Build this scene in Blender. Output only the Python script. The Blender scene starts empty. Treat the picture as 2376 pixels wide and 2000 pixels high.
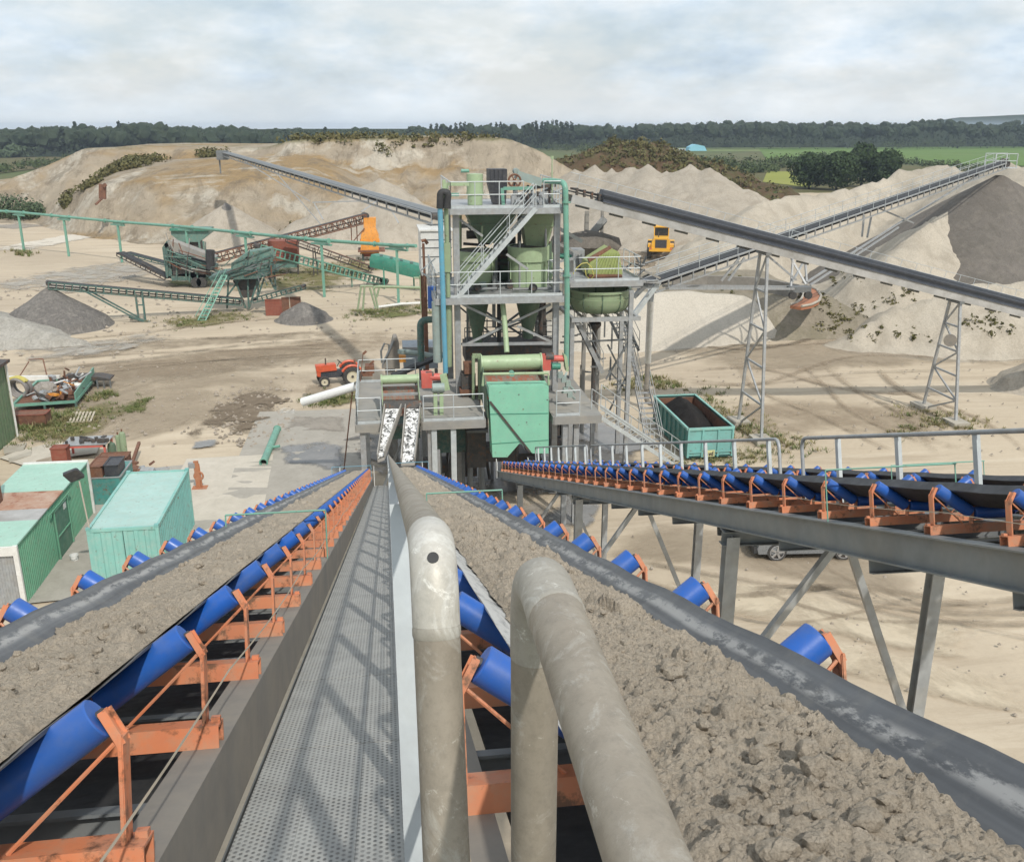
import bpy, math, random
from mathutils import Vector, Matrix, noise as NZ
R=math.radians
SC=bpy.context.scene; COL=SC.collection
# ---------------------------------------------------------------- camera model (metres, Z up, Y along the two sand belts)
FPX=2200.; CH=16.5; PITCH=math.atan(705/FPX); YAW=R(7.93)
cp,sp,cy,sy=math.cos(PITCH),math.sin(PITCH),math.cos(YAW),math.sin(YAW)
FW=Vector((sy*cp,cy*cp,-sp)); RT=Vector((cy,-sy,0)); UP=Vector((sy*sp,cy*sp,cp)); CAM=Vector((0,0,CH))
def ray(x,y): return FW+RT*((x-1188)/FPX)+UP*((1000-y)/FPX)
def G(x,y,z=0.0):
    d=ray(x,y); return CAM+d*((z-CH)/d.z)
def AY(x,y,Y):
    d=ray(x,y); return CAM+d*(Y/d.y)
cam=bpy.data.objects.new('camera',bpy.data.cameras.new('camera')); COL.objects.link(cam)
cam.matrix_world=Matrix(((RT.x,UP.x,-FW.x,CAM.x),(RT.y,UP.y,-FW.y,CAM.y),(RT.z,UP.z,-FW.z,CAM.z),(0,0,0,1)))
cam.data.sensor_fit='HORIZONTAL'; cam.data.sensor_width=36; cam.data.lens=FPX/2376*36
cam.data.clip_start=.05; cam.data.clip_end=20000; SC.camera=cam
# ---------------------------------------------------------------- objects
WM={}
def _reg(o,parent,loc,rot=None):
    o.location=loc
    m=Matrix.Translation(loc)
    if rot is not None:
        o.rotation_euler=rot.to_euler(); m=m@rot.to_4x4()
    COL.objects.link(o)
    if parent is not None:
        o.parent=parent; m=WM[parent.name]@m
    WM[o.name]=m
def tag(o,label=None,cat=None,group=None,kind=None):
    if label: o['label']=label
    if cat: o['category']=cat
    if group: o['group']=group
    if kind: o['kind']=kind
    return o
def thing(name,label,cat,loc=(0,0,0),group=None,rot=None):
    o=bpy.data.objects.new(name,None); o.empty_display_size=.2
    _reg(o,None,Vector(loc),rot); return tag(o,label,cat,group)
def V(*a): return Vector(a)
class MB:
    def __init__(s): s.v=[]; s.f=[]
    def add(s,vs,fs):
        n=len(s.v); s.v+= [Vector(p) for p in vs]; s.f+=[tuple(i+n for i in f) for f in fs]; return s
    def box(s,c,size,rot=None):
        c=Vector(c); hx,hy,hz=[a/2 for a in size]; vs=[]
        for z in (-hz,hz):
            for x,y in ((-hx,-hy),(hx,-hy),(hx,hy),(-hx,hy)):
                p=Vector((x,y,z))
                if rot is not None: p=rot@p
                vs.append(c+p)
        return s.add(vs,[(3,2,1,0),(4,5,6,7),(0,1,5,4),(1,2,6,5),(2,3,7,6),(3,0,4,7)])
    def bb(s,a,b):   # box from corner to corner
        a=Vector(a); b=Vector(b); return s.box((a+b)/2,[abs(b[i]-a[i]) for i in range(3)])
    def frame(s,p0,p1,up=(0,0,1)):
        d=(Vector(p1)-Vector(p0)); L=d.length; d=d/L if L>1e-9 else Vector((0,1,0)); up=Vector(up)
        if abs(d.dot(up))>.98: up=Vector((0,1,0)) if abs(d.y)<.9 else Vector((1,0,0))
        x=d.cross(up).normalized(); z=x.cross(d).normalized(); return d,x,z
    def bar(s,p0,p1,w,h=None,up=(0,0,1)):
        h=w if h is None else h; p0=Vector(p0); p1=Vector(p1); d,x,z=s.frame(p0,p1,up); vs=[]
        for p in (p0,p1):
            for a,b in ((-1,-1),(1,-1),(1,1),(-1,1)): vs.append(p+x*(a*w/2)+z*(b*h/2))
        return s.add(vs,[(0,1,2,3),(7,6,5,4),(0,4,5,1),(1,5,6,2),(2,6,7,3),(3,7,4,0)])
    def sect(s,p0,p1,poly,up=(0,0,1)):   # extrude a closed 2-d section (x right, z up) from p0 to p1
        p0=Vector(p0); p1=Vector(p1); d,x,z=s.frame(p0,p1,up); n=len(poly); vs=[]
        for p in (p0,p1):
            for a,b in poly: vs.append(p+x*a+z*b)
        fs=[(i,i+n,(i+1)%n+n,(i+1)%n) for i in range(n)]+[tuple(range(n)),tuple(range(2*n-1,n-1,-1))]
        return s.add(vs,fs)
    def ibeam(s,p0,p1,h,w,t=.02,up=(0,0,1)):
        a=w/2;b=h/2;c=t/2
        return s.sect(p0,p1,[(-a,-b),(a,-b),(a,-b+t),(c,-b+t),(c,b-t),(a,b-t),(a,b),(-a,b),(-a,b-t),(-c,b-t),(-c,-b+t),(-a,-b+t)],up)
    def channel(s,p0,p1,h,w,t=.015,side=1,up=(0,0,1)):   # web at x=0, flanges towards side
        b=h/2; k=side
        pl=[(0,-b),(k*w,-b),(k*w,-b+t),(k*t,-b+t),(k*t,b-t),(k*w,b-t),(k*w,b),(0,b)]
        if k<0: pl=pl[::-1]
        return s.sect(p0,p1,pl,up)
    def angle(s,p0,p1,w,t=.01,sx=1,sz=1,up=(0,0,1)):
        pl=[(0,0),(sx*w,0),(sx*w,sz*t),(sx*t,sz*t),(sx*t,sz*w),(0,sz*w)]
        if sx*sz<0: pl=pl[::-1]
        return s.sect(p0,p1,pl,up)
    def tube(s,pts,r,n=10,caps=True,radii=None):
        pts=[Vector(p) for p in pts]; m=len(pts); vs=[]; prevx=None
        for i,p in enumerate(pts):
            d=(pts[min(i+1,m-1)]-pts[max(i-1,0)]).normalized()
            if prevx is None:
                up=Vector((0,0,1)) if abs(d.z)<.9 else Vector((0,1,0))
                x=d.cross(up).normalized()
            else:
                x=(prevx-d*prevx.dot(d)).normalized()
            prevx=x; z=x.cross(d); rr=radii[i] if radii else r
            for k in range(n):
                a=2*math.pi*k/n; vs.append(p+x*(rr*math.cos(a))+z*(rr*math.sin(a)))
        fs=[]
        for i in range(m-1):
            for k in range(n): fs.append((i*n+k,i*n+(k+1)%n,(i+1)*n+(k+1)%n,(i+1)*n+k))
        if caps: fs+= [tuple(range(n-1,-1,-1)),tuple(range((m-1)*n,m*n))]
        return s.add(vs,fs)
    def cyl(s,p0,p1,r0,r1=None,n=16,caps=True):
        return s.tube([p0,p1],r0,n,caps,[r0,r0 if r1 is None else r1])
    def lathe(s,prof,c=(0,0,0),axis=(0,0,1),n=28,caps=False):
        c=Vector(c); ax=Vector(axis).normalized(); x=ax.orthogonal().normalized(); y=ax.cross(x); vs=[]
        for r,h in prof:
            for k in range(n):
                a=2*math.pi*k/n; vs.append(c+ax*h+x*(r*math.cos(a))+y*(r*math.sin(a)))
        fs=[(i*n+k,i*n+(k+1)%n,(i+1)*n+(k+1)%n,(i+1)*n+k) for i in range(len(prof)-1) for k in range(n)]
        if caps: fs+=[tuple(range(n-1,-1,-1)),tuple(range((len(prof)-1)*n,len(prof)*n))]
        return s.add(vs,fs)
    def prism(s,poly,vec):
        vec=Vector(vec); n=len(poly); vs=[Vector(p) for p in poly]+[Vector(p)+vec for p in poly]
        return s.add(vs,[tuple(range(n-1,-1,-1)),tuple(range(n,2*n))]+[(i,(i+1)%n,(i+1)%n+n,i+n) for i in range(n)])
    def torus(s,c,axis,r,t,n=24,m=8):
        c=Vector(c); ax=Vector(axis).normalized(); x=ax.orthogonal().normalized(); y=ax.cross(x)
        vs=[];fs=[]
        for i in range(n):
            a=2*math.pi*i/n; e=x*math.cos(a)+y*math.sin(a)
            for j in range(m):
                b=2*math.pi*j/m; vs.append(c+e*(r+t*math.cos(b))+ax*(t*math.sin(b)))
        for i in range(n):
            for j in range(m): fs.append((i*m+j,((i+1)%n)*m+j,((i+1)%n)*m+(j+1)%m,i*m+(j+1)%m))
        return s.add(vs,fs)
    def blob(s,c,r,seed=0,amp=.25,sub=2,sc=1.5):
        import bmesh
        bm=bmesh.new(); bmesh.ops.create_icosphere(bm,subdivisions=sub,radius=1)
        r=Vector((r,r,r)) if not hasattr(r,'__len__') else Vector(r); o=Vector((seed*7.13,seed*3.7,seed*1.9))
        vs=[]
        for v in bm.verts:
            k=1+amp*NZ.noise(v.co*sc+o)+amp*.5*NZ.noise(v.co*sc*2.7+o)
            vs.append(Vector(c)+Vector((v.co.x*r.x,v.co.y*r.y,v.co.z*r.z))*k)
        fs=[tuple(v.index for v in f.verts) for f in bm.faces]; bm.free(); return s.add(vs,fs)
    def build(s,name,mat,parent=None,loc=None,smooth=True,local=False,rot=None,ang=38):
        me=bpy.data.meshes.new(name)
        if parent is not None and not local:
            base=WM[parent.name]
            if loc is not None: base=base@Matrix.Translation(Vector(loc))
            inv=base.inverted(); vs=[inv@p for p in s.v]
        elif loc is not None and not local:
            m=Matrix.Translation(Vector(loc))
            if rot is not None: m=m@rot.to_4x4()
            inv=m.inverted(); vs=[inv@p for p in s.v]
        else: vs=s.v
        me.from_pydata([tuple(p) for p in vs],[],s.f); me.validate(); me.update()
        if mat is not None: me.materials.append(mat)
        if smooth:
            me.shade_smooth(); me.set_sharp_from_angle(angle=R(ang))
        o=bpy.data.objects.new(name,me)
        _reg(o,parent,Vector(loc) if loc is not None else Vector((0,0,0)),rot if parent is None else None)
        return o
def copy_tree(o,parent=None,loc=None):
    c=o.copy(); COL.objects.link(c)
    if parent is not None: c.parent=parent
    if loc is not None: c.location=loc
    for ch in list(o.children):
        copy_tree(ch,c)
    return c
def bend(p0,corner,p1,r,n=6):   # points of a rounded corner
    p0,c,p1=Vector(p0),Vector(corner),Vector(p1); a=(p0-c).normalized(); b=(p1-c).normalized()
    out=[]
    for i in range(n+1):
        t=i/n; out.append((c+a*r)*(1-t)**2+c*(2*t*(1-t))+(c+b*r)*t*t)
    return out
# ---------------------------------------------------------------- materials
class N:
    def __init__(s,name):
        s.m=bpy.data.materials.new(name); s.m.use_nodes=True; s.t=s.m.node_tree; s.t.nodes.clear()
        s.out=s.t.nodes.new('ShaderNodeOutputMaterial'); s.b=s.t.nodes.new('ShaderNodeBsdfPrincipled')
        s.l(s.b.outputs[0],s.out.inputs[0]); s.tc=s.t.nodes.new('ShaderNodeTexCoord')
        s.co=s.tc.outputs['Object']
    def l(s,a,b): s.t.links.new(a,b)
    def n(s,typ,**k):
        x=s.t.nodes.new(typ)
        for a,b in k.items(): setattr(x,a,b)
        return x
    def mapping(s,scale=(1,1,1),rot=(0,0,0),loc=(0,0,0),src=None):
        m=s.n('ShaderNodeMapping'); m.inputs['Scale'].default_value=scale; m.inputs['Rotation'].default_value=rot; m.inputs['Location'].default_value=loc
        s.l(src or s.co,m.inputs[0]); return m.outputs[0]
    def noise(s,scale,detail=4,rough=.55,vec=None,dist=0):
        x=s.n('ShaderNodeTexNoise'); x.inputs['Scale'].default_value=scale; x.inputs['Detail'].default_value=detail; x.inputs['Roughness'].default_value=rough; x.inputs['Distortion'].default_value=dist
        s.l(vec or s.co,x.inputs['Vector']); return x.outputs[0]
    def ramp(s,fac,stops):
        x=s.n('ShaderNodeValToRGB'); e=x.color_ramp.elements
        while len(e)<len(stops): e.new(.5)
        for i,(p,c) in enumerate(stops):
            e[i].position=p; e[i].color=(c,c,c,1) if not hasattr(c,'__len__') else (*c[:3],1)
        s.l(fac,x.inputs[0]); return x.outputs[0]
    def mix(s,fac,a,b,typ='MIX'):
        x=s.n('ShaderNodeMix',data_type='RGBA',blend_type=typ)
        for v,i in ((fac,0),(a,6),(b,7)):
            if hasattr(v,'links'): s.l(v,x.inputs[i])
            elif i==0: x.inputs[0].default_value=v
            else: x.inputs[i].default_value=(*v[:3],1)
        return x.outputs[2]
    def math(s,op,a,b=None):
        x=s.n('ShaderNodeMath',operation=op)
        for v,i in ((a,0),(b,1)):
            if v is None: continue
            if hasattr(v,'links'): s.l(v,x.inputs[i])
            else: x.inputs[i].default_value=v
        return x.outputs[0]
    def bump(s,h,strength=.4,dist=.02,prev=None):
        x=s.n('ShaderNodeBump'); x.inputs['Strength'].default_value=strength; x.inputs['Distance'].default_value=dist
        s.l(h,x.inputs['Height'])
        if prev is not None: s.l(prev,x.inputs['Normal'])
        return x.outputs[0]
    def set(s,color=None,rough=None,metal=None,normal=None,spec=None):
        for v,k in ((color,'Base Color'),(rough,'Roughness'),(metal,'Metallic'),(normal,'Normal'),(spec,'Specular IOR Level')):
            if v is None: continue
            if hasattr(v,'links'): s.l(v,s.b.inputs[k])
            elif k=='Base Color': s.b.inputs[k].default_value=(*v[:3],1)
            else: s.b.inputs[k].default_value=v
        return s.m
def paint(name,c,c2=None,scale=2.5,rust=0.0,rustc=(.16,.07,.035),dirt=.25,dirtc=(.30,.26,.20),rough=.5,metal=0,bump=.05,rscale=6,vary=False):
    k=N(name); c2=c2 or tuple(v*.72 for v in c)
    if vary:
        oi=k.n('ShaderNodeObjectInfo'); va=k.n('ShaderNodeVectorMath',operation='MULTIPLY_ADD'); k.l(oi.outputs['Random'],va.inputs[0]); va.inputs[1].default_value=(37,91,53); k.l(k.co,va.inputs[2]); k.co=va.outputs[0]
    col=k.mix(k.ramp(k.noise(scale,6,.6),[(.35,0),(.68,1)]),c,c2)
    if dirt: col=k.mix(k.math('MULTIPLY',k.ramp(k.noise(scale*3.3,8,.7),[(.45,0),(.75,1)]),dirt*1.6),col,dirtc)
    if rust:
        rn=k.ramp(k.noise(rscale,9,.7),[(.62-rust*.35,0),(.70-rust*.3,1)]); col=k.mix(rn,col,rustc)
    if vary: col=k.mix(k.math('MULTIPLY',oi.outputs['Random'],.22),col,dirtc)
    return k.set(col,k.ramp(k.noise(scale*4,3),[(.3,rough*.75),(.8,min(1,rough*1.35))]),metal,k.bump(k.noise(scale*14,4),bump,.01))
def galv(name,c=(.42,.435,.44),c2=(.29,.30,.305),scale=5,rough=.5,metal=.25,dirt=.3,dirtc=(.33,.30,.25)):
    k=N(name); col=k.mix(k.ramp(k.noise(scale,6,.65),[(.3,0),(.7,1)]),c,c2)
    col=k.mix(k.math('MULTIPLY',k.ramp(k.noise(scale*.6,7,.7),[(.45,0),(.7,1)]),dirt*1.8),col,dirtc)
    return k.set(col,rough,metal,k.bump(k.noise(scale*12,3),.05,.01))
M={}
M['orange']=paint('orange_paint',(.68,.23,.10),(.55,.175,.08),3,rust=.22,dirt=.45,dirtc=(.40,.29,.20),rough=.55,rscale=9,vary=True)
M['blue']=paint('blue_roller',(.010,.105,.46),(.014,.095,.37),4,dirt=.3,dirtc=(.09,.13,.25),rough=.42,vary=True)
M['galv']=galv('galvanised_steel')
M['galv_light']=galv('light_galvanised_steel',(.56,.60,.60),(.42,.45,.46),4,.5,.15,.15)
M['galv_dark']=galv('dark_galvanised_steel',(.20,.215,.22),(.13,.14,.145),3,.55,.2,.35,(.22,.20,.17))
M['taupe']=galv('dusty_steel',(.27,.245,.21),(.20,.185,.165),3,.75,.0,.5,(.30,.26,.21))
M['black']=paint('black_rubber',(.022,.023,.025),(.04,.04,.04),3,dirt=.12,dirtc=(.14,.13,.12),rough=.7)
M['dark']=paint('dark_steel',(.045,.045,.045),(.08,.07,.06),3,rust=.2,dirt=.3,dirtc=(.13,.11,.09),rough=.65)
M['rust']=paint('rusty_steel',(.20,.085,.045),(.12,.055,.035),2.5,dirt=.3,dirtc=(.24,.18,.13),rough=.85)
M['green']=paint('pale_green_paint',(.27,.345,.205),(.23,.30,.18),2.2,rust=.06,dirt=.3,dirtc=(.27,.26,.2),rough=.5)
M['green_bright']=paint('bright_pale_green_paint',(.37,.48,.285),(.31,.40,.24),2.2,rust=.03,dirt=.2,dirtc=(.3,.29,.22),rough=.5)  # brighter tone of the pale green, with less rust and dirt
M['dkgreen']=paint('dull_green_paint',(.10,.16,.105),(.075,.12,.08),2.2,rust=.08,dirt=.3,dirtc=(.17,.16,.12),rough=.55)
M['mint']=paint('mint_green_paint',(.24,.55,.385),(.21,.48,.345),1.2,rust=.03,dirt=.22,dirtc=(.3,.42,.33),rough=.5)
M['mint_pipe']=paint('mint_pipe_paint',(.16,.37,.28),(.13,.30,.23),1.5,rust=.06,dirt=.2,rough=.5)
M['teal']=paint('teal_green_paint',(.045,.26,.18),(.035,.20,.14),1.5,rust=.05,dirt=.2,rough=.5)
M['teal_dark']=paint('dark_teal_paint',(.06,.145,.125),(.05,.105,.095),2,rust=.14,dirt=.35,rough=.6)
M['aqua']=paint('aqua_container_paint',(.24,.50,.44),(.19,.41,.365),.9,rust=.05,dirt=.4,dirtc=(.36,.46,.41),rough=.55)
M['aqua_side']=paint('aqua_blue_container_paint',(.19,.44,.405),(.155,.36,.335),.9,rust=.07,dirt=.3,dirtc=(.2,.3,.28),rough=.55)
M['sky_pipe']=paint('light_blue_pipe_paint',(.12,.36,.48),(.10,.30,.42),2,dirt=.2,rough=.45)
M['red']=paint('salmon_red_paint',(.62,.13,.10),(.5,.10,.08),3,dirt=.2,rough=.5)
M['hopper_orange']=paint('ochre_orange_paint',(.80,.33,.035),(.66,.25,.03),1.6,rust=.12,dirt=.3,rough=.55)
M['white']=paint('white_paint',(.74,.74,.71),(.62,.61,.57),2.5,rust=.02,dirt=.2,dirtc=(.4,.37,.31),rough=.55)
M['yellow']=paint('machine_yellow_paint',(.80,.42,.03),(.70,.36,.03),2.5,dirt=.25,dirtc=(.45,.33,.17),rough=.45)
M['glass']=paint('dark_window_glass',(.02,.025,.03),(.03,.035,.04),2,dirt=.1,rough=.12,bump=0)
M['charcoal']=paint('charcoal_cladding',(.035,.037,.045),(.05,.052,.06),2,dirt=.12,rough=.55)
M['concrete']=paint('pale_concrete',(.46,.42,.35),(.36,.33,.27),.6,dirt=.4,dirtc=(.26,.22,.17),rough=.95,bump=.2)
M['concrete_dark']=paint('damp_concrete',(.26,.24,.21),(.20,.185,.16),.8,dirt=.4,dirtc=(.15,.13,.11),rough=.8,bump=.2)
M['grey_box']=paint('grey_machine_paint',(.30,.37,.34),(.24,.30,.28),2,dirt=.3,rough=.5)
M['tractor_red']=paint('tractor_orange_red_paint',(.66,.10,.035),(.5,.08,.03),4,dirt=.2,rough=.5)
M['tyre']=paint('tyre_rubber',(.03,.03,.03),(.05,.048,.045),6,dirt=.4,dirtc=(.16,.14,.12),rough=.85)
M['lime']=paint('lime_green_paint',(.33,.39,.13),(.28,.335,.12),2.2,rust=.05,dirt=.25,rough=.5)
M['hose']=paint('yellow_hose',(.55,.48,.12),dirt=.2)
M['teal_mid']=paint('weathered_teal_paint',(.12,.245,.205),(.095,.185,.155),1.2,rust=.14,dirt=.35,rough=.6)
M['rust_red']=paint('rust_red_plate',(.26,.075,.045),(.20,.06,.04),1.2,dirt=.3,dirtc=(.25,.16,.11),rough=.85)
M['galv_pale']=galv('pale_dirty_beam',(.46,.45,.43),(.34,.335,.32),1.2,.6,.1,.5,(.26,.245,.22))
M['cover']=paint('dark_blue_grey_sheet',(.032,.037,.047),(.045,.05,.06),1.5,dirt=.15,dirtc=(.14,.14,.14),rough=.45)
M['orange_rust']=paint('orange_rusty_track',(.42,.17,.08),(.34,.13,.065),1.2,dirt=.3,dirtc=(.4,.28,.2),rough=.9)
M['teal_skip']=paint('dark_teal_skip_paint',(.07,.27,.24),(.055,.21,.19),1.5,rust=.12,dirt=.35,rough=.55)
M['sign_yellow']=paint('pale_yellow_sign',(.62,.60,.30),(.5,.48,.25),6,dirt=.25)
M['car_silver']=paint('silver_car_paint',(.30,.32,.34),(.27,.29,.31),2,dirt=.1,rough=.28,metal=.5,bump=0)
M['alloy']=paint('alloy_wheel',(.55,.55,.55),(.45,.45,.45),6,dirt=.1,rough=.3,metal=.6)
M['lamp_glass']=paint('headlamp_glass',(.5,.52,.55),(.4,.4,.42),6,dirt=0,rough=.1,bump=0)
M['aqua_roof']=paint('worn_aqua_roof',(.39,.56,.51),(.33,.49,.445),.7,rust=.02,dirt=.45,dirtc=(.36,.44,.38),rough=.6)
M['hut_green']=paint('hut_green_sheet',(.15,.37,.24),(.12,.31,.20),1.0,rust=.02,dirt=.2,rough=.55)
M['hut_dark']=paint('hut_door_green',(.08,.22,.15),(.07,.19,.13),1.2,dirt=.2,rough=.55)
M['shed_green']=paint('shed_green_sheet',(.13,.20,.11),(.11,.17,.095),.8,dirt=.25,rough=.6)
M['roof_rust']=paint('rust_stained_roof',(.36,.19,.12),(.48,.38,.30),.6,rust=.3,rustc=(.26,.10,.055),dirt=.4,dirtc=(.5,.42,.34),rough=.85,rscale=1.6)
M['pole']=paint('pale_pole',(.50,.45,.38),(.42,.38,.32),5,dirt=.2)
M['white_plastic']=paint('white_plastic',(.78,.78,.76),(.72,.72,.70),3,dirt=.12,rough=.4)
M['hose_grey']=paint('grey_hose',(.28,.26,.25),(.2,.19,.18),5,dirt=.25,rough=.8)
M['wire']=paint('tangled_wire',(.36,.33,.29),(.2,.18,.16),9,dirt=.35,rough=.9,bump=.5)
M['pallet']=paint('pale_pallet_timber',(.56,.50,.39),(.42,.36,.27),6,dirt=.2,rough=.9)
M['engine']=paint('dark_blue_engine',(.025,.033,.05),(.04,.045,.055),4,dirt=.25,rough=.6)
M['cream']=paint('cream_hub',(.62,.57,.42),(.54,.49,.36),4,dirt=.2)
M['tent_blue']=paint('light_blue_tarpaulin',(.25,.55,.68),(.2,.47,.6),1,dirt=.1)
M['mint_roof']=paint('faded_mint_roof',(.36,.56,.46),(.31,.49,.40),.9,rust=.02,dirt=.3,dirtc=(.36,.48,.40),rough=.6)
M['tank_blue']=paint('pale_blue_grey_tank',(.30,.345,.385),(.24,.28,.31),1.2,dirt=.25)
M['stone']=paint('yard_stone',(.36,.31,.25),(.24,.20,.16),1.5,dirt=.3,rough=.95)
M['wood']=paint('weathered_timber',(.38,.31,.23),(.25,.2,.15),6,dirt=.3,rough=.9)
# ---------------------------------------------------------------- sun, sky
SUNV=V(-.48,1.59,-1.855).normalized()
elev=math.asin(-SUNV.z)
sl=bpy.data.lights.new('sun','SUN'); sl.energy=2.8; sl.angle=R(1.2); sl.color=(1,.955,.88)
so=bpy.data.objects.new('sun',sl); COL.objects.link(so); so.location=(20,-50,60)
so.rotation_euler=SUNV.to_track_quat('-Z','Y').to_euler()
def make_world():
    w=bpy.data.worlds.new('World'); SC.world=w; w.use_nodes=True; t=w.node_tree; nd=t.nodes; nd.clear()
    def n(x,**k):
        o=nd.new(x)
        for a,b in k.items(): setattr(o,a,b)
        return o
    L=t.links.new
    out=n('ShaderNodeOutputWorld'); bg=n('ShaderNodeBackground'); L(bg.outputs[0],out.inputs[0]); bg.inputs[1].default_value=.1
    sky=n('ShaderNodeTexSky',sky_type='NISHITA'); sky.sun_disc=False; sky.sun_elevation=elev
    sky.sun_rotation=math.atan2(-SUNV.x,-SUNV.y); sky.air_density=1.2; sky.dust_density=2.5
    tc=n('ShaderNodeTexCoord'); sep=n('ShaderNodeSeparateXYZ'); L(tc.outputs['Generated'],sep.inputs[0])
    def mt(op,a,b=None):
        x=n('ShaderNodeMath',operation=op)
        for v,i in ((a,0),(b,1)):
            if v is None: continue
            if hasattr(v,'links'): L(v,x.inputs[i])
            else: x.inputs[i].default_value=v
        return x.outputs[0]
    zz=mt('ADD',mt('MAXIMUM',sep.outputs[2],0.0),.10)
    cx=n('ShaderNodeCombineXYZ'); L(mt('DIVIDE',sep.outputs[0],zz),cx.inputs[0]); L(mt('DIVIDE',sep.outputs[1],zz),cx.inputs[1])
    def noi(scale,det,ro,loc):
        mp=n('ShaderNodeMapping'); mp.inputs['Location'].default_value=loc; L(tc.outputs['Generated'],mp.inputs[0]); mp.inputs['Scale'].default_value=(1,1,2.4)
        x=n('ShaderNodeTexNoise'); x.inputs['Scale'].default_value=scale; x.inputs['Detail'].default_value=det; x.inputs['Roughness'].default_value=ro
        L(mp.outputs[0],x.inputs['Vector']); return x.outputs[0]
    def rmp(f,st):
        x=n('ShaderNodeValToRGB'); e=x.color_ramp.elements
        while len(e)<len(st): e.new(.5)
        for i,(p,c) in enumerate(st): e[i].position=p; e[i].color=(*c,1)
        L(f,x.inputs[0]); return x.outputs[0]
    def mix(f,a,b,ty='MIX'):
        x=n('ShaderNodeMix',data_type='RGBA',blend_type=ty)
        if hasattr(f,'links'): L(f,x.inputs[0])
        else: x.inputs[0].default_value=f
        for v,i in ((a,6),(b,7)):
            if hasattr(v,'links'): L(v,x.inputs[i])
            else: x.inputs[i].default_value=(*v,1)
        return x.outputs[2]
    # cloud tones (the Background strength is .1, so 6.5 shows as .65)
    big=noi(4.2,7,.56,(3.1,1.7,.35)); fine=noi(13,6,.6,(7.7,.4,0))
    tone=rmp(mix(.35,big,fine),[(.34,(4.9,6.2,7.8)),(.45,(7.1,8.1,9.0)),(.58,(9.3,9.6,9.8))])
    cover=rmp(noi(6,6,.55,(1.2,8.4,0)),[(.40,(.62,)*3),(.60,(1,1,1))])
    c=mix(cover,sky.outputs[0],tone)
    hz=rmp(sep.outputs[2],[(0.0,(1,)*3),(.055,(0,)*3)])
    c=mix(mt('MULTIPLY',hz,.7),c,(8.4,8.9,9.1))
    L(c,bg.inputs[0])
make_world()
vs=SC.view_settings; SC.display_settings.display_device='sRGB'; vs.view_transform='Standard'; vs.look='None'; vs.exposure=.10; vs.gamma=1; vs.use_curve_mapping=False
SC.cycles.max_bounces=5; SC.cycles.diffuse_bounces=3; SC.cycles.glossy_bounces=2
# ================================================================ the belts, walkway and handrails the viewer stands on
TH=R(18.9); U=V(0,math.cos(TH),-math.sin(TH)); NN=V(0,math.sin(TH),math.cos(TH)); LT=37.3
def C(lat,b,L): return CAM+V(1,0,0)*lat+U*L-NN*b
def frame_rot(u):
    u=u.normalized(); x=V(1,0,0); x=(x-u*x.dot(u)).normalized(); n=x.cross(u)
    return Matrix(((x.x,u.x,n.x),(x.y,u.y,n.y),(x.z,u.z,n.z)))
def roller_mb(p0,p1,r=.054,n=18):
    p0,p1=V(*p0),V(*p1); d=(p1-p0).normalized(); m=MB()
    m.tube([p0,p0+d*.004,p1-d*.004,p1],r,n,True,[r*.93,r,r,r*.93])
    return m
def shaft_mb(p0,p1):
    p0,p1=V(*p0),V(*p1); d=(p1-p0).normalized(); m=MB(); m.cyl(p0-d*.02,p1+d*.018,.014,n=8); return m
def belt_section(w=.80,flat=.30,ang=33,z=.23,n=5,t=.012):
    pts=[]; h=flat/2; l=(w-flat)/2; a=R(ang)
    for i in range(n+1): pts.append((-h-l*(1-i/n)*math.cos(a), z+l*(1-i/n)*math.sin(a)))
    pts+=[(x,z) for x in (-h/2,0,h/2)]
    for i in range(n+1): pts.append((h+l*(i/n)*math.cos(a), z+l*(i/n)*math.sin(a)))
    return pts
BS=belt_section()
def belt_z(x):
    ax=abs(x); return .23 if ax<=.15 else .23+(ax-.15)*math.tan(R(33))
def make_idler(parent,loc,mats):
    # one troughing idler set: base bar with brackets and three rollers
    of,bl=mats; m=MB()
    t=.008; zt=.075; w=.575; d=.05
    m.bar((-w,0,zt-t/2),(w,0,zt-t/2),2*d,t); m.bar((-w,-d+t/2,zt/2-t/2),(w,-d+t/2,zt/2-t/2),t,zt-t); m.bar((-w,d-t/2,zt/2-t/2),(w,d-t/2,zt/2-t/2),t,zt-t)
    for s in (-1,1):
        y0=.0
        m.sect((s*.525,y0-.03,.0),(s*.525,y0+.03,.0),[(-.006,zt),(.006,zt),(.006,.33),(-.006,.33)],up=(0,0,1))
        m.bar((s*.525,-.027,zt),(s*.525,-.027,.335),.012,.007,up=(1,0,0)); m.bar((s*.525,.027,zt),(s*.525,.027,.335),.012,.007,up=(1,0,0))
        m.bar((s*.522,0,.31),(s*.478,0,.39),.045,.012,up=(s,0,.7))
        m.bar((s*.527,-.023,.31),(s*.483,-.023,.39),.005,.022,up=(s,0,.7)); m.bar((s*.527,.023,.31),(s*.483,.023,.39),.005,.022,up=(s,0,.7))
        m.bar((s*.172,0,zt),(s*.163,0,.205),.05,.01,up=(1,0,0))
        m.tube([(s*.51,-.02,.315),(s*.26,-.02,zt)],.006,6)
        m.box((s*.556,.02,zt+.008),(.03,.03,.016))
    f=m.build('idler_frame',of,parent,loc=loc,local=True)
    for a,b in (((-.15,0,.160),(.15,0,.160)),((.182,0,.173),(.470,0,.375)),((-.182,0,.173),(-.470,0,.375))):
        r=roller_mb(a,b).build('roller',bl,f,local=True,loc=(0,0,0))
        shaft_mb(a,b).build('roller_shaft',M['dark'],f,local=True,loc=(0,0,0))
    return f
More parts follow.
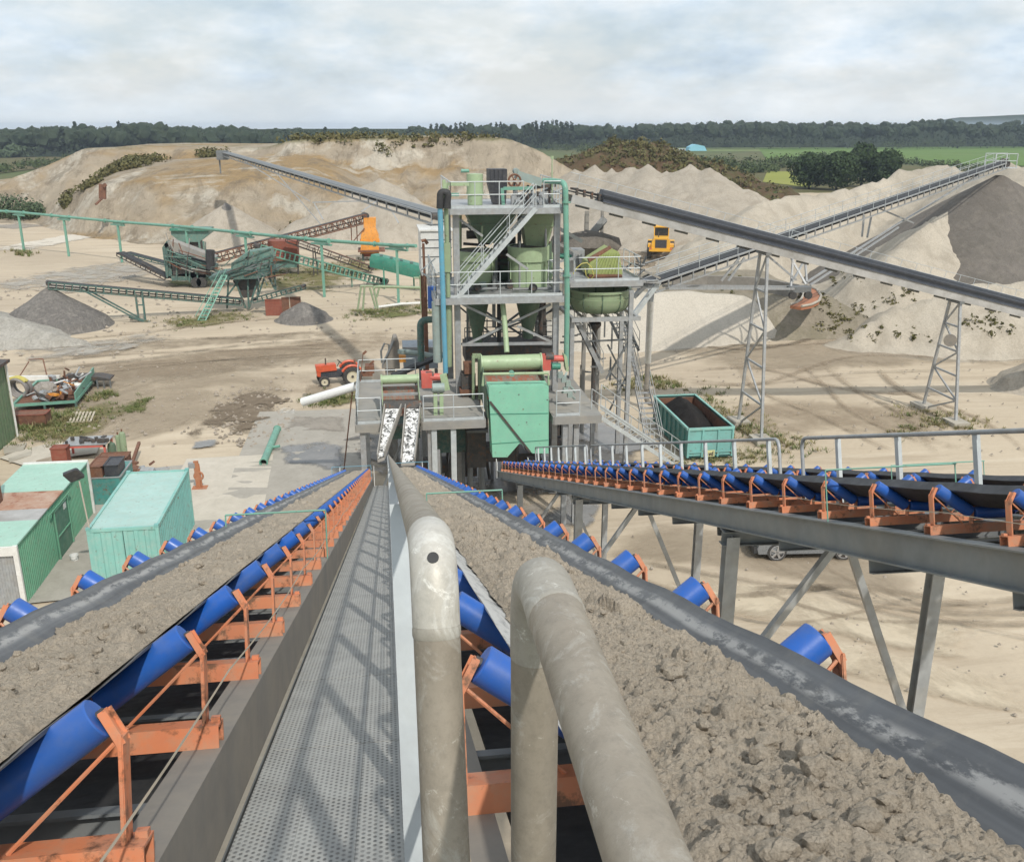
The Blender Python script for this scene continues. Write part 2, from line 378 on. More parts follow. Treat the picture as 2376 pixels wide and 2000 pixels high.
def make_conveyor(label,P0,P1,stringer,first,spacing,count,name='belt_conveyor',group=None,beam=None,tailplates=True,belt=None):
    """P0 near end, P1 tail: centre line at the top of the stringers."""
    P0,P1=Vector(P0),Vector(P1); Lg=(P1-P0).length; rot=frame_rot(P1-P0)
    root=thing(name,label,'conveyor',P1,group,rot)
    def lp(x,y,z): return V(x,y-Lg,z)
    # belt
    m=MB(); ys=[]; y=0
    while y<Lg: ys.append(y); y+=max(.25,.02*y)
    ys.append(Lg); n=len(BS); vs=[]
    for y in ys:
        for x,z in BS:
            sag=.012*math.sin(math.pi*((y-first)/spacing%1))**2
            vs.append(lp(x,y,z-sag))
    k=len(vs)
    for y in ys:
        for x,z in BS: vs.append(lp(x,y,z-.012))
    fs=[]
    for i in range(len(ys)-1):
        for j in range(n-1):
            a=i*n+j; fs.append((a,a+1,a+1+n,a+n)); fs.append((k+a+n,k+a+n+1,k+a+1,k+a))
        for j in (0,n-1):
            a=i*n+j; fs.append((a,a+n,k+a+n,k+a) if j==0 else (a+n,a,k+a,k+a+n))
    m.add(vs,fs); m.build('belt',belt or M['belt'],root,local=True)
    m=MB(); m.box(lp(0,Lg/2,-.19),(.74,Lg-.5,.012)); m.build('return_belt',M['black'],root,local=True)
    for s in (-1,1):
        m=MB()
        if beam: m.ibeam(lp(s*.60,0,-beam/2),lp(s*.60,Lg,-beam/2),beam,.15,.014)
        else: m.channel(lp(s*.585,0,-.15),lp(s*.585,Lg,-.15),.30,.13,.012,side=-s)
        m.build('stringer',stringer,root,local=True)
    for i in range(int(Lg/spacing)):
        y=first+spacing*(i+.5)
        if y>Lg-.2: break
        m=MB(); m.channel(lp(-.565,y,-.06),lp(.565,y,-.06),.10,.06,.01,side=1)
        if i<40: 
            if i==0: cm=m.build('cross_member',M['galv_dark'],root,local=True,loc=lp(0,y,-.06) if 0 else None); c0=cm; cy0=y
            else:
                c=c0.copy(); COL.objects.link(c); c.parent=root; c.location=V(0,y-cy0,0)
    i0=None
    for i in range(count):
        y=first+spacing*i
        if y>Lg-.5: break
        if i0 is None: i0=make_idler(root,lp(0,y,0),(M['orange'],M['blue']))
        else: copy_tree(i0,root,lp(0,y,0))
    # pull cord on both sides
    for s in (-1,1):
        m=MB(); pts=[]
        nseg=int(Lg/3)
        for q in range(nseg*6+1):
            y=Lg*q/(nseg*6); pts.append(lp(s*.57,y,.20-.03*math.sin(math.pi*(q%6)/6)))
        m.tube(pts,.0035,5); m.build('pull_cord',M['cord'],root,local=True)
    if tailplates:
        m=MB(); m.cyl(lp(-.45,Lg-.05,.08),lp(.45,Lg-.05,.08),.16,n=24); m.build('tail_pulley',M['dark'],root,local=True)
        for s in (-1,1):
            m=MB(); m.prism([lp(s*.66,Lg-.25,-.3),lp(s*.66,Lg+.25,-.3),lp(s*.66,Lg+.25,.32),lp(s*.66,Lg,.5),lp(s*.66,Lg-.25,.35)],V(-s*.02,0,0)); m.build('tail_plate',M['white'],root,local=True)
    return root,lp,Lg
# belt rubber with worn, dusted streaks along the flanks
def belt_mat(dusty=False):
    k=N('conveyor_belt_rubber'); sx=k.n('ShaderNodeSeparateXYZ'); k.l(k.co,sx.inputs[0])
    col=k.mix(k.ramp(k.noise(3,6,.6,k.mapping((4,.25,4))),[(.35,0),(.7,1)]),(.10,.105,.112),(.165,.17,.175))
    col=k.mix(k.ramp(k.noise(26,3,.6,k.mapping((1,.012,.01))),[(.42,0),(.62,.8)]),col,(.065,.068,.073))
    d=k.math('ABSOLUTE',k.math('SUBTRACT',k.math('ABSOLUTE',sx.outputs[0]),.305))
    band=k.ramp(d,[(.008,1),(.024,0)])
    st=k.ramp(k.noise(5,8,.75,k.mapping((3,1.0,3))),[(.45,0),(.53,1)])
    col=k.mix(k.math('MULTIPLY',k.math('MULTIPLY',band,st),.7),col,(.43,.42,.40))
    col=k.mix(k.math('MULTIPLY',k.ramp(k.noise(9,6,.7),[(.5,0),(.75,1)]),.4),col,(.21,.20,.175))
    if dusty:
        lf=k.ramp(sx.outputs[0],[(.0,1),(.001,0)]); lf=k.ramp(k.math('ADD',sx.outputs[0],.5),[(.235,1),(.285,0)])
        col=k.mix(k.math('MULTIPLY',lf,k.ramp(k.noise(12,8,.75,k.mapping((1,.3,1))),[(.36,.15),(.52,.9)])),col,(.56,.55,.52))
    return k.set(col,k.ramp(k.noise(8,4),[(.3,.42),(.7,.65)]),0,k.bump(k.noise(30,5),.15,.006))
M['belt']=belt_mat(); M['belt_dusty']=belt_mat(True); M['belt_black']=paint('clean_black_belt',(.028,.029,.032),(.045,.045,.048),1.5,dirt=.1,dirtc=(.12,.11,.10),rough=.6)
M['cord']=paint('dusty_cord',(.42,.36,.27),dirt=0,rough=.9)
def sand_mat(name,a,b,c,sc=18,bs=.6):
    k=N(name); col=k.mix(k.ramp(k.noise(sc*.12,6,.6),[(.35,0),(.65,1)]),a,b)
    vo=k.n('ShaderNodeTexVoronoi'); vo.inputs['Scale'].default_value=95; k.l(k.co,vo.inputs['Vector'])
    v2=k.n('ShaderNodeTexVoronoi'); v2.inputs['Scale'].default_value=210; k.l(k.co,v2.inputs['Vector'])
    crev=k.ramp(vo.outputs['Distance'],[(.45,0),(.85,1)])
    col=k.mix(k.math('MULTIPLY',k.ramp(k.noise(sc*2.2,7,.78),[(.46,0),(.70,1)]),.5),col,c)
    col=k.mix(k.math('MULTIPLY',k.ramp(k.noise(sc*9,4,.8),[(.40,0),(.60,1)]),.45),col,tuple(min(1,v*1.25) for v in a))
    inv=k.math('SUBTRACT',1.0,vo.outputs['Distance']); in2=k.math('SUBTRACT',1.0,v2.outputs['Distance'])
    bp=k.bump(inv,bs,.010); bp=k.bump(in2,bs*.7,.005,bp); bp=k.bump(k.noise(sc*3,8,.8),bs,.03,bp)
    return k.set(col,.97,0,bp,.12)
M['wet_sand']=sand_mat('damp_sand',(.475,.41,.325),(.39,.335,.265),(.255,.215,.168),22,.7)
c1,lp1,Lg1=make_conveyor('long sand belt conveyor on the left of the grated walkway, blue rollers in orange frames',C(-1.185,.98,.6),C(-1.185,.98,LT),M['taupe'],1.81,1.0,36)
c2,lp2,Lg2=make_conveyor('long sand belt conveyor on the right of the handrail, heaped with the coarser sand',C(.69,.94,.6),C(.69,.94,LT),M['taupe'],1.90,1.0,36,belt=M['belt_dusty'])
def hsh(p,k): 
    v=math.sin(p.x*12.9898+p.y*78.233+p.z*37.719+k*4.1)*43758.5453; return v-math.floor(v)
def clods(p,s,r0,r1,dens,k):
    d,pt=NZ.voronoi(p*s); q=pt[0]
    if hsh(q,k)>dens: return 0.
    r=r0+(r1-r0)*hsh(q,k+1); dd=d[0]
    return math.sqrt(r*r-dd*dd)/s if dd<r else 0.
def sand_load(name,label,root,lp,Lg,x0,x1,crown,seed,y0=.3,rough=1.0,nx=124):
    m=MB(); ys=[]; y=y0
    while y<Lg-.5: ys.append(y); y+=max(.0035,.0027*(y+.45))
    vs=[]; n=nx+1; o=V(seed*13.1,seed*5.7,seed)
    for y in ys:
        e0=x0+.02*NZ.fractal(V(seed,y*1.7,0),.8,2,4)+.016*NZ.fractal(V(seed,y*14,1),.8,2,3); e1=x1+.02*NZ.fractal(V(seed+5,y*1.7,0),.8,2,4)+.016*NZ.fractal(V(seed,y*15,2),.8,2,3)
        zm_=(belt_z(e0)+belt_z(e1))/2; near=y<9
        for j in range(n):
            t=j/nx; x=e0+(e1-e0)*t; s=4*t*(1-t); zb=belt_z(x)
            edge=belt_z(e0)*(1-t)+belt_z(e1)*t
            top=edge*.6+zb*.4+crown*min(1,s*1.2)**.8
            p=V(x,y,0)+o; w=min(1,s*5)
            h=.020*NZ.fractal(p*4.5,.9,2,3)+.010*NZ.fractal(p*26,.5,2.1,4)
            am=.55+.9*max(-.4,NZ.fractal(p*3.1,.8,2,3)); am2=.6+.8*max(-.5,NZ.noise(p*7.7))
            c=max(clods(p,9,.25,.46,.16,1),clods(p+V(.11,.4,.3),4.6,.22,.42,.13,6)*.75)
            c=max(c,clods(p+V(.3,.1,.2),19,.15,.5,.34,2)*1.1*am)
            if y<18: c=max(c,clods(p+V(.7,.5,.1),38,.16,.58,.62,3)*1.2*am)
            if near: c=c+clods(p+V(.2,.9,.4),80,.2,.6,.8,4)*1.1*am2
            z=zb+.001+(top-zb)*min(1,s*4)+(h+c*.8)*rough*w
            vs.append(lp(x,y,max(zb+.0015,z)) if 0<j<nx else lp(x,y,zb+.0015))
    fs=[(i*n+j,i*n+j+1,(i+1)*n+j+1,(i+1)*n+j) for i in range(len(ys)-1) for j in range(nx)]
    m.add(vs,fs)
    rg=random.Random(seed*31); nr=len(ys)
    for q in range(330):
        i=int(nr*.62*rg.random()**1.1); j=rg.randint(8,nx-8); p_=vs[i*n+j]; r_=.005+.019*rg.random()**3.5
        m.blob(p_+V(0,0,r_*.5),(r_*rg.uniform(.85,1.2),r_*rg.uniform(.85,1.2),r_*rg.uniform(.75,1.0)),rg.randint(0,9999),.42,2,1.6)
    o_=m.build(name,M['wet_sand'],None,loc=tuple(root.location),local=True,ang=32)
    o_.rotation_euler=root.rotation_euler
    return tag(o_,label,'sand')
sand_load('sand_load','strip of crumbly damp sand lying on the left conveyor belt',c1,lp1,Lg1,-.225,.325,.05,1,rough=.9)
sand_load('sand_load','strip of lumpy damp sand with big clods on the right conveyor belt',c2,lp2,Lg2,-.275,.25,.07,2,rough=1.15)
# thin guard bars over the belts
def guard_bar(root,lp,Lg,y,mat,xs=(-.72,.72),h=.62):
    m=MB(); m.tube([lp(xs[0],y,h),lp(xs[1],y-.02,h)],.009,8); 
    for x in xs: m.tube([lp(x,y,.12 if abs(x)<.5 else -.02),lp(x,y,h)],.007,8)
    m.build('guard_bar',mat,root,local=True)
guard_bar(c1,lp1,Lg1,8.6,M['mint_pipe'],(-.345,.58),.46); guard_bar(c1,lp1,Lg1,33,M['sky_pipe'],(-.75,.6),.55)
guard_bar(c2,lp2,Lg2,9.4,M['mint_pipe'],(-.30,.5),.49); guard_bar(c2,lp2,Lg2,33.5,M['sky_pipe'],(-.6,.75),.55)
# ---------------------------------------------------------------- walkway
def grating_mat():
    k=N('serrated_grating'); 
    v=k.mapping((1/.020,1/.036,1)); sx=k.n('ShaderNodeSeparateXYZ'); k.l(v,sx.inputs[0])
    row=k.math('FLOOR',sx.outputs[0]); off=k.math('MULTIPLY',k.math('MODULO',k.math('ABSOLUTE',row),2.0),.5)
    fu=k.math('FRACT',sx.outputs[0]); fv=k.math('FRACT',k.math('ADD',sx.outputs[1],off))
    du=k.math('MULTIPLY',k.math('SUBTRACT',fu,.5),2.5); dv=k.math('MULTIPLY',k.math('SUBTRACT',fv,.5),2.7)
    r=k.math('SQRT',k.math('ADD',k.math('MULTIPLY',du,du),k.math('MULTIPLY',dv,dv)))
    hole=k.ramp(r,[(.62,1),(.78,0)]); rim=k.ramp(r,[(.7,0),(.95,1)])
    col=k.mix(k.ramp(k.noise(4,7,.65),[(.3,0),(.7,1)]),(.47,.475,.45),(.35,.35,.335))
    col=k.mix(k.math('MULTIPLY',k.ramp(k.noise(11,7,.7),[(.5,0),(.75,1)]),.5),col,(.44,.42,.37))
    col=k.mix(k.math('MULTIPLY',k.math('MULTIPLY',hole,k.ramp(k.noise(6,6,.7),[(.30,.35),(.6,1)])),.72),col,(.03,.03,.03))
    return k.set(col,.6,.1,k.bump(rim,.5,.008))
M['grating']=grating_mat()
wb=1.30; wk_rot=frame_rot(U); wkroot=thing('walkway','narrow perforated metal walkway running down between the two sand belts','walkway',C(-.265,wb,LT),None,wk_rot)
def wl(x,b,L): return V(x+.265,L-LT,wb-b)
g0=None; L=.45; i=0
while L<LT-.1:
    if g0 is None:
        m=MB()
        for q in range(3):
            a=-.575+q*.2085; b_=a+.2075
            m.box(wl((a+b_)/2,wb+.004,.64)+V(0,0,0),(b_-a,1.292,.008)); 
            for e in (a+.003,b_-.003): m.box(wl(e,wb+.024,.64),(.005,1.292,.04))
        # origin of the panel in its own middle
        for p in m.v: p-= wl(-.265,wb,.64)
        g0=m.build('grating_panel',M['grating'],wkroot,local=True,loc=wl(-.265,wb,L+.65))
    else:
        c=g0.copy(); COL.objects.link(c); c.parent=wkroot; c.location=wl(-.265,wb,L+.65)
    L+=1.3; i+=1
for x,s in ((-.59,1),(.062,-1)):
    m=MB(); m.angle(wl(x,wb+.06,.4),wl(x,wb+.06,LT),.06,.006,s,1); m.build('side_angle',M['galv_dark'],wkroot,local=True)
# ---------------------------------------------------------------- handrail along the walkway
def tube_mat(name,a,b,c):
    k=N(name); col=k.mix(k.ramp(k.noise(9,8,.7,k.mapping((1,1,.6))),[(.36,0),(.62,1)]),a,b)
    col=k.mix(k.ramp(k.noise(16,9,.75,k.mapping((1,1,.8),(0,0,0),(3,1,2)),1.0),[(.53,0),(.64,.85)]),col,c)
    col=k.mix(k.ramp(k.noise(34,8,.8,None,.6),[(.60,0),(.66,.7)]),col,tuple(min(1,v*1.35) for v in c))
    col=k.mix(k.math('MULTIPLY',k.ramp(k.noise(90,6,.75),[(.48,0),(.72,1)]),.45),col,tuple(v*.5 for v in a))
    col=k.mix(k.ramp(k.noise(21,9,.8,None,1.4),[(.66,0),(.72,.6)]),col,(.20,.13,.075))
    return k.set(col,k.ramp(k.noise(24,6,.7),[(.3,.38),(.7,.7)]),.12,k.bump(k.noise(60,8,.75),.18,.004))
M['tube']=tube_mat('weathered_galvanised_tube',(.33,.29,.232),(.255,.222,.175),(.40,.375,.325))
M['elbow']=tube_mat('pale_zinc_elbow',(.56,.54,.49),(.46,.435,.375),(.64,.63,.58))
M['elbow_worn']=tube_mat('worn_zinc_elbow',(.40,.375,.325),(.33,.305,.255),(.55,.54,.49))
hr=thing('handrail','tubular handrail with flat posts along the walkway, its near post drilled with one hole','handrail',C(.05,wb,LT),None,wk_rot)
hb=.096; hx=.042; hl=.965
arc=bend(C(hx,hb,hl+.14),C(hx,hb,hl),C(hx,hb+.14,hl),.060,10)
m=MB(); m.tube([C(hx,hb,LT-.6)]+[C(hx,hb,l) for l in (20,10,5,2.5)]+[C(hx,hb,hl+.075)],.0237,20); m.build('top_rail',M['tube'],hr)
m=MB(); m.tube([C(hx,hb,hl+.085)]+arc+[C(hx,hb+.080,hl)],.0243,24); el=m.build('elbow',M['elbow'],hr)
m=MB(); m.tube([C(hx,hb+.080,hl),C(hx,hb+.083,hl),C(hx,hb+.089,hl),C(hx,hb+.092,hl)],.0243,24,True,[.0240,.0247,.0247,.0240]); m.build('weld_seam',M['elbow_worn'],el)
m=MB(); hd_=(-U*.9+NN*.436).normalized(); hc=C(hx-.001,hb+.0216,hl+.0096)
m.cyl(hc+hd_*.012,hc+hd_*.0254,.0058,n=22); m.build('drilled_hole',M['black'],el)
m=MB(); m.tube([C(hx,hb+.090,hl),C(hx,wb+.1,hl)],.0237,24); m.build('end_post',M['tube'],hr)
L=2.05; k=0
while L<LT-1:
    m=MB(); a=C(.028,wb+.08,L); b_=C(.028,hb+.015,L)
    m.bar(a,b_,.07,.008,up=-U) if 0 else m.box((a+b_)/2,(.055,.008,(a-b_).length),wk_rot)
    m.box((a+b_)/2+V(.0275,0,0)+U*.03,(.007,.06,(a-b_).length),wk_rot)
    m.build('post',M['galv_light'],hr); L+=1.5
m=MB(); m.bar(C(.062,.70,hl+.05),C(.062,.70,LT-.6),.008,.05,up=NN); m.build('mid_rail',M['galv_light'],hr)
m=MB(); m.bar(C(.066,wb-.09,hl+.05),C(.066,wb-.09,LT-.6),.006,.19,up=NN); m.build('toe_board',M['galv_light'],hr)
# level handrail of the head platform
h2=thing('handrail','thick level handrail tube running towards the viewer at the right, on a round post','handrail',V(.134,.80,14.99))
z2=16.112; x2=.134; y2=.80
m=MB(); arc=bend(V(x2,y2-.13,z2),V(x2,y2,z2),V(x2,y2,z2-.13),.07,10)
m.tube([V(x2-.004,-1.6,z2),V(x2,y2-.10,z2)],.0238,24); m.build('top_rail',M['tube'],h2)
m=MB(); m.tube([V(x2,y2-.105,z2)]+arc+[V(x2,y2,z2-.10)],.0243,24); m.build('elbow',M['elbow_worn'],h2)
m=MB(); m.tube([V(x2,y2-.099,z2),V(x2,y2-.102,z2),V(x2,y2-.108,z2),V(x2,y2-.111,z2)],.0243,24,True,[.0240,.0248,.0248,.0240]); m.build('weld_seam',M['elbow_worn'],h2)
m=MB(); m.tube([V(x2,y2,z2-.09),V(x2,y2,15.0)],.0237,24); m.build('end_post',M['tube'],h2)
m=MB(); m.cyl(V(x2,y2,z2-.46),V(x2,y2,z2-.405),.0275,n=24); m.build('post_collar',M['elbow'],h2)
# ================================================================ the two empty belts on the right, their trestles, walkway and railing
def D3(lat,b,L): return C(lat,b,L)
M['beam']=galv('dark_weathered_beam',(.23,.25,.255),(.15,.165,.17),2.2,.55,.2,.25,(.24,.23,.20))
c3,lp3,Lg3=make_conveyor('empty black belt conveyor on a deep grey beam, right of the two sand belts',D3(5.045,.88,1.0),D3(5.03,.95,38.3),M['beam'],.46,1.0,38,beam=.30,belt=M['belt_black'])
c4,lp4,Lg4=make_conveyor('empty black belt conveyor on the far side of the grey railing',D3(7.6,1.0,1.0),D3(7.58,1.06,38.0),M['beam'],.4,1.2,31,beam=.26,belt=M['belt_black'])
guard_bar(c3,lp3,Lg3,8.1,M['mint_pipe'],(-.66,.75),.52)
guard_bar(c4,lp4,Lg4,6.5,M['rust'],(-.6,.8),.52); guard_bar(c4,lp4,Lg4,11.5,M['mint_pipe'],(-.6,.8),.52)
rt3=frame_rot(D3(6,.9,38)-D3(6,.9,2))
w3=thing('walkway','grey steel walkway between the two empty belts at the right','walkway',D3(6.3,1.14,38),None)
m=MB(); m.bar(D3(6.3,1.14,1.8),D3(6.3,1.14,38),.72,.03,up=NN); m.build('grating_panel',M['galv_dark'],w3)
for L in [2.2+2.05*i for i in range(18)]:
    m=MB(); m.channel(D3(4.40,1.26,L),D3(8.2,1.30,L),.13,.07,.01,up=NN); m.build('cross_beam',M['galv_dark'],w3)
def railing3(l0,l1,label):
    r=thing('railing',label,'railing',D3(5.9,1.12,l1),'grey railings between the two empty belts')
    lat=5.9; tb=.061
    pts=[D3(lat,1.1,l0)]+bend(D3(lat,.38,l0),D3(lat,tb,l0),D3(lat,tb,l0+.4),.16)+[D3(lat,tb,(l0+l1)/2)]+bend(D3(lat,tb,l1-.4),D3(lat,tb,l1),D3(lat,.38,l1),.16)+[D3(lat,1.1,l1)]
    m=MB(); m.tube(pts,.027,10); m.build('top_rail',M['galv'],r)
    L=l0+.45
    while L<l1-.3:
        m=MB(); p,q=D3(lat,tb+.02,L),D3(lat,1.15,L)
        m.bar(p,q,.008,.075,up=U); m.bar(p+V(.03,0,0),q+V(.03,0,0),.06,.008,up=U); m.build('post',M['galv_light'],r); L+=1.49
    return r
railing3(2.5,12.95,'grey tubular railing section nearest the viewer, between the two empty belts')
railing3(13.75,27.2,'middle section of grey tubular railing, standing between the two empty belts')
railing3(27.7,37.6,'farthest section of grey tubular railing, ending by the mint green chute')
for i,L in enumerate((12.15,22.3,32.4)):
    lb=['nearest','middle','farthest'][i]
    t=thing('trestle',f'{lb} grey steel trestle carrying the two empty belts, with inverted V braces','trestle',V(6,D3(6,1.2,L).y,0),'trestles under the two empty belts')
    for lat in (4.49,7.52):
        p=D3(lat,1.30,L)
        m=MB(); m.ibeam(p,V(p.x,p.y,.02),.18,.18,.012,up=V(0,1,0)); m.box((p.x,p.y,.02),(.4,.4,.04)); m.build('post',M['galv'],t)
    m=MB(); m.ibeam(D3(4.35,1.32,L),D3(7.75,1.42,L),.2,.16,.012); m.build('cap_beam',M['galv_dark'],t)
    ap=D3(6.04,1.50,L)
    for lat,b_ in ((4.55,3.42),(7.45,4.5)):
        q=D3(lat,b_,L); q=V(q.x,ap.y,q.z-.3)
        m=MB(); m.bar(V(ap.x+(.08 if lat>6 else -.08),ap.y,ap.z),q,.10,.09,up=V(0,1,0)); m.build('brace',M['galv'],t)
    m=MB(); m.bar(V(4.49,ap.y,1.8),V(7.52,ap.y,1.8),.08,.08); m.build('tie_bar',M['galv'],t)
# ================================================================ ground, quarry bluff, heaps, fields and woods
def ground_mat(name,tones,patches,sc=.05,track=True,wet=None,bump=.25):
    k=N(name); co=k.co
    col=k.mix(k.ramp(k.noise(sc,8,.6),[(.35,0),(.65,1)]),tones[0],tones[1])
    col=k.mix(k.math('MULTIPLY',k.ramp(k.noise(sc*.55,7,.65,None,.8),[(.48,0),(.60,1)]),.75),col,tones[2])
    # streaks of driving across the yard
    st=k.noise(sc*6,7,.7,k.mapping((.18,1.6,1),(0,0,R(-4))),1.2)
    col=k.mix(k.math('MULTIPLY',k.ramp(st,[(.50,0),(.64,1)]),.55),col,patches[0])
    st2=k.noise(sc*9,6,.7,k.mapping((.14,1.9,1),(0,0,R(22)),(5,3,0)),1.0)
    col=k.mix(k.math('MULTIPLY',k.ramp(st2,[(.54,0),(.66,1)]),.45),col,patches[1])
    col=k.mix(k.math('MULTIPLY',k.ramp(k.noise(3.5,7,.75),[(.5,0),(.75,1)]),.35),col,patches[0])
    n=k.bump(k.noise(2.0,8,.75),bump,.12)
    return k.set(col,.96,0,n,.1)
M['sand_ground']=ground_mat('dry_sand_yard',((.545,.46,.345),(.475,.395,.29),(.415,.345,.26)),((.36,.29,.21),(.61,.53,.41)))
M['far_land']=ground_mat('rough_grassland',((.10,.13,.05),(.14,.15,.065),(.12,.105,.055)),((.07,.09,.035),(.17,.155,.08)),.012,bump=0)
m=MB()
# one sheet of land reaching the horizon
m.add([(-5200,-700,-.35),(5200,-700,-.35),(5200,5000,-.35),(-5200,5000,-.35)],[(0,1,2,3)])
tag(m.build('ground',M['far_land'],None,loc=(0,0,-.35),smooth=False),kind='structure')
def sheet(name,poly,z,mat,n=1,seed=0,wob=0,kind='structure',label=None,cat=None):
    pts=[Vector((p[0],p[1],0)) for p in poly]; out=[]
    for i,p in enumerate(pts):
        q=pts[(i+1)%len(pts)]; L=(q-p).length; c=max(1,int(L/n)) if n else 1
        d=(q-p).normalized() if L>0 else V(1,0,0); nn=V(-d.y,d.x,0)
        for j in range(c):
            r=p.lerp(q,j/c); 
            if wob: r=r+nn*wob*NZ.fractal(r*(1.2/max(wob*3,.5))+V(seed,0,0),.8,2,4)
            out.append((r.x,r.y,z))
    mm=MB(); mm.add(out,[tuple(range(len(out)))]); c=sum((Vector(p) for p in out),V(0,0,0))/len(out)
    o=mm.build(name,mat,None,loc=c,smooth=False); 
    if kind: o['kind']=kind
    return tag(o,label,cat)
def gq(x,y): 
    p=G(x,y); return (p.x,p.y)
# the yard: gentle unevenness
m=MB(); nx,ny=150,130; vs=[]
for j in range(ny+1):
    y=-20+ (j/ny)**1.6*275
    for i in range(nx+1):
        x=-150+300*i/nx; h=.10*NZ.fractal(V(x*.09,y*.09,1),.9,2,5)+.03*NZ.fractal(V(x*.6,y*.6,4),.8,2,3)
        e=max(0,min(1,(255-y)/20))*max(0,min(1,(150-abs(x))/10))
        vs.append((x,y,-.22*(1-e)-.02+max(-.12,h)*e*(1 if y>12 else .4)))
m.add(vs,[(j*(nx+1)+i,j*(nx+1)+i+1,(j+1)*(nx+1)+i+1,(j+1)*(nx+1)+i) for j in range(ny) for i in range(nx)])
tag(m.build('quarry_floor',M['sand_ground'],None,loc=(0,100,0)),kind='structure')
def heightfield(name,mat,x0,x1,y0,y1,fn,step,base=-.3,skirt=True,loc=None):
    nx=max(2,int((x1-x0)/step)); ny=max(2,int((y1-y0)/step)); vs=[]; hs=[]
    for j in range(ny+1):
        for i in range(nx+1):
            x=x0+(x1-x0)*i/nx; y=y0+(y1-y0)*j/ny; hs.append(fn(x,y)); vs.append((x,y,max(base,hs[-1])))
    fs=[]
    for j in range(ny):
        for i in range(nx):
            a=j*(nx+1)+i; q=(a,a+1,a+nx+2,a+nx+1)
            if any(hs[t]>base for t in q): fs.append(q)
    used=sorted({t for f in fs for t in f}); mp={t:i for i,t in enumerate(used)}
    mm=MB(); mm.add([vs[t] for t in used],[tuple(mp[t] for t in f) for f in fs])
    return mm.build(name,mat,None,loc=loc or ((x0+x1)/2,(y0+y1)/2,0),ang=80)
def seg_d(p,a,b):
    ab=(b[0]-a[0],b[1]-a[1]); L2=ab[0]**2+ab[1]**2
    t=0 if L2==0 else max(0,min(1,((p[0]-a[0])*ab[0]+(p[1]-a[1])*ab[1])/L2))
    return math.hypot(p[0]-a[0]-ab[0]*t,p[1]-a[1]-ab[1]*t), a[2]+(b[2]-a[2])*t
def ridge(pts,k,rough=.25,sc=.25,gul=0,seed=0,toe=1.2):
    pts=[tuple(p) for p in pts]
    segs=[(pts[i],pts[i+1]) for i in range(len(pts)-1)] or [(pts[0],pts[0])]
    def f(x,y):
        h=-9
        for a,b in segs:
            d,z=seg_d((x,y),a,b); v=z-k*d
            if v>h: h=v
        if toe and h<toe: h=toe*math.exp((h-toe)/toe) -.33 if h>-toe*3 else -1
        w=min(1,max(0,h+.3))
        o=V(seed*9.1,seed*3.3,0)
        return h+w*(rough*NZ.fractal(V(x*sc,y*sc,0)+o,.9,2,5)+ (gul*abs(NZ.fractal(V(x*.35,y*.12,3)+o,.7,2,4)) if gul else 0))
    return f
def bounds(pts,k,ex=2):
    z=max(p[2] for p in pts)/k*1.15+ex
    return min(p[0] for p in pts)-z,max(p[0] for p in pts)+z,min(p[1] for p in pts)-z,max(p[1] for p in pts)+z
def heap(name,label,mat,pts,k=.62,step=.4,rough=.2,sc=.3,gul=0,seed=1,cat='heap',kind=None,group=None,toe=.5):
    x0,x1,y0,y1=bounds(pts,k); o=heightfield(name,mat,x0,x1,y0,y1,ridge(pts,k,rough,sc,gul,seed,toe),step)
    return tag(o,label,cat,group,kind)
def pile_mat(name,a,b,c,sc=.6,grain=8,bs=.4):
    k=N(name); col=k.mix(k.ramp(k.noise(sc*.25,7,.6,None,.5),[(.35,0),(.65,1)]),a,b)
    col=k.mix(k.math('MULTIPLY',k.ramp(k.noise(sc,8,.65,k.mapping((1,1,.35)),.8),[(.48,0),(.64,1)]),.7),col,c)
    col=k.mix(k.math('MULTIPLY',k.ramp(k.noise(sc*2.2,8,.7,k.mapping((1,.30,.30),(0,0,R(12))),.4),[(.52,0),(.62,1)]),.5),col,tuple(v*.80 for v in b))
    col=k.mix(k.math('MULTIPLY',k.ramp(k.noise(grain,5,.75),[(.45,0),(.62,1)]),.45),col,tuple(v*.58 for v in b))
    return k.set(col,.97,0,k.bump(k.noise(sc*3,9,.75),bs,.25),.1)
M['pale_pile']=pile_mat('pale_grey_sand',(.455,.40,.325),(.38,.335,.27),(.315,.27,.21))
M['cream_pile']=pile_mat('cream_sand',(.60,.52,.40),(.52,.44,.33),(.44,.36,.26),.5)
M['gravel']=pile_mat('grey_gravel',(.27,.25,.225),(.21,.195,.18),(.38,.35,.31),2,4.5,1.0)
M['dark_gravel']=pile_mat('dark_brown_grey_sand',(.185,.165,.145),(.155,.14,.12),(.225,.20,.17),1,10,.4)
M['white_gravel']=pile_mat('whitish_gravel',(.56,.53,.47),(.48,.45,.39),(.36,.33,.28),1.5,4.5,1.0)
M['black_grit']=pile_mat('black_grit',(.022,.02,.02),(.032,.03,.028),(.045,.04,.036),2,14,.5)
M['soil']=pile_mat('brown_topsoil',(.135,.085,.05),(.10,.07,.04),(.09,.10,.04),.25,2,.6)
M['hill_sand']=pile_mat('warm_pale_sand',(.50,.445,.36),(.43,.38,.305),(.345,.30,.235),.35)
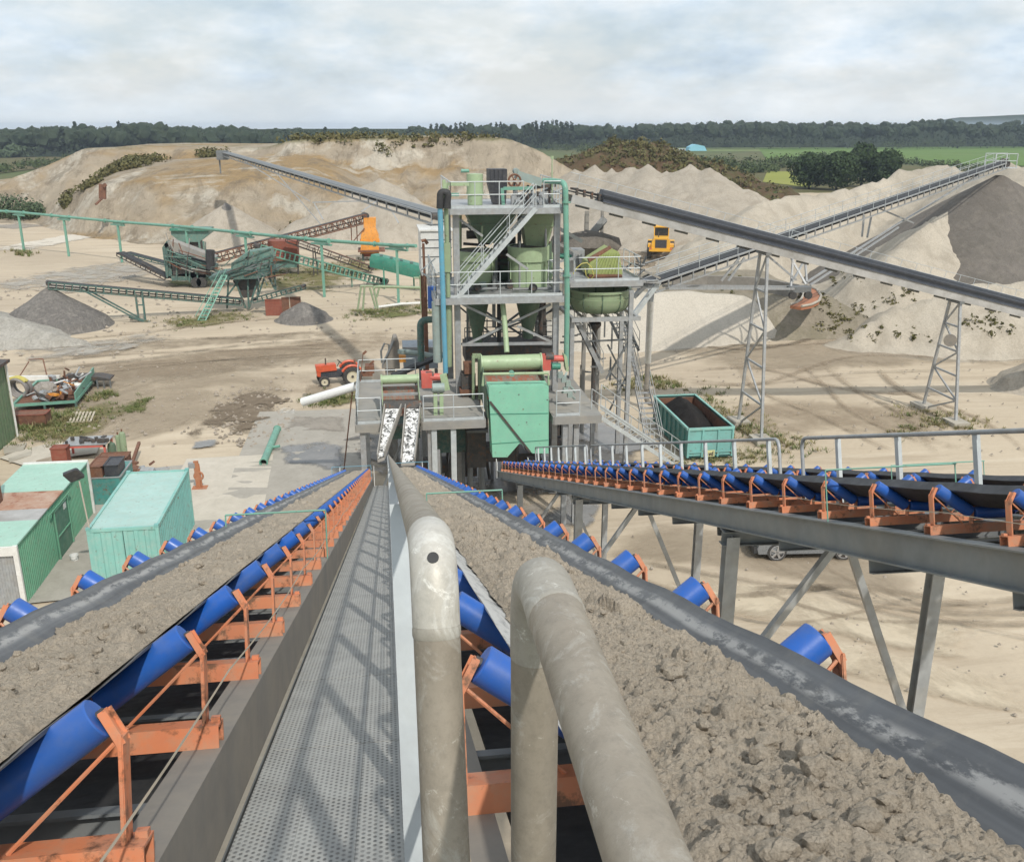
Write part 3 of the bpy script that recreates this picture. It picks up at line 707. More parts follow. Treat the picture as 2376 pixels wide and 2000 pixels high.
def bluff_mat():
    k=N('quarry_bluff_sand'); geo=k.n('ShaderNodeNewGeometry'); sx=k.n('ShaderNodeSeparateXYZ'); k.l(geo.outputs['Normal'],sx.inputs[0]); pz=k.n('ShaderNodeSeparateXYZ'); k.l(k.co,pz.inputs[0])
    col=k.mix(k.ramp(k.noise(.06,8,.65,None,.6),[(.36,0),(.64,1)]),(.58,.49,.37),(.48,.40,.30))
    flat=k.ramp(sx.outputs[2],[(.80,0),(.93,1)])
    och=k.ramp(k.noise(.03,6,.6,k.mapping((1,1,2),(0,0,0),(4,9,2)),.8),[(.46,0),(.58,1)])
    col=k.mix(k.math('MULTIPLY',k.math('MULTIPLY',och,flat),.85),col,(.46,.31,.15))
    band=k.ramp(k.noise(.022,4,.5,k.mapping((.35,.35,6),(0,0,0),(1,2,3)),.5),[(.54,0),(.60,.5)])
    col=k.mix(band,col,(.47,.335,.18))
    col=k.mix(k.ramp(k.noise(.07,8,.7,k.mapping((1,1,1.5),(0,0,0),(8,2,7)),.5),[(.53,0),(.60,.8)]),col,(.70,.64,.53))
    col=k.mix(k.ramp(k.noise(.16,9,.75,k.mapping((1,.5,.6)),.6),[(.53,0),(.60,.6)]),col,(.29,.235,.17))
    col=k.mix(k.ramp(k.noise(.5,9,.75,k.mapping((1,.3,.4)),.5),[(.54,0),(.66,.6)]),col,(.29,.235,.17))
    hi=k.ramp(k.math('MULTIPLY',pz.outputs[2],.05),[(.60,0),(.66,1)])
    gr=k.math('MULTIPLY',k.math('MULTIPLY',k.ramp(k.noise(.08,7,.7),[(.46,0),(.54,1)]),flat),hi)
    col=k.mix(k.math('MULTIPLY',gr,.8),col,(.20,.19,.085))
    n=k.bump(k.noise(.35,10,.78,k.mapping((1,1,.5)),1.2),.9,1.6); n=k.bump(k.noise(1.6,6,.75),.5,.4,n)
    return k.set(col,.97,0,n,.1)
M['bluff']=bluff_mat()
M['smooth_pile']=pile_mat('smooth_light_sand',(.53,.485,.41),(.49,.445,.37),(.455,.41,.34),.2,8,.2)
M['bank_soil']=pile_mat('weedy_grey_soil',(.32,.28,.215),(.27,.235,.18),(.20,.18,.12),.5,5,.5)
# the big quarry bluff in the background, seen below the wood
def smooth(a,b,t): t=max(0,min(1,(t-a)/(b-a))); return t*t*(3-2*t)
BX=[(-175,4,0),(-140,7.5,0)]
top_edge=[AY(x,y,Y) for x,y,Y in ((0,425,206),(100,388,208),(195,347,207),(300,343,206),(500,344,205),(620,342,200),(680,324,196),(1000,321,192),(1180,322,188),(1255,352,182),(1330,396,176),(1400,432,170),(1460,470,160))]
lower=[AY(x,y,Y) for x,y,Y in ((90,470,192),(160,455,184),(240,425,172),(340,424,163),(480,417,162),(640,412,164),(720,416,163),(790,450,158))]
def interp(e,x,sl,sr):
    if x<=e[0].x: return e[0].z-(e[0].x-x)*sl, e[0].y-(e[0].x-x)*.1
    if x>=e[-1].x: return e[-1].z-(x-e[-1].x)*sr, e[-1].y
    for i in range(len(e)-1):
        if e[i].x<=x<=e[i+1].x:
            t=(x-e[i].x)/(e[i+1].x-e[i].x); return e[i].z+(e[i+1].z-e[i].z)*t, e[i].y+(e[i+1].y-e[i].y)*t
def bluff_h(x,y):
    ez,ey=interp(top_edge,x,.10,.5); lz,ly=interp(lower,x,.22,.5)
    nz=NZ.fractal(V(x*.03,y*.03,2.2),.9,2,6); gul=abs(NZ.fractal(V(x*.13,y*.035,7.7),.75,2,5)); g2=abs(NZ.fractal(V(x*.4,y*.12,1),.7,2,3))
    d=ey-y+5*NZ.fractal(V(x*.05,4,y*.02),.9,2,4)
    if d<=0: h=ez+.25*nz+min(0,(d+55)*.02)
    else:
        right=smooth(-25,5,x)
        hu=ez-min(d,6)*.95*right-min(d,6)*.5*(1-right)
        if d>6: hu-=max(0,d-6-4*right)*.46
        dl=ly-y+3*NZ.fractal(V(x*.07,2,y*.03),.9,2,4)
        hl=lz-dl*.62 if dl>0 else lz+min(-dl,22)*.12+.15*nz
        if dl>0: hl+=min(1,dl/3)*(.9*gul-.3*g2)
        h=max(hu+min(1,d/5)*(.9*nz+1.5*gul-.7*g2),hl)
    if h<1.2: h=1.2*math.exp((h-1.2)/1.6)-.32
    if y>290: h-=(y-290)*.2
    return h
tag(heightfield('quarry_bluff',M['bluff'],-190,55,118,300,bluff_h,1.0,loc=(-60,190,0)),kind='structure')
# heaps at the foot of the bluff
heap('sand_heap','rounded pale grey heap in front of the bluff, under the long grey conveyor',M['pale_pile'],[AY(880,415,150),AY(830,440,150),AY(770,470,148)],.55,.9,.5,.12,.5,3,group=None)
heap('gravel_heap','small sharp pale heap below the bluff, under the head of the long conveyor',M['pale_pile'],[AY(524,471,150)],.60,.6,.15,.3,0,4)
a_=AY(524,468,149.6); q_=G(600,541); heap('gravel_streak','dark gravel streak running down the right side of the small pale heap',M['gravel'],[tuple(a_),(q_.x,q_.y,.25)],1.1,.4,.05,.5,0,14)
# the near left gravel cone, with the whitish spread around it
hc=AY(112,665,86)
heap('gravel_cone','sharp dark grey gravel cone under the end of the left slatted conveyor',M['gravel'],[tuple(hc)],.66,.3,.10,.5,0,6)
heap('gravel_spread','whitish gravel spread skirting the dark cone at the left',M['white_gravel'],[tuple(AY(-60,712,84)),tuple(AY(40,742,80.5)),tuple(AY(105,768,78.5)),tuple(G(230,795,.35)),tuple(G(380,775,.25))],.36,.35,.14,.4,0,7)
heap('gravel_cone','broad light grey gravel cone beside the rust red plates',M['pile_b'] if 'pile_b' in M else M['gravel'],[tuple(AY(702,700,86))],.52,.3,.08,.5,0,8)
heap('gravel_heap','low grey heap of gravel beneath the slatted conveyor',M['gravel'],[tuple(AY(430,700,97))],.45,.4,.1,.4,0,9)
heap('gravel_heap','wide flat grey heap behind the green posts',M['gravel'],[tuple(AY(790,660,112)),tuple(AY(880,640,118))],.3,.5,.15,.3,0,12)
# right hand side: row of peaks, brown soil, the smooth heap in front, the great hill
pk=[(1335,405),(1378,401),(1420,398),(1465,400),(1503,395),(1545,400),(1600,402),(1645,398),(1690,425),(1730,455)]
pts=[]
for i,(x,y) in enumerate(pk):
    Y=168-3.4*i; p=AY(x,y,Y); pts.append(p)
def peaks(x,y):
    h=-9
    for i,p in enumerate(pts):
        d=math.hypot((x-p.x),(y-p.y)*.55); v=p.z+.75+.5*math.sin(i*2.3)-.66*d
        h=max(h,v)
    d,z=min((seg_d((x,y),tuple(pts[i]),tuple(pts[i+1])) for i in range(len(pts)-1)),key=lambda t:t[0])
    h=max(h,z-2.1-.58*d)
    w=min(1,max(0,h+.3)); h+=w*(.25*NZ.fractal(V(x*.25,y*.25,0),.9,2,5)+.4*abs(NZ.fractal(V(x*.4,y*.12,3),.7,2,4)))
    return h if h>.6 else .6*math.exp((h-.6)/.6)-.33
tag(heightfield('sand_ridge',M['pale_pile'],0,95,108,195,peaks,.7),'long pale sand ridge with a row of pointed peaks behind the plant tower','heap')
SOIL=[tuple(AY(1390,375,225)),tuple(AY(1450,326,228)),tuple(AY(1530,343,226)),tuple(AY(1600,395,220)),tuple(AY(1760,440,205))]
soil_f=ridge(SOIL,.34,1.3,.12,1.2,11,1.5)
heap('soil_heap','broad dark brown soil heap overgrown at the edges, far right of the tower',M['soil'],SOIL,.34,1.2,1.3,.12,1.2,11,toe=1.5)
heap('sand_heap','smooth light grey sand heap with a rounded flank, between the trestles',M['smooth_pile'],[tuple(AY(1400,675,75)),tuple(AY(1600,675,75.5)),tuple(AY(1725,685,76)),tuple(AY(1835,745,75.5))],.62,.35,.12,.2,0,13)
def bank_h(x,y):
    d=max(18-x,0,x-38,76-y,y-92); e=NZ.noise(V(x*.15,y*.15,3))*1.5
    return min(2.7,2.7-.55*(d+e)*1.0)+.06*NZ.noise(V(x*.6,y*.6,0)) if d>0 else 2.7+.06*NZ.noise(V(x*.6,y*.6,0))
tag(heightfield('raised_bank',M['bank_soil'],8,48,66,102,bank_h,.6),kind='structure')
hill=[(1725,500,108),(1760,475,112),(1850,450,116),(1990,442,118),(2090,402,120),(2180,385,118),(2260,400,112),(2340,385,104),(2420,400,96)]
hp=[AY(*q) for q in hill]
hp2=[AY(*q) for q in ((2060,600,84),(2150,528,89),(2240,462,94.5),(2285,572,88),(2376,592,85),(2500,610,82))]
hp3=[AY(*q) for q in ((1990,770,69),(2090,715,70),(2230,670,70),(2400,650,70),(2600,640,70))]
r1=ridge([tuple(p) for p in hp],.62,.7,.10,.9,21,.8); r2=ridge([tuple(p) for p in hp2],.66,.6,.12,.9,22,2.0); r3=ridge([tuple(p) for p in hp3],.6,.6,.12,.8,25,1.0)
tag(heightfield('sand_hill',M['hill_sand'],22,150,58,150,lambda x,y:max(r1(x,y),r2(x,y),r3(x,y)),.6),'great pale sand hill rising behind the sloping gallery at the right','heap')
apx=AY(2322,400,93)
heap('sand_cone','dark brown grey sand cone under the head of the radial stacker',M['dark_gravel'],[tuple(apx)],.62,.6,.2,.2,0,23)
heap('sand_heap','pale grey sand slope at the right edge, beside the second trestle',M['pale_pile'],[tuple(AY(2330,880,55.5)),tuple(AY(2420,825,56)),tuple(AY(2700,780,56))],.60,.35,.15,.3,.2,24)
# ---------------------------------------------------------------- vegetation, fields, water
def leaf_mat(name,tones,sc=.25):
    k=N(name); oi=k.n('ShaderNodeObjectInfo')
    col=k.mix(k.ramp(k.noise(sc,5,.6),[(.35,0),(.65,1)]),tones[0],tones[1]); col=k.mix(k.ramp(k.noise(sc*4,4,.7),[(.5,0),(.7,.8)]),col,tones[2])
    return k.set(col,.75,0,None,.15)
M['leaf_far']=leaf_mat('far_wood_leaves',((.026,.040,.022),(.036,.050,.026),(.050,.062,.032)),.05)
M['leaf']=leaf_mat('tree_leaves',((.040,.065,.025),(.030,.050,.020),(.065,.085,.035)),.3)
M['leaf_bush']=leaf_mat('scrub_leaves',((.075,.10,.035),(.055,.08,.028),(.12,.125,.055)),.3)
M['leaf_olive']=leaf_mat('dry_scrub_leaves',((.14,.125,.05),(.10,.10,.04),(.17,.14,.07)),.3)
M['leaf_grey']=leaf_mat('willow_leaves',((.085,.12,.065),(.07,.10,.05),(.12,.145,.085)),.3)
M['bark']=paint('bark',(.07,.055,.04),(.05,.04,.03),4,dirt=.2,rough=.9)
def rv(rng): 
    while True:
        p=V(rng.uniform(-1,1),rng.uniform(-1,1),rng.uniform(-1,1))
        if 0.01<p.length<1: return p
def leaves(m,c,r,n,size,rng,shell=.55,flat=.0):
    c=Vector(c); r=Vector(r); vs=[];fs=[]
    for i in range(n):
        d=rv(rng).normalized(); rad=shell+(1-shell)*rng.random()**.6
        p=c+V(d.x*r.x,d.y*r.y,d.z*r.z)*rad
        nrm=(d+rv(rng)*.9).normalized(); x=nrm.orthogonal().normalized(); a=rng.uniform(0,6.28); y=nrm.cross(x); x,y=x*math.cos(a)+y*math.sin(a),y*math.cos(a)-x*math.sin(a)
        s=size*rng.uniform(.6,1.3); k=len(vs)
        vs+=[p-x*s*.5,p-y*s*.34+x*s*.08,p+x*s*.5,p+y*s*.34-x*s*.05]; fs.append((k,k+1,k+2,k+3))
    m.add(vs,fs)
def crown(m,c,r,n,size,rng,lobes=7):
    # lobed crown: several overlapping leafy clumps with gaps between them
    c=Vector(c); r=Vector(r); leaves(m,c,r*.72,int(n*.25),size*1.2,rng,.5)
    for i in range(lobes):
        d=rv(rng).normalized(); d.z=abs(d.z)*.9-.25; q=c+V(d.x*r.x,d.y*r.y,d.z*r.z)*.62
        leaves(m,q,r*rng.uniform(.32,.5),int(n*.75/lobes),size,rng,.45)
def tree(label,x,y,h,rad,seed,mat,group=None,name='tree',n=1500,size=.55,trunk=.28):
    rng=random.Random(seed); t=thing(name,label,'tree',(x,y,-.3),group)
    m=MB(); m.tube([(x,y,-.3),(x+.1,y,h*.35),(x-.1,y+.1,h*.8)],.3,8,True,[.03*h,.022*h,.006*h])
    for i in range(6):
        a=rng.uniform(0,6.28); z=h*rng.uniform(.3,.65); m.tube([(x,y,z),(x+math.cos(a)*rad*.6,y+math.sin(a)*rad*.6,z+h*.18)],.1,5,True,[.012*h,.004*h])
    m.build('trunk',M['bark'],t)
    m=MB(); crown(m,(x,y,h*(.5+trunk*.3)),(rad,rad,h*(.5-trunk*.3)),n,size,rng,9); leaves(m,(x,y,h*.28),(rad*.9,rad*.9,h*.26),n//4,size,rng,.3)
    m.build('crown',mat,t,smooth=False); return t
def bush(label,x,y,z,r,h,seed,mat,n=260,size=.3,group=None,kind=None,name='bush'):
    rng=random.Random(seed); m=MB()
    for i in range(5):
        a=rng.uniform(0,6.28); d=rng.uniform(0,.6); leaves(m,(x+math.cos(a)*r*d,y+math.sin(a)*r*d*.8,z+h*.42),(r*.55,r*.55,h*.55*rng.uniform(.7,1.1)),n//5,size,rng,.25)
    for i in range(5):
        a=rng.uniform(0,6.28); m.tube([(x,y,z-.1),(x+math.cos(a)*r*.4,y+math.sin(a)*r*.4,z+h*.5)],.02,4)
    return tag(m.build(name,mat,None,loc=(x,y,z),smooth=False),label,'bush' if not kind else None,group,kind)
# far wood: one mass
rng=random.Random(11); m=MB()
sky=[(-300,292),(0,298),(60,292),(150,288),(250,287),(330,279),(420,289),(520,286),(600,295),(700,293),(820,296),(950,293),(1050,290),(1130,285),(1200,287),(1300,283),(1400,286),(1480,284),(1560,280),(1650,281),(1735,274),(1800,281),(1900,282),(2000,279),(2080,284),(2180,272),(2230,276),(2300,283),(2376,279),(2600,280)]
def skyy(x):
    for i in range(len(sky)-1):
        if sky[i][0]<=x<=sky[i+1][0]:
            t=(x-sky[i][0])/(sky[i+1][0]-sky[i][0]); return sky[i][1]+(sky[i+1][1]-sky[i][1])*t
    return 285
for row in range(2):
    x=-320.
    while x<2680:
        Y=(640 if x<620 else 640+min(1,(x-620)/500)*130)-row*28+rng.uniform(-14,14)
        p=AY(x,skyy(x)+rng.uniform(-2,6)+row*6,Y); h=p.z+.3
        conif=(1000<x<1330 and rng.random()<.6) or rng.random()<.06
        rd=rng.uniform(4.0,8.0)*(1.25 if x<620 else .9) if not conif else 3.2
        if conif: 
            for q in range(5): leaves(m,(p.x,p.y,h*(.35+.15*q)),(rd*(1.15-.2*q),rd*(1.15-.2*q),h*.13),22,2.2,rng,.4)
        else:
            for q in range(4):
                d=rv(rng); cc=(p.x+d.x*rd*.75,p.y+d.y*rd*.5,h-rd*.72+d.z*1.0-rng.uniform(0,2.2)); m.blob(cc,(rd*.62,rd*.62,rd*.60),rng.randint(0,999),.5,2,2.2); leaves(m,cc,(rd*.70,rd*.70,rd*.68),46,.9,rng,.9)
        leaves(m,(p.x,p.y,h*.42),(rd*1.2,rd*1.0,h*.42),30,2.2,rng,.55)
        x+=rng.uniform(16,27) if not conif else rng.uniform(9,14)
wood=m
for xa,xb,Y,hh in ((-330,620,672,15),(620,2680,800,15)):
    a,b_=AY(xa,340,Y),AY(xb,340,Y); wood.add([(a.x,Y,-.3),(b_.x,Y,-.3),(b_.x,Y+3,hh),(a.x,Y+3,hh)],[(0,1,2,3)])
tag(wood.build('woodland',M['leaf_far'],None,loc=(100,700,0),smooth=False),'dark far wood closing the horizon behind quarry and fields',None,None,'stuff')
# fields
M['field_green']=ground_mat('green_meadow',((.125,.20,.05),(.11,.175,.045),(.145,.205,.065)),((.10,.16,.04),(.165,.215,.075)),.01,bump=0)
M['field_pale']=ground_mat('pale_meadow',((.17,.22,.085),(.15,.19,.075),(.20,.22,.10)),((.13,.16,.06),(.22,.23,.11)),.012,bump=0)
M['field_yellow']=ground_mat('yellow_green_field',((.27,.28,.065),(.23,.25,.06),(.28,.28,.08)),((.20,.22,.05),(.30,.29,.09)),.012,bump=0)
M['scrubland']=ground_mat('scrubland_ground',((.13,.115,.055),(.10,.105,.045),(.16,.125,.07)),((.08,.085,.035),(.18,.15,.09)),.03,bump=.3)
k=N('lake_water'); M['water']=k.set((.05,.06,.06),.05,0,k.bump(k.noise(.6,4),.03,.05))
sheet('field',[gq(1780,372),gq(2600,390),gq(2600,338),gq(1760,344)],-.06,M['field_green'],0)
sheet('field',[gq(1400,352),gq(1900,352),gq(1900,338),gq(1330,337)],-.10,M['field_pale'],0)
sheet('field',[gq(1880,341),gq(2600,337),gq(2600,331),gq(1880,333)],-.12,M['field_pale'],0)
sheet('field',[gq(1770,422),gq(1880,435),gq(1900,398),gq(1780,398)],-.04,M['field_yellow'],0)
sheet('field',[gq(2310,430),gq(2600,450),gq(2600,392),gq(2310,392)],-.05,M['field_yellow'],0)
sheet('scrubland',[gq(1340,470),gq(1800,520),gq(2600,480),gq(2600,395),gq(1900,380),gq(1300,372)],-.14,M['scrubland'],0)
sheet('lake',[gq(-300,400),gq(170,372),gq(330,345),gq(200,342),gq(-300,344)],-.09,M['water'],0)
sheet('lake_bank',[gq(-300,420),gq(0,402),gq(110,388),gq(250,366),gq(120,364),gq(-300,372)],-.05,M['scrubland'],0)
# hedges and bushes between the fields: too many to count
rng=random.Random(4); m=MB()
def hedge(pts,n,hr,rr):
    for i in range(n):
        t=rng.random()*(len(pts)-1); j=int(t); f=t-j
        px=pts[j][0]+(pts[j+1][0]-pts[j][0])*f; py=pts[j][1]+(pts[j+1][1]-pts[j][1])*f+rng.uniform(-4,5)
        g=G(px,py); h=rng.uniform(*hr); r=rng.uniform(*rr); leaves(m,(g.x,g.y,h*.45-.3),(r,r,h*.55),34,1.1,rng,.35)
hedge([(1420,372),(1560,386),(1700,390),(1850,385),(1960,380)],190,(3,6.5),(2,3.6))
hedge([(1560,400),(1650,425),(1720,450),(1800,480)],90,(1.5,3.5),(1.2,2.4))
hedge([(1580,410),(1700,400),(1800,395)],60,(2,4),(1.5,3)); hedge([(1870,362),(2050,372),(2160,385),(2300,400)],60,(2,4),(1.5,3))
hedge([(-60,405),(30,392),(120,380),(230,366)],60,(2,4.5),(1.5,3)); hedge([(-40,358),(60,352),(140,350)],26,(2,4),(2,3))
hedge([(1250,345),(1330,350),(1400,360)],40,(4,8),(3,5)); hedge([(2000,345),(2200,341),(2376,338)],60,(5,9),(4,6))
tag(m.build('hedgerow_bushes',M['leaf_bush'],None,loc=(150,350,0),smooth=False),'mixed bushes and hedges spread over the fields behind the heaps',None,None,'stuff')
m=MB(); rng=random.Random(8)

for i in range(420):
    a=SOIL[rng.randint(0,3)]; b_=SOIL[min(4,SOIL.index(a)+1)]; f=rng.random(); x=a[0]+(b_[0]-a[0])*f+rng.gauss(0,9); y=a[1]+(b_[1]-a[1])*f-abs(rng.gauss(0,14))+3
    z=soil_f(x,y)
    if z>-.2: r=rng.uniform(.5,1.5); leaves(m,(x,y,z+r*.3),(r,r,r*.7),18,.7,rng,.3)

# dry scrub on the soil heap and on the bluff crest
for px,py,Y,n,w,hh in ((300,368,190,260,62,30),(285,372,186,160,50,34),(270,385,190,80,40,20),(490,352,199,60,38,10),(830,322,197,40,120,3),(1000,321,194,50,160,3),(210,425,178,50,26,18),(150,415,180,24,20,10),(655,520,150,30,70,6),(700,330,197,20,60,5)):
    for i in range(n):
        x=px+rng.gauss(0,w*.45); y=py+rng.gauss(0,hh*.4); p=AY(x,y,Y+rng.uniform(-3,3)); zz=max(-.2,bluff_h(p.x,p.y))
        r=rng.uniform(.5,1.5); leaves(m,(p.x,p.y,zz+r*.35),(r,r,r*.8),22,.6,rng,.3)
def hill_h(x,y): return max(r1(x,y),r2(x,y),r3(x,y),bank_h(x,y) if 8<x<48 and 66<y<102 else -1)
def hit(px,py,y0=58,y1=135):
    Y=y0
    while Y<y1:
        p=AY(px,py,Y)
        if p.z<=hill_h(p.x,p.y): return p
        Y+=.4
    return None
for line,n,sp in ((((1900,770),(1960,740),(2060,700),(2140,670)),70,14),(((1880,690),(1930,720),(1960,760)),50,16),(((1960,790),(2080,770),(2160,790)),36,16),(((2230,760),(2290,740),(2330,790)),46,20),(((1650,655),(1760,660)),26,14),(((1890,650),(1990,640)),24,16)):
    for i in range(n):
        t_=rng.random()*(len(line)-1); j=int(t_); f=t_-j; q=hit(line[j][0]+(line[j+1][0]-line[j][0])*f+rng.gauss(0,sp),line[j][1]+(line[j+1][1]-line[j][1])*f+rng.gauss(0,sp*.6))
        if q: r=rng.uniform(.12,.38); leaves(m,(q.x,q.y,q.z+r*.4),(r,r,r*.8),14,.24,rng,.2)
tag(m.build('dry_scrub',M['leaf_olive'],None,loc=(0,200,0),smooth=False),'olive brown scrub on the bluff crest and on the soil heap',None,None,'stuff')
# the dark trees right of the middle, each its own
for i,(px,Y,top,rd,lb) in enumerate(((1885,262,352,6.5,'leftmost dark bushy tree of the clump beyond the stacker conveyor'),(1950,255,345,6.0,'broad dark tree in the middle of the clump, beside the tallest one'),(2010,268,326,6.0,'tallest dark tree of the clump beyond the stacker conveyor'),(2062,262,345,5.5,'rightmost dark tree of the clump, beside the green meadow'))):
    p=AY(px,top-7,Y); tree(lb,p.x,Y,p.z,rd,30+i,M['leaf'],'dark trees beyond the stacker',n=4200,size=.85,trunk=.1)
p=AY(60,332,600); tree('round pale willow on the lake shore at the far left',p.x-4,600,p.z+1,9,41,M['leaf_grey'],n=1200,size=1.5,trunk=.1)
p=AY(8,345,590); tree('lower pale willow cut by the left edge, on the lake shore',p.x,590,p.z,7,42,M['leaf_grey'],n=900,size=1.5,trunk=.1)
for i,(px,py,r,h,lb) in enumerate(((30,500,5.2,5.0,'big grey green shrub at the left edge in front of the bluff'),(84,500,4.0,3.9,'smaller rounded shrub beside the big one at the left edge'))):
    g=G(px,py+12); bush(lb,g.x,g.y,0,r,h,50+i,M['leaf_grey'],1500,.5,'shrubs in front of the bluff')
# a low distant rise at the right horizon
m=MB(); vs=[]; 
for i in range(41):
    px=2150+i*16; p=AY(px,274-9*math.exp(-((px-2450)/150)**2)+12*max(0,(2240-px)/90),4200); vs+=[(p.x,4200,-1),(p.x,4260,p.z)]
m.add(vs,[(2*i,2*i+2,2*i+3,2*i+1) for i in range(40)]); tag(m.build('hill',M['leaf_far'],None,loc=(2000,4200,0),smooth=False),kind='structure')

p=AY(1620,330,690); t=thing('tarpaulin_tent','tiny light blue tarpaulin tent at the edge of the far wood','tent',(p.x,690,-.3))
m=MB(); m.prism([(p.x-7,690,-.2),(p.x+7,690,-.2),(p.x+5,690,3.2),(p.x-2,690,4.6),(p.x-6,690,2.6)],V(0,8,0)); m.build('canopy',M['tent_blue'],t)
m=MB(); m.bb((p.x-34,690,-.2),(p.x-9,693,1.6)); m.build('side_stack',M['galv_light'],t)
# ================================================================ the plant tower with its tanks, screens, pipes and stairs
def PB(m,x0,y0,x1,y1,Y,dy):
    xm=(x0+x1)/2; z1=AY(xm,y0,Y).z; z0=AY(xm,y1,Y).z; ym=(y0+y1)/2; X0=AY(x0,ym,Y).x; X1=AY(x1,ym,Y).x
    m.bb((X0,Y,z0),(X1,Y+dy,z1)); return m
def rail(m,pts,h=1.1,sp=1.4,r=.022,closed=False,mid=True):
    pts=[Vector(p) for p in pts]; up=V(0,0,1)
    for a,b in zip(pts[:-1],pts[1:]):
        for f in ((1.0,.52,.08) if mid else (1.0,)):
            if f<.1: m.bar(a+up*.07,b+up*.07,.008,.12)
            else: m.tube([a+up*h*f,b+up*h*f],r,6)
        n=max(1,int((b-a).length/sp+.5))
        for i in range(n+1):
            p=a.lerp(b,i/n); m.tube([p-up*.12,p+up*h],r,6)
def stair(m,p0,p1,wv,n,pitch_rail=True):
    # p0 bottom, p1 top (one edge), wv the vector across the treads
    p0,p1,wv=Vector(p0),Vector(p1),Vector(wv); d=p1-p0; run=V(d.x,d.y,0).normalized()
    for o in (V(0,0,0),wv): m.bar(p0+o,p1+o,.03,.2)
    for i in range(1,n):
        c=p0.lerp(p1,i/n)+wv*.5; w=wv.normalized(); rot=Matrix((w,run,V(0,0,1))).transposed(); m.box(c,(wv.length-.04,.24,.03),rot)
    up=V(0,0,1)
    if pitch_rail:
        for o in (V(0,0,0),wv):
            for f in (.5,1.0): m.tube([p0+o+up*f,p1+o+up*f],.02,6)
            k=max(2,int(d.length/1.3))
            for i in range(k+1):
                q=p0.lerp(p1,i/k)+o; m.tube([q,q+up*1.0],.02,6)
ZL=5.0; YF=37.2
ctr=V(5.7,43.5,0)
tw=thing('plant_tower','tall grey steel tower with two railed decks and a stair, behind the belts','tower',ctr)
YC=41.4; YB=46.2
xl=AY(1062,760,YC).x; xr=AY(1289,760,YC).x
zt=AY(1170,484,YC-.6).z; zm=AY(1160,690,YC-.8).z
for x,y,top in ((xl,YC,zt),(xr,YC,zt),(xl,YB,zt),(xr,YB,zt)):
    m=MB(); m.ibeam((x,y,0.02),(x,y,top-.2),.26,.26,.02,up=V(0,1,0)); m.box((x,y,.02),(.5,.5,.04)); m.build('column',M['galv'],tw)
for (z,x0,x1,y0,y1,hh) in ((zm,AY(1010,690,YC-.8).x,AY(1309,690,YC-.8).x,YC-.8,YB+.5,.28),(zt,AY(1043,484,YC-.6).x,AY(1308,484,YC-.6).x,YC-.6,YB+.3,.24)):
    m=MB()
    m.bb((x0+.1,y0+.1,z-.06),(x1-.1,y1-.1,z-.02))
    for a,b in (((x0,y0),(x1,y0)),((x0,y1),(x1,y1)),((x0,y0),(x0,y1)),((x1,y0),(x1,y1))):
        m.bar((a[0],a[1],z-hh/2),(b[0],b[1],z-hh/2),.09,hh)
    for i in range(1,4): m.bar((x0+(x1-x0)*i/4,y0,z-.16),(x0+(x1-x0)*i/4,y1,z-.16),.1,.18)
    dk=m.build('deck',M['galv'],tw)
    m=MB(); 
    if z==zm:
        rail(m,[(x0+.05,y1,z),(x0+.05,y0+.05,z),(x1-.05,y0+.05,z),(x1-.05,y1,z)],1.1,1.3)
        a=AY(1058,690,YC-.8).x
    else: rail(m,[(x0+.05,y1,z),(x0+.05,y0+.05,z),(AY(1215,484,YC-.6).x,y0+.05,z)],1.1,1.15); m.build('railing',M['galv_light'],tw); m=MB(); rail(m,[(AY(1262,484,YC-.6).x,y0+.05,z),(x1-.05,y0+.05,z),(x1-.05,y1,z)],1.1,.7)
    m.build('railing',M['galv_light'],tw)
# stair from the middle to the top deck, along the front
m=MB(); stair(m,V(AY(1061,684,YC-.7).x,YC-.75,zm),V(AY(1243,486,YC-.7).x,YC-.75,zt),V(0,.75,0),17); m.build('staircase',M['galv_light'],tw)
# braces
def br(p,q,Y0,Y1,w=.1,mat='galv',name='brace',root=None):
    m=MB(); m.bar(AY(*p,Y0),AY(*q,Y1),w,w,up=V(0,1,0)); m.build(name,M[mat],root or tw)
br((1072,706),(1170,752),YC,YC); br((1278,706),(1080,800),YC+.1,YC+.1); br((1200,757),(1285,796),YC,YC)
br((1072,800),(1285,796),YC,YC,.12); br((1060,505),(1120,548),YC+.1,YC+.1); br((1284,560),(1345,590),YC+.3,YC+1.5); br((1175,590),(1225,625),YC-.1,YC-.1)
br((1160,755),(1118,800),YC+2,YC+2,.09,'galv_dark'); br((1240,700),(1120,790),YB,YB,.1,'galv_dark'); br((1090,700),(1230,790),YB,YB,.1,'galv_dark')
br((1080,785),(1280,785),YB,YB,.12,'galv_dark'); br((1080,745),(1280,745),YB-.8,YB-.8,.05,'galv_dark'); br((1080,770),(1280,770),YB-.8,YB-.8,.05,'galv_dark')
for x in (1090,1130,1150,1175,1215,1250,1268): br((x,740),(x,800),YB-.8,YB-.8,.05,'galv_dark','post')
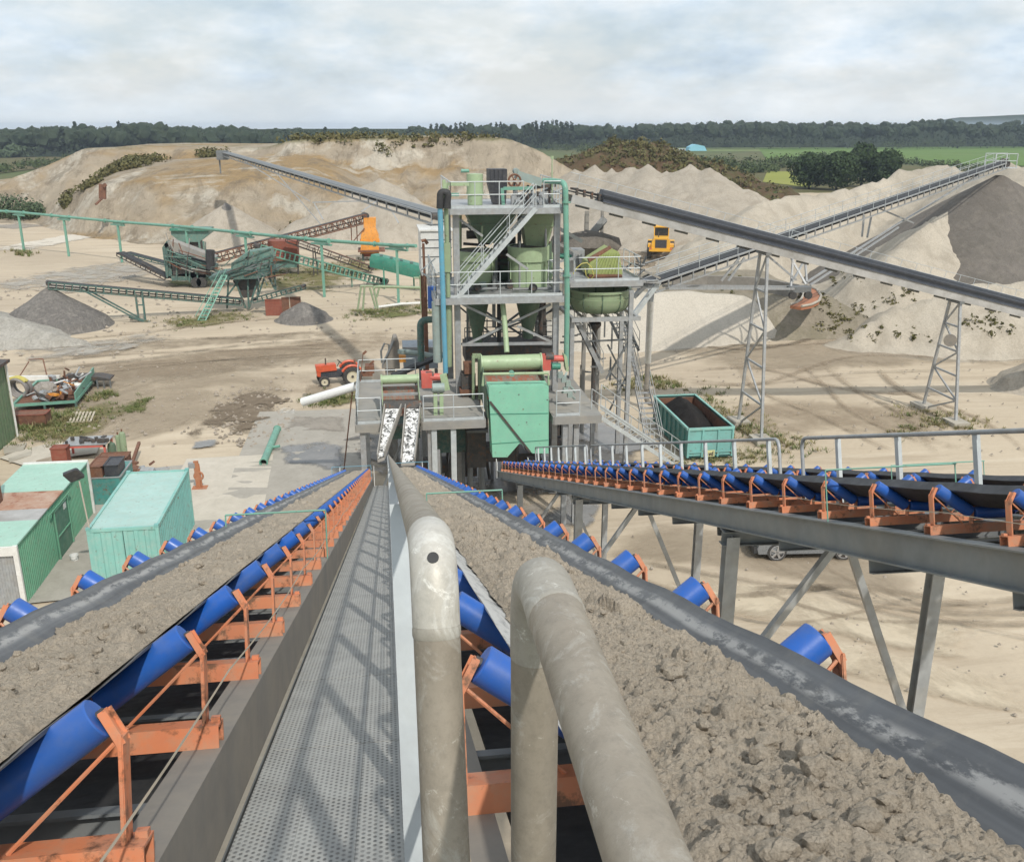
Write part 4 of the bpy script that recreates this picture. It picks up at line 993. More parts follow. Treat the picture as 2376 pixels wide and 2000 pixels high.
# ---- tanks under the middle deck
def tank(label,xc,Y,w_px,top,rim,body,cone_top,cone_end,wend,mat):
    c=AY(xc,(top+body)/2,Y); s=(Y*1.02)/2200; r=w_px/2*s
    zt_,zr,zb,zc,ze=[AY(xc,v,Y).z for v in (top,rim,body,cone_top,cone_end)]
    t=thing('cyclone_tank',label,'tank',(c.x,Y,ze),'round green tanks in the tower')
    m=MB(); m.lathe([(r*.97,zt_-.03),(r*1.0,zt_-.03),(r*1.0,zt_),(r*1.06,zt_),(r*1.06,zr),(r*.96,zr),(r*.96,zb)],(c.x,Y,0),n=36); m.build('tank_wall',mat,t)
    m=MB(); m.lathe([(r*.90,zt_-.05),(r*.5,zt_-.03),(.05,zt_+.02)],(c.x,Y,0),n=36); m.build('tank_top',M['dark'],t)
    m=MB(); m.lathe([(r*.96,zb),(r*.62,zc),(wend/2*s,ze),(wend/2*s*.9,ze-.4)],(c.x,Y,0),n=36,caps=True); m.build('discharge_cone',M['dkgreen'],t)
    for a in range(6):
        q=a*math.pi/3+.3; m=MB(); m.bar((c.x+math.cos(q)*r*1.0,Y+math.sin(q)*r*1.0,zr-.02),(c.x+math.cos(q)*r*1.0,Y+math.sin(q)*r*1.0,zb),.05,.05); m.build('stiffener',mat,t)
    return c,r,t
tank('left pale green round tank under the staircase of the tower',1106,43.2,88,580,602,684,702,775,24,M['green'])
tank('right pale green round tank with a banded rim in the tower',1226,43.2,90,570,603,684,702,765,26,M['green_bright'])
# hoppers under the top deck
for lb,x0,x1,y0,y1,xe0,xe1,mt,Y in (('dark green tapering hopper under the left of the top deck',1078,1192,492,562,1112,1160,M['dkgreen'],43.0),('pale green hopper under the right of the top deck',1206,1284,495,572,1218,1266,M['green'],43.6)):
    a=AY(x0,y0,Y);b=AY(x1,y0,Y);c=AY(xe0,y1,Y);d=AY(xe1,y1,Y); z0=a.z; z1=c.z
    t=thing('hopper',lb,'hopper',((c.x+d.x)/2,Y,z1)); m=MB(); dy=(b.x-a.x)/2; de=(d.x-c.x)/2
    vs=[(a.x,Y-dy,z0),(b.x,Y-dy,z0),(b.x,Y+dy,z0),(a.x,Y+dy,z0),(c.x,Y-de,z1),(d.x,Y-de,z1),(d.x,Y+de,z1),(c.x,Y+de,z1)]
    m.add(vs,[(4,5,1,0),(5,6,2,1),(6,7,3,2),(7,4,0,3),(7,6,5,4)]); m.build('hopper_shell',mt,t)
    m=MB()
    for f in (.0,.35): 
        p=[Vector(vs[i]).lerp(Vector(vs[i+4]),f) for i in range(4)]
        for i in range(4): m.bar(p[i],p[(i+1)%4],.07,.07)
    m.build('rim',mt,t)
br((1120,498),(1117,560),42.2,42.2,.09,'green','downpipe')
m=MB(); 
for i,(x,y,rr) in enumerate(((1100,545,.35),(1125,560,.3),(1160,590,.4),(1235,582,.3),(1205,575,.35),(1120,590,.3))): 
    p=AY(x,y,44.2); m.cyl(p-V(rr,0,0),p+V(rr,0,0),rr*.55,n=12); m.bar(p+V(-.5,0,-.4),p+V(.5,.1,-.5),.12)
tt=thing('pump_set','cluster of dark drive motors and pipework between the two green tanks','machine',AY(1160,600,44.2)); m.build('motor',M['dark'],tt)
m=MB(); m.cyl(AY(1190,550,45),AY(1190,690,45),.14,n=10); m.cyl(AY(1152,560,45),AY(1158,700,45),.12,n=10); m.build('pipe',M['black'],tt)
# valves at the tank feet on the middle deck
for x,lb in ((1108,'round black flanged valve at the foot of the left green tank'),(1238,'round black flanged valve at the foot of the right green tank')):
    p=AY(x,668,41.6); t=thing('valve',lb,'valve',p); m=MB(); m.cyl(p,p+V(0,.25,0),.17,n=16); m.build('valve_body',M['dark'],t); m=MB(); m.torus(p-V(0,.02,0),(0,1,0),.15,.03,16,6); m.build('flange',M['black'],t)
    m=MB(); m.tube([p+V(-.9,.3,-.1),p+V(.9,.3,-.1)],.07,8); m.build('pipe',M['galv_dark'],t)
# ---- top deck equipment
zt_=zt
m=MB(); PB(m,1084,417,1120,478,43,.0); c=AY(1102,450,43); r=.36
t=thing('header_tank','small pale green drum tank on the top deck','tank',(c.x,43,zt_)); m=MB(); m.lathe([(0.01,zt_+1.35),(r,zt_+1.32),(r,zt_+.55),(r*1.06,zt_+.55),(r*1.06,zt_+.45),(r*.92,zt_+.4),(r*.92,zt_)],(c.x,43,0),n=28); m.build('drum',M['green_bright'],t)
m=MB(); m.torus((c.x,43,zt_+1.0),(0,0,1),r,.02,24,6); m.build('hoop',M['green'],t)
m=MB(); m.cyl((c.x-.25,43,zt_+1.45),(c.x-.6,43,zt_+1.45),.08,n=10); m.build('inlet_pipe',M['mint_pipe'],t)
t=thing('feed_box','tall dark charcoal box of corrugated sheet standing on the top deck','box',(AY(1155,470,43).x,43.4,zt_))
x0=AY(1134,430,43).x;x1=AY(1177,430,43).x; za=AY(1155,393,43).z
m=MB(); n=9
for i in range(n):
    a=x0+(x1-x0)*i/n; w=(x1-x0)/n; m.bb((a,43+(.0 if i%2 else .04),zt_+.9),(a+w,43.9,za))
m.build('cladding',M['charcoal'],t)
m=MB(); w=(x1-x0); m.add([(x0,43.02,zt_+.9),(x1,43.02,zt_+.9),(x1,43.88,zt_+.9),(x0,43.88,zt_+.9),(x0+w*.25,43.2,zt_),(x1-w*.05,43.2,zt_),(x1-w*.05,43.7,zt_),(x0+w*.25,43.7,zt_)],[(4,5,1,0),(5,6,2,1),(6,7,3,2),(7,4,0,3),(7,6,5,4)]); m.build('chute_foot',M['charcoal'],t)
p=AY(1194,420,43); t=thing('flywheel','rusty spoked wheel beside the charcoal box on the top deck','wheel',(p.x,43,zt_))
m=MB(); m.torus(p,(0,1,0),.27,.045,24,8); m.build('rim',M['rust'],t); m=MB()
for a in range(3): 
    q=V(math.cos(a*1.047),0,math.sin(a*1.047))*.26; m.bar(p-q,p+q,.05,.04,up=V(0,1,0))
m.cyl(p-V(0,.06,0),p+V(0,.25,0),.06,n=10); m.build('spokes',M['rust'],t)
m=MB(); m.bar(V(p.x,43.15,zt_),p+V(0,.15,0),.1,.1,up=V(0,1,0)); m.build('bearing_post',M['galv_dark'],t)
t=thing('drive_hood','tilted grey motor hood at the head of the sloping gallery','machine',(AY(1230,408,43).x,43,zt_))
m=MB(); a=AY(1200,404,43.2); b=AY(1258,419,43.2); m.bar(a+V(0,.35,-.04),b+V(0,.35,-.1),.7,.36); m.build('hood',M['grey_box'],t); m=MB(); m.cyl(a+V(0,.1,.1),a+V(0,.6,.1),.13,n=14); m.build('motor',M['grey_box'],t)
m=MB(); m.bar(AY(1215,438,43.4),AY(1290,430,43.4),.25,.14); m.bar(AY(1225,430,43.4),V(AY(1225,430,43.4).x,43.4,zt_),.1); m.bar(AY(1275,430,43.4),V(AY(1275,430,43.4).x,43.4,zt_),.1); m.build('frame',M['dark'],t)
t=thing('lifting_frame','mint green beams standing over the front of the top deck','frame',(AY(1040,480,41.6).x,41.6,zt_))
for a,b in (((1032,428),(1088,428)),((1168,438),(1238,437)),((1165,437),(1168,480)),((1030,418),(1031,480)),((1036,427),(1036,480)),((1030,452),(1065,452))):
    m=MB(); m.bar(AY(*a,41.7),AY(*b,41.7),.13,.15,up=V(0,1,.01)); m.build('beam',M['green_bright'] if a[1]<430 else M['mint_pipe'],t)
m=MB(); m.tube([AY(1281,470,42),AY(1281,365,42)],.025,6); p=AY(1281,366,42); m.cyl(p+V(0,0,-.06),p+V(0,0,.06),.07,n=8); t=thing('mast','thin pale mast with a lamp on the top deck','mast',V(AY(1281,470,42).x,42,zt_)); m.build('pole',M['green_bright'],t)
# small deck clutter
rng=random.Random(3); t=thing('pipework','tangle of grey valves and pipework on the right of the top deck','pipes',V(AY(1260,470,43).x,43,zt_))
m=MB()
for i in range(14):
    x=rng.uniform(1190,1300); y=rng.uniform(440,478); p=AY(x,y,rng.uniform(42,44.5)); q=p+V(rng.uniform(-.5,.5),rng.uniform(-.2,.2),rng.uniform(-.5,.4)); m.tube([p,q],rng.uniform(.03,.08),8)
for i in range(6):
    x=rng.uniform(1190,1300); p=AY(x,rng.uniform(455,478),rng.uniform(42,44)); m.box(p,(rng.uniform(.2,.5),.3,rng.uniform(.2,.5)))
m.build('pipe',M['galv'],t)
# ---- pipes up the tower
def pipe(label,pts,r,mat,name='pipe',n=12,cat='pipe',flange=None,fm=None):
    P=[Vector(p) for p in pts]; lo=min(P,key=lambda p:p.z); m=MB(); out=[P[0]]
    for i in range(1,len(P)-1):
        rr=min((P[i]-P[i-1]).length,(P[i+1]-P[i]).length)*.45; out+=bend(P[i-1],P[i],P[i+1],min(rr,r*3.2))
    out.append(P[-1]); m.tube(out,r,n)
    if not flange: return tag(m.build(name,mat,None,loc=tuple(lo)),label,cat)
    t=thing(name,label,cat,lo); m.build('tube',mat,t)
    for f in flange:
        a=V(*f[:3]); m=MB(); d=V(*f[3]); m.cyl(a-d*.03,a+d*.03,r*1.55,n=16); m.build('flange',fm or mat,t)
    return t
Yp=40.4
pipe('light blue pipe running up the left edge of the tower',[AY(1034,866,Yp),AY(1028,690,Yp),AY(1021,482,Yp)],.11,M['sky_pipe'])
pipe('black rubber elbow hose at the upper left corner of the tower',[AY(1021,484,Yp),AY(1022,446,Yp),AY(1040,447,Yp),AY(1036,484,Yp)],.15,M['black'],'hose',14,'hose')
pipe('olive green pipe beside the light blue pipe, at the left of the tower',[AY(1040,690,Yp+.2),AY(1035,482,Yp+.2)],.10,M['green'])
m=MB(); PB(m,1031,565,1046,632,Yp+.05,.3); tag(m.build('junction_box',M['green'],None,loc=tuple(AY(1038,632,Yp))),'narrow olive green box fixed on the pipe at the left of the tower','box')
pipe('thick blue green pipe below the middle deck, left of the tower leg',[AY(1016,840,Yp+.4),AY(1012,700,Yp+.4)],.2,M['grey_box'])
pipe('thick pale green pipe below the middle deck, touching the tower leg',[AY(1041,850,Yp+.5),AY(1040,700,Yp+.5)],.15,M['green'])
pipe('dark teal bent pipe standing left of the tower',[AY(977,838,44),AY(975,743,44),AY(1010,741,44)],.16,M['teal_dark'])
pipe('long sea green pipe running up the right front of the tower',[AY(1314,850,40.6),AY(1316,690,40.6),AY(1312,425,40.6),AY(1290,421,41.5),AY(1262,420,42)],.12,M['mint_pipe'],flange=[(*AY(1315,640,40.6),(0,0,1)),(*AY(1314,470,40.6),(0,0,1))],fm=M['mint_pipe'])
pipe('light green feed pipe dropping from the tower onto the big green drum',[AY(1176,818,40.5),AY(1172,760,41),AY(1166,700,41.4)],.12,M['green_bright'])
pipe('blue drum motor hanging left of the middle deck',[AY(1002,665,43),AY(1003,715,43)],.2,M['blue'],'motor',14,'motor')
m=MB(); m.tube([AY(992,566,44),AY(986,558,44),AY(978,560,44)],.08,8); m.tube([AY(982,565,44),AY(987,690,44)],.06,8); tag(m.build('pipe',M['rust'],None,loc=tuple(AY(987,690,44))),'rusty downpipe with a hooked top, left of the tower','pipe')
# white cabin behind the left of the tower
t=thing('control_cabin','white panelled cabin behind the left side of the tower','cabin',V(*AY(1000,640,52).xy,0))
Yc=50; x0=AY(977,580,Yc).x; x1=AY(1048,580,Yc).x; za=AY(1010,537,Yc).z; zb=AY(1010,640,Yc).z
m=MB(); m.bb((x0,Yc,zb),(x1,Yc+3,za)); m.build('wall',M['white'],t)
for f in (.80,.62,.42): 
    m=MB(); z=zb+(za-zb)*f; m.bb((x0-.01,Yc-.02,z),(x1+.01,Yc-.003,z+.05)); m.build('joint',M['galv_dark'],t)
m=MB(); m.bb((x0-.08,Yc-.08,za),(x1+.08,Yc+3.08,za+.08)); m.build('roof',M['white'],t)
for x in (x0+.15,x1-.15):
    for y in (Yc+.15,Yc+2.85):
        m=MB(); m.bar((x,y,0),(x,y,zb),.2,.2,up=V(0,1,0)); m.build('leg',M['rust'],t)
br((975,630),(1010,600),43.5,43.5,.05,'galv_light'); br((978,632),(1008,655),43.5,43.5,.05,'galv_light')
# ---- lower screen platform
pf=thing('screen_platform','low grey steel platform with railings carrying the two green vibrating screens','platform',(3,40,0))
def deckrect(x0,x1,y0,y1,z):
    m=MB(); m.bb((x0,y0+.02,z-.05),(x1,y1,z)); 
    for a,b in (((x0,y0),(x1,y0)),((x0,y1),(x1,y1)),((x0,y0),(x0,y1)),((x1,y0),(x1,y1))): m.bar((a[0],a[1],z-.17),(b[0],b[1],z-.17),.1,.33)
    m.build('deck',M['taupe2'],pf)
M['taupe2']=galv('dusty_grey_deck',(.30,.29,.265),(.23,.225,.21),1.2,.8,.0,.5,(.34,.31,.26))
XA=AY(826,990,YF).x; XB=AY(888,990,YF).x; XC=AY(981,985,YF).x; XD=AY(1125,980,YF).x; XE=AY(1286,968,YF).x; XF=AY(1394,962,YF).x
deckrect(XA,XB,YF,44,ZL); deckrect(XC,XD,YF,44,ZL); deckrect(XE,XF,YF,44,ZL); deckrect(XB+.06,XC-.06,41.5,44,ZL)
for pts_ in ([(XA+.05,43.9,ZL),(XA+.05,YF+.05,ZL),(XB-.05,YF+.05,ZL)],[(XC+.05,YF+.05,ZL),(XD-.05,YF+.05,ZL)],[(XE+.1,YF+.05,ZL),(XF-.9,YF+.05,ZL)],[(XA+.05,43.9,ZL),(XC,43.9,ZL)]):
    m=MB(); rail(m,pts_,1.1,1.1); m.build('railing',M['galv_light'],pf)
for x,y in ((XA+.25,YF+.2),(XC+.3,YF+.25),(1.95,YF+.15),(2.75,YF+.15),(XE+.5,YF+.2),(XE+1.0,YF+.3),(XA+.3,43.6),(XC+.3,43.6),(4.0,43.8),(XF-.3,43.7)):
    m=MB(); m.ibeam((x,y,0.0),(x,y,ZL-.33),.22,.22,.016,up=V(0,1,0)); m.build('leg',M['galv_light'] if 1.9<x<2.8 else M['galv'],pf)
m=MB(); m.bar((XA+.25,YF+.25,.4),(XA+2.0,YF+.25,ZL-.5),.1,.1,up=V(0,1,0)); m.bar((XA+.25,YF+.3,3),(XA-1.4,YF+1,.1),.1,.1,up=V(0,1,0)); m.bar((XA+.25,YF+.3,2.2),(XA-.6,YF+.6,.1),.08,.08,up=V(0,1,0)); m.build('brace',M['galv_dark'],pf)
# stair going down to the right from the platform
m=MB(); stair(m,V(AY(1560,1075,44.5).x,44.2,.0),V(XF-.2,YF+.9,ZL-.1),V(.55,.62,0),22); m.build('staircase',M['galv_light'],pf)
# the left screen
def screen(label,x0,x1,yd,dr_px,Y,zd,body_x0,body_x1,motor,big):
    s=Y*1.0/2200
    a=AY(x0,yd,Y);b=AY(x1,yd,Y); z=(a.z+b.z)/2; r=dr_px/2*Y*1.03/2200
    t=thing('vibrating_screen',label,'screen',((a.x+b.x)/2,Y,ZL))
    m=MB(); m.lathe([(0.01,0),(r*1.15,0),(r*1.15,.06),(r,.061),(r,b.x-a.x-.06),(r*1.15,b.x-a.x-.059),(r*1.15,b.x-a.x),(.01,b.x-a.x)],(a.x,Y,z),(1,0,0),n=28); m.build('vibrator_drum',M['green_bright'],t)
    # side plates sloping towards the viewer and screening deck
    fx0,fx1=a.x+.05,b.x-.05; yf=YF+.55 if not big else YF+.35
    for x in (fx0,fx1):
        m=MB(); m.prism([(x-.02,Y+.6,z+.1),(x-.02,Y-.25,z-.0),(x-.02,yf,ZL+.65),(x-.02,yf,ZL-.05),(x-.02,Y+.6,ZL+.1)],(.04,0,0)); m.build('side_plate',M['green'] if not big else M['dkgreen'],t)
    m=MB(); m.add([(fx0,Y+.55,z-.45),(fx1,Y+.55,z-.45),(fx1,yf-.02,ZL+.15 if not big else ZL+.75),(fx0,yf-.02,ZL+.15 if not big else ZL+.75)],[(0,1,2,3)]); m.build('screen_mesh',M['mesh'],t)
    m=MB(); m.bar((fx0,(Y+yf)/2,(z+ZL)/2+.2),(fx1,(Y+yf)/2,(z+ZL)/2+.2),.1,.1); m.build('cross_bar',M['galv'],t)
    for mx0,mx1,my0,my1,mat in motor:
        m=MB(); p=AY(mx0,(my0+my1)/2,Y); q=AY(mx1,(my0+my1)/2,Y)
        if my1-my0>30: PB(m,mx0,my0,mx1,my1,Y-.15,.5)
        else: m.cyl(p,q,(my1-my0)/2*Y*1.03/2200,n=16)
        m.build('belt_guard' if my1-my0>30 else 'motor',mat,t)
    return t,a,b,z
def mesh_mat():
    k=N('rusty_screen_mesh'); col=k.mix(k.ramp(k.noise(3,7,.7,k.mapping((3,.8,1))),[(.45,0),(.6,1)]),(.20,.175,.14),(.33,.10,.05))
    col=k.mix(k.ramp(k.noise(5,5,.6),[(.5,0),(.7,.8)]),col,(.27,.24,.20)); return k.set(col,.8,0,k.bump(k.noise(30,4),.5,.03))
M['mesh']=mesh_mat()
screen('smaller vibrating screen with a thin pale green drum, over the two foaming chutes',883,972,880,21,39.6,ZL,0,0,((978,1003,866,901,M['red']),(998,1026,866,884,M['red']),(988,1006,862,878,M['dark']),(1005,1026,885,905,M['charcoal'])),False)
t,a,b,z=screen('bigger vibrating screen with a fat pale green drum, behind the mint chute',1115,1256,841,36,39.8,ZL,0,0,((1257,1278,826,860,M['red']),(1270,1308,824,840,M['red']),(1266,1284,818,838,M['dark']),(1280,1300,842,858,M['teal'])),True)
m=MB(); m.tube([AY(1120,895,YF+.3),AY(1121,868,YF+.3),AY(1272,866,YF+.3),AY(1273,893,YF+.3)],.06,8); m.build('front_frame',M['green_bright'],t)
m=MB(); p=AY(1188,868,YF+.25); m.cyl(p,p+V(0,.2,0),.12,n=12); m.build('spring',M['mint_pipe'],t)
for mx in (1314,1318):
    pass
m=MB(); m.prism([AY(1308,822,39.6),AY(1316,828,39.6),AY(1320,862,39.6),AY(1314,862,39.6)],V(0,.4,0)); m.build('drive_guard',M['green_bright'],t)
# mint chute
Yq=YF+.2
t=thing('chute','big flat mint green discharge chute above the tail of the empty belts','chute',AY(1200,1062,Yq))
m=MB(); pl=[(1134,899),(1273,896),(1273,1052),(1236,1052),(1206,1028),(1177,1061),(1143,1061)]
m.prism([AY(x,y,Yq) for x,y in pl],V(0,.9,0)); m.build('chute_shell',M['mint'],t)
m=MB(); m.bar(AY(1137,932,Yq-.03),AY(1230,1049,Yq-.03),.09,.05,up=V(0,1,0)); m.build('diagonal_rail',M['dark'],t)
for y0,y1 in ((961,959),(1030,1021)):
    m=MB(); m.bar(AY(1137,y0,Yq-.012),AY(1272,y1,Yq-.012),.02,.02,up=V(0,1,0)); m.build('seam',M['teal'],t)
m=MB(); 
for x,y in ((1204,916),(1222,980),(1270,928),(1150,950)): 
    p=AY(x,y,Yq-.015); m.cyl(p,p+V(0,.014,0),.03,n=10)
m.build('bolt',M['galv_dark'],t)
# foaming chutes on the left
def foam_mat():
    k=N('foaming_wash_water'); f=k.ramp(k.noise(3.2,7,.75,k.mapping((1.8,1.8,1.0)),.8),[(.44,0),(.50,1)])
    col=k.mix(f,(.055,.055,.05),(.82,.82,.80)); return k.set(col,k.ramp(f,[(0,.15),(1,.6)]),0,k.bump(f,.8,.03))
M['foam']=foam_mat(); M['trough']=galv('worn_trough_steel',(.42,.40,.36),(.33,.31,.28),3,.6,.0,.4)
for lb,p,q,w0,w1 in (('left discharge chute full of white foam, slanting down to the left belt',((893,950),(932,950),YF+.6),((876,1068),(892,1062),34.6),.66,.4),('right discharge chute full of white foam, dropping steeply to the right belt',((941,950),(976,948),YF+.6),((931,1076),(962,1074),34.7),.62,.55)):
    t0,t1=AY(*p[0],p[2]),AY(*p[1],p[2]); b0,b1=AY(*q[0],q[2]),AY(*q[1],q[2])
    t=thing('chute',lb,'chute',(b0+b1)/2)
    m=MB(); dn=V(0,.0,-.10); m.add([t0,t1,b1,b0,t0+dn,t1+dn,b1+dn,b0+dn],[(0,1,2,3),(7,6,5,4),(0,3,7,4),(1,5,6,2),(0,4,5,1),(3,2,6,7)]); m.build('trough',M['trough'],t)
    for e0,e1 in ((t0,b0),(t1,b1)):
        m=MB(); m.bar(e0+V(0,0,.1),e1+V(0,0,.1),.03,.34,up=V(0,0,1)); m.build('side_wall',M['trough'],t)
    m=MB(); n=16; k_=8; vs=[]
    for i in range(n+1):
        f=i/n; l=t0.lerp(b0,f).lerp(t1.lerp(b1,f),.07); r_=t1.lerp(b1,f).lerp(t0.lerp(b0,f),.07)
        for j in range(k_+1):
            g=l.lerp(r_,j/k_); vs.append(g+V(0,0,.06+.05*NZ.noise(g*6)))
    m.add(vs,[(i*(k_+1)+j,i*(k_+1)+j+1,(i+1)*(k_+1)+j+1,(i+1)*(k_+1)+j) for i in range(n) for j in range(k_)]); m.build('foam',M['foam'],t)
m=MB(); m.prism([AY(887,948,YF+.5),AY(980,946,YF+.5),AY(978,930,YF+.6),AY(889,932,YF+.6)],V(0,.1,0)); tag(m.build('apron_plate',M['dark'],None,loc=tuple(AY(930,948,YF+.5))),'dark lip plate below the smaller vibrating screen','plate')
# dim machinery below the platform
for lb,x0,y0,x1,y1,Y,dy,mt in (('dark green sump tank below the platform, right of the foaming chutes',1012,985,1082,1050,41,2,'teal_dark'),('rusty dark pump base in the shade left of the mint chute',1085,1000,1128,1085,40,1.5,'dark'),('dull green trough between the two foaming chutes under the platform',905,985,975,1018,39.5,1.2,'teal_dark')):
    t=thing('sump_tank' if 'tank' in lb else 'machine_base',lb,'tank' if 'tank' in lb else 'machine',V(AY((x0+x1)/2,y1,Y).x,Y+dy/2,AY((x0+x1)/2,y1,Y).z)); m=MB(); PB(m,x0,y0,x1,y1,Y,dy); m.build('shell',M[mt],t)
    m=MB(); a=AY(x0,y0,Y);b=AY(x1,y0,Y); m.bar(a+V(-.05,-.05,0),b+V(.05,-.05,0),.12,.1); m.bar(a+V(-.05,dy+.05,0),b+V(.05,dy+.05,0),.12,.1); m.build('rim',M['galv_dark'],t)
    z0=AY((x0+x1)/2,y1,Y).z
    for x in (a.x+.15,b.x-.15):
        for y in (Y+.15,Y+dy-.15): m=MB(); m.bar((x,y,0),(x,y,z0),.14,.14,up=V(0,1,0)); m.build('leg',M['galv_dark'],t)
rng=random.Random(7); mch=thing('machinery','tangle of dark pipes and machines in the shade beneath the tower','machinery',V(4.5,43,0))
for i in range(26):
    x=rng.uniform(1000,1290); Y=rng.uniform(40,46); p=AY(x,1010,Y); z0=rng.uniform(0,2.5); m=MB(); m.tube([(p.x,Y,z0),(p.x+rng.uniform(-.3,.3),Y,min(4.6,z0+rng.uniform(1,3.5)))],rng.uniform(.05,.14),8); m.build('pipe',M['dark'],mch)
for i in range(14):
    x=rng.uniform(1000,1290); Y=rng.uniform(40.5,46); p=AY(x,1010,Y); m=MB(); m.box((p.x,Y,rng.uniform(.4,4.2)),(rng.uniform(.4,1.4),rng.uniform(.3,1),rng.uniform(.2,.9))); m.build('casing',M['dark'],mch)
m=MB(); PB(m,996,1045,1022,1120,37.8,.12); tag(m.build('panel',M['galv'],None,loc=tuple(AY(1008,1120,37.8))),'grey steel panel standing behind the tail of the right sand belt','panel')
# ---- thickener bowl on the right
Yb=44.6; c=AY(1390,690,Yb); zr=AY(1390,667,Yb).z; s=46/2200; rb=71*s
bw=thing('thickener_bowl','big round green bowl tank on columns at the right of the tower','tank',(c.x,Yb,0))
m=MB(); m.lathe([(rb*.96,zr-.02),(rb*1.05,zr-.02),(rb*1.05,zr-.12),(rb*.99,zr-.13),(rb*.985,zr-.40),(rb*1.02,zr-.41),(rb*1.0,zr-.60),(rb*.96,zr-.78),(rb*.88,zr-.96),(rb*.74,zr-1.10),(.2,zr-1.2)],(c.x,Yb,0),n=44); m.build('bowl',M['green'],bw)
m=MB()
for a in range(10):
    q=a*math.pi/5+.2; pp=[(rb*.995,zr-.14),(rb*1.0,zr-.60),(rb*.965,zr-.78),(rb*.885,zr-.96),(rb*.745,zr-1.10)]; m.tube([(c.x+math.cos(q)*r_,Yb+math.sin(q)*r_,z_) for r_,z_ in pp],.035,6)
m.build('rib',M['dkgreen'],bw)
zb=zr-1.25; w=rb*1.05
m=MB()
for y in (Yb-w,Yb+w): m.bar((c.x-w-.1,y,zb),(c.x+w+.1,y,zb),.16,.2)
for x in (c.x-w,c.x+w): m.bar((x,Yb-w,zb-.005),(x,Yb+w,zb-.005),.14,.18)
for i in range(6):
    f=-1+2*i/5; m.bar((c.x+f*w,Yb-w,zb-.06),(c.x+f*w,Yb+w,zb-.06),.08,.1)
m.build('bearer_frame',M['galv'],bw)
for x,y in ((AY(1462,760,Yb-w).x,Yb-w),(AY(1405,850,Yb+w).x-.6,Yb+w),(c.x-w,Yb-w+.3),(c.x+w,Yb+w)):
    m=MB(); m.ibeam((x,y,.0),(x,y,zr+.1 if x>c.x+.5 and y<Yb else zb),.2,.2,.016,up=V(0,1,0)); m.build('column',M['galv'],bw)
# top beam, deck and railing above the bowl
zd=AY(1390,653,Yb-w).z
m=MB(); m.bar((c.x-w-.2,Yb-w-.05,zd-.12),(c.x+w+.15,Yb-w-.05,zd-.12),.1,.26); m.bb((c.x-w-.1,Yb-w+.03,zd-.05),(c.x+w+.1,Yb+w,zd)); m.build('deck',M['galv'],bw)
m=MB(); rail(m,[(c.x-w,Yb-w,zd),(c.x+w,Yb-w,zd),(c.x+w,Yb+w,zd)],1.1,1.2); m.build('railing',M['galv_light'],bw)
for p,q in (((1406,880),(1460,790)),((1410,800),(1460,900)),((1408,965),(1460,860)),((1412,860),(1455,905)),((1300,795),(1455,788))):
    m=MB(); m.bar(AY(*p,Yb-.2),AY(*q,Yb-.2),.08,.08,up=V(0,1,0)); m.build('brace',M['galv_dark'],bw)
m=MB(); p=AY(1380,755,Yb); m.lathe([(.32,.12),(.32,.0),(.12,-.25),(.12,-.3)],p,n=16); m.cyl(p-V(0,0,.3),V(p.x,p.y,ZL-2),.11,n=10); m.build('outlet',M['dark'],bw)
# stairs behind
m=MB(); Ys=Yb+2.2
stair(m,V(AY(1450,815,Ys).x,Ys,AY(1450,815,Ys).z),V(AY(1425,745,Ys).x,Ys+1.2,AY(1425,745,Ys).z),V(.75,0,0),9); m.build('staircase',M['galv_dark'],bw)
m=MB(); stair(m,V(AY(1500,1010,47).x,46.6,0.0),V(AY(1478,905,49).x,49.4,AY(1478,905,49).z),V(.8,0,0),12); m.build('staircase',M['galv'],bw)
m=MB(); stair(m,V(AY(1490,905,49.5).x,49.6,AY(1490,905,49.5).z),V(AY(1455,760,48).x,48,AY(1455,760,48).z),V(0,.75,0),14); m.build('staircase',M['galv'],bw)
# tilted ribbed green box and brown roll on the bowl deck, yellow hoses
t=thing('dewatering_screen','bright lime green ribbed box tilted on the deck over the round bowl','machine',AY(1400,640,Yb+.3))
pl=[(1363,637),(1368,610),(1420,577),(1436,585),(1445,637)]; m=MB(); m.prism([AY(x,y,Yb-.3) for x,y in pl],V(0,1.6,0)); m.build('shell',M['lime'] if 'lime' in M else M['green_bright'],t)
for i in range(9):
    f=i/8; a=AY(1366+f*62,637,Yb-.33); b=AY(1392+f*46,594-14*f if f<.6 else 586+f*4,Yb-.33); m=MB(); m.bar(a,b,.05,.05,up=V(0,1,0)); m.build('rib',M['lime'] if 'lime' in M else M['green_bright'],t)
m=MB(); a=AY(1366,606,Yb-.1); b=AY(1418,577,Yb-.1); m.cyl(a,b,.16,n=12); m.build('roll',M['rust'],t)
m=MB(); a=AY(1366,641,Yb-.5); b=AY(1442,641,Yb-.5); m.bar(a,b,.3,.14); m.build('base',M['rust'],t)
m=MB(); 
for k_ in range(2):
    m.tube([AY(x,y,Yb-.6-.1*k_) for x,y in ((1330,636),(1338,622),(1350,612),(1362,610),(1372,620),(1378,640),(1370,650),(1360,640),(1357,622))],.028,6); 
tag(m.build('hose',M['hose'] if 'hose' in M else M['yellow'],None,loc=tuple(AY(1350,645,Yb-.6))),'looped yellow hose hanging over the railing of the round bowl','hose')
t=thing('hopper_machine','grey box machine and chutes between the tower and the lime green box','machine',AY(1340,650,46.5))
m=MB(); PB(m,1330,580,1356,640,46.5,1.0); m.build('casing',M['galv'],t); m=MB(); m.bar(AY(1345,590,46.3),AY(1352,640,46.3),.18,.2,up=V(0,1,0)); m.bar(AY(1296,530,46),AY(1350,560,46.3),.18,.2,up=V(0,1,0)); m.build('duct',M['galv_dark'],t)
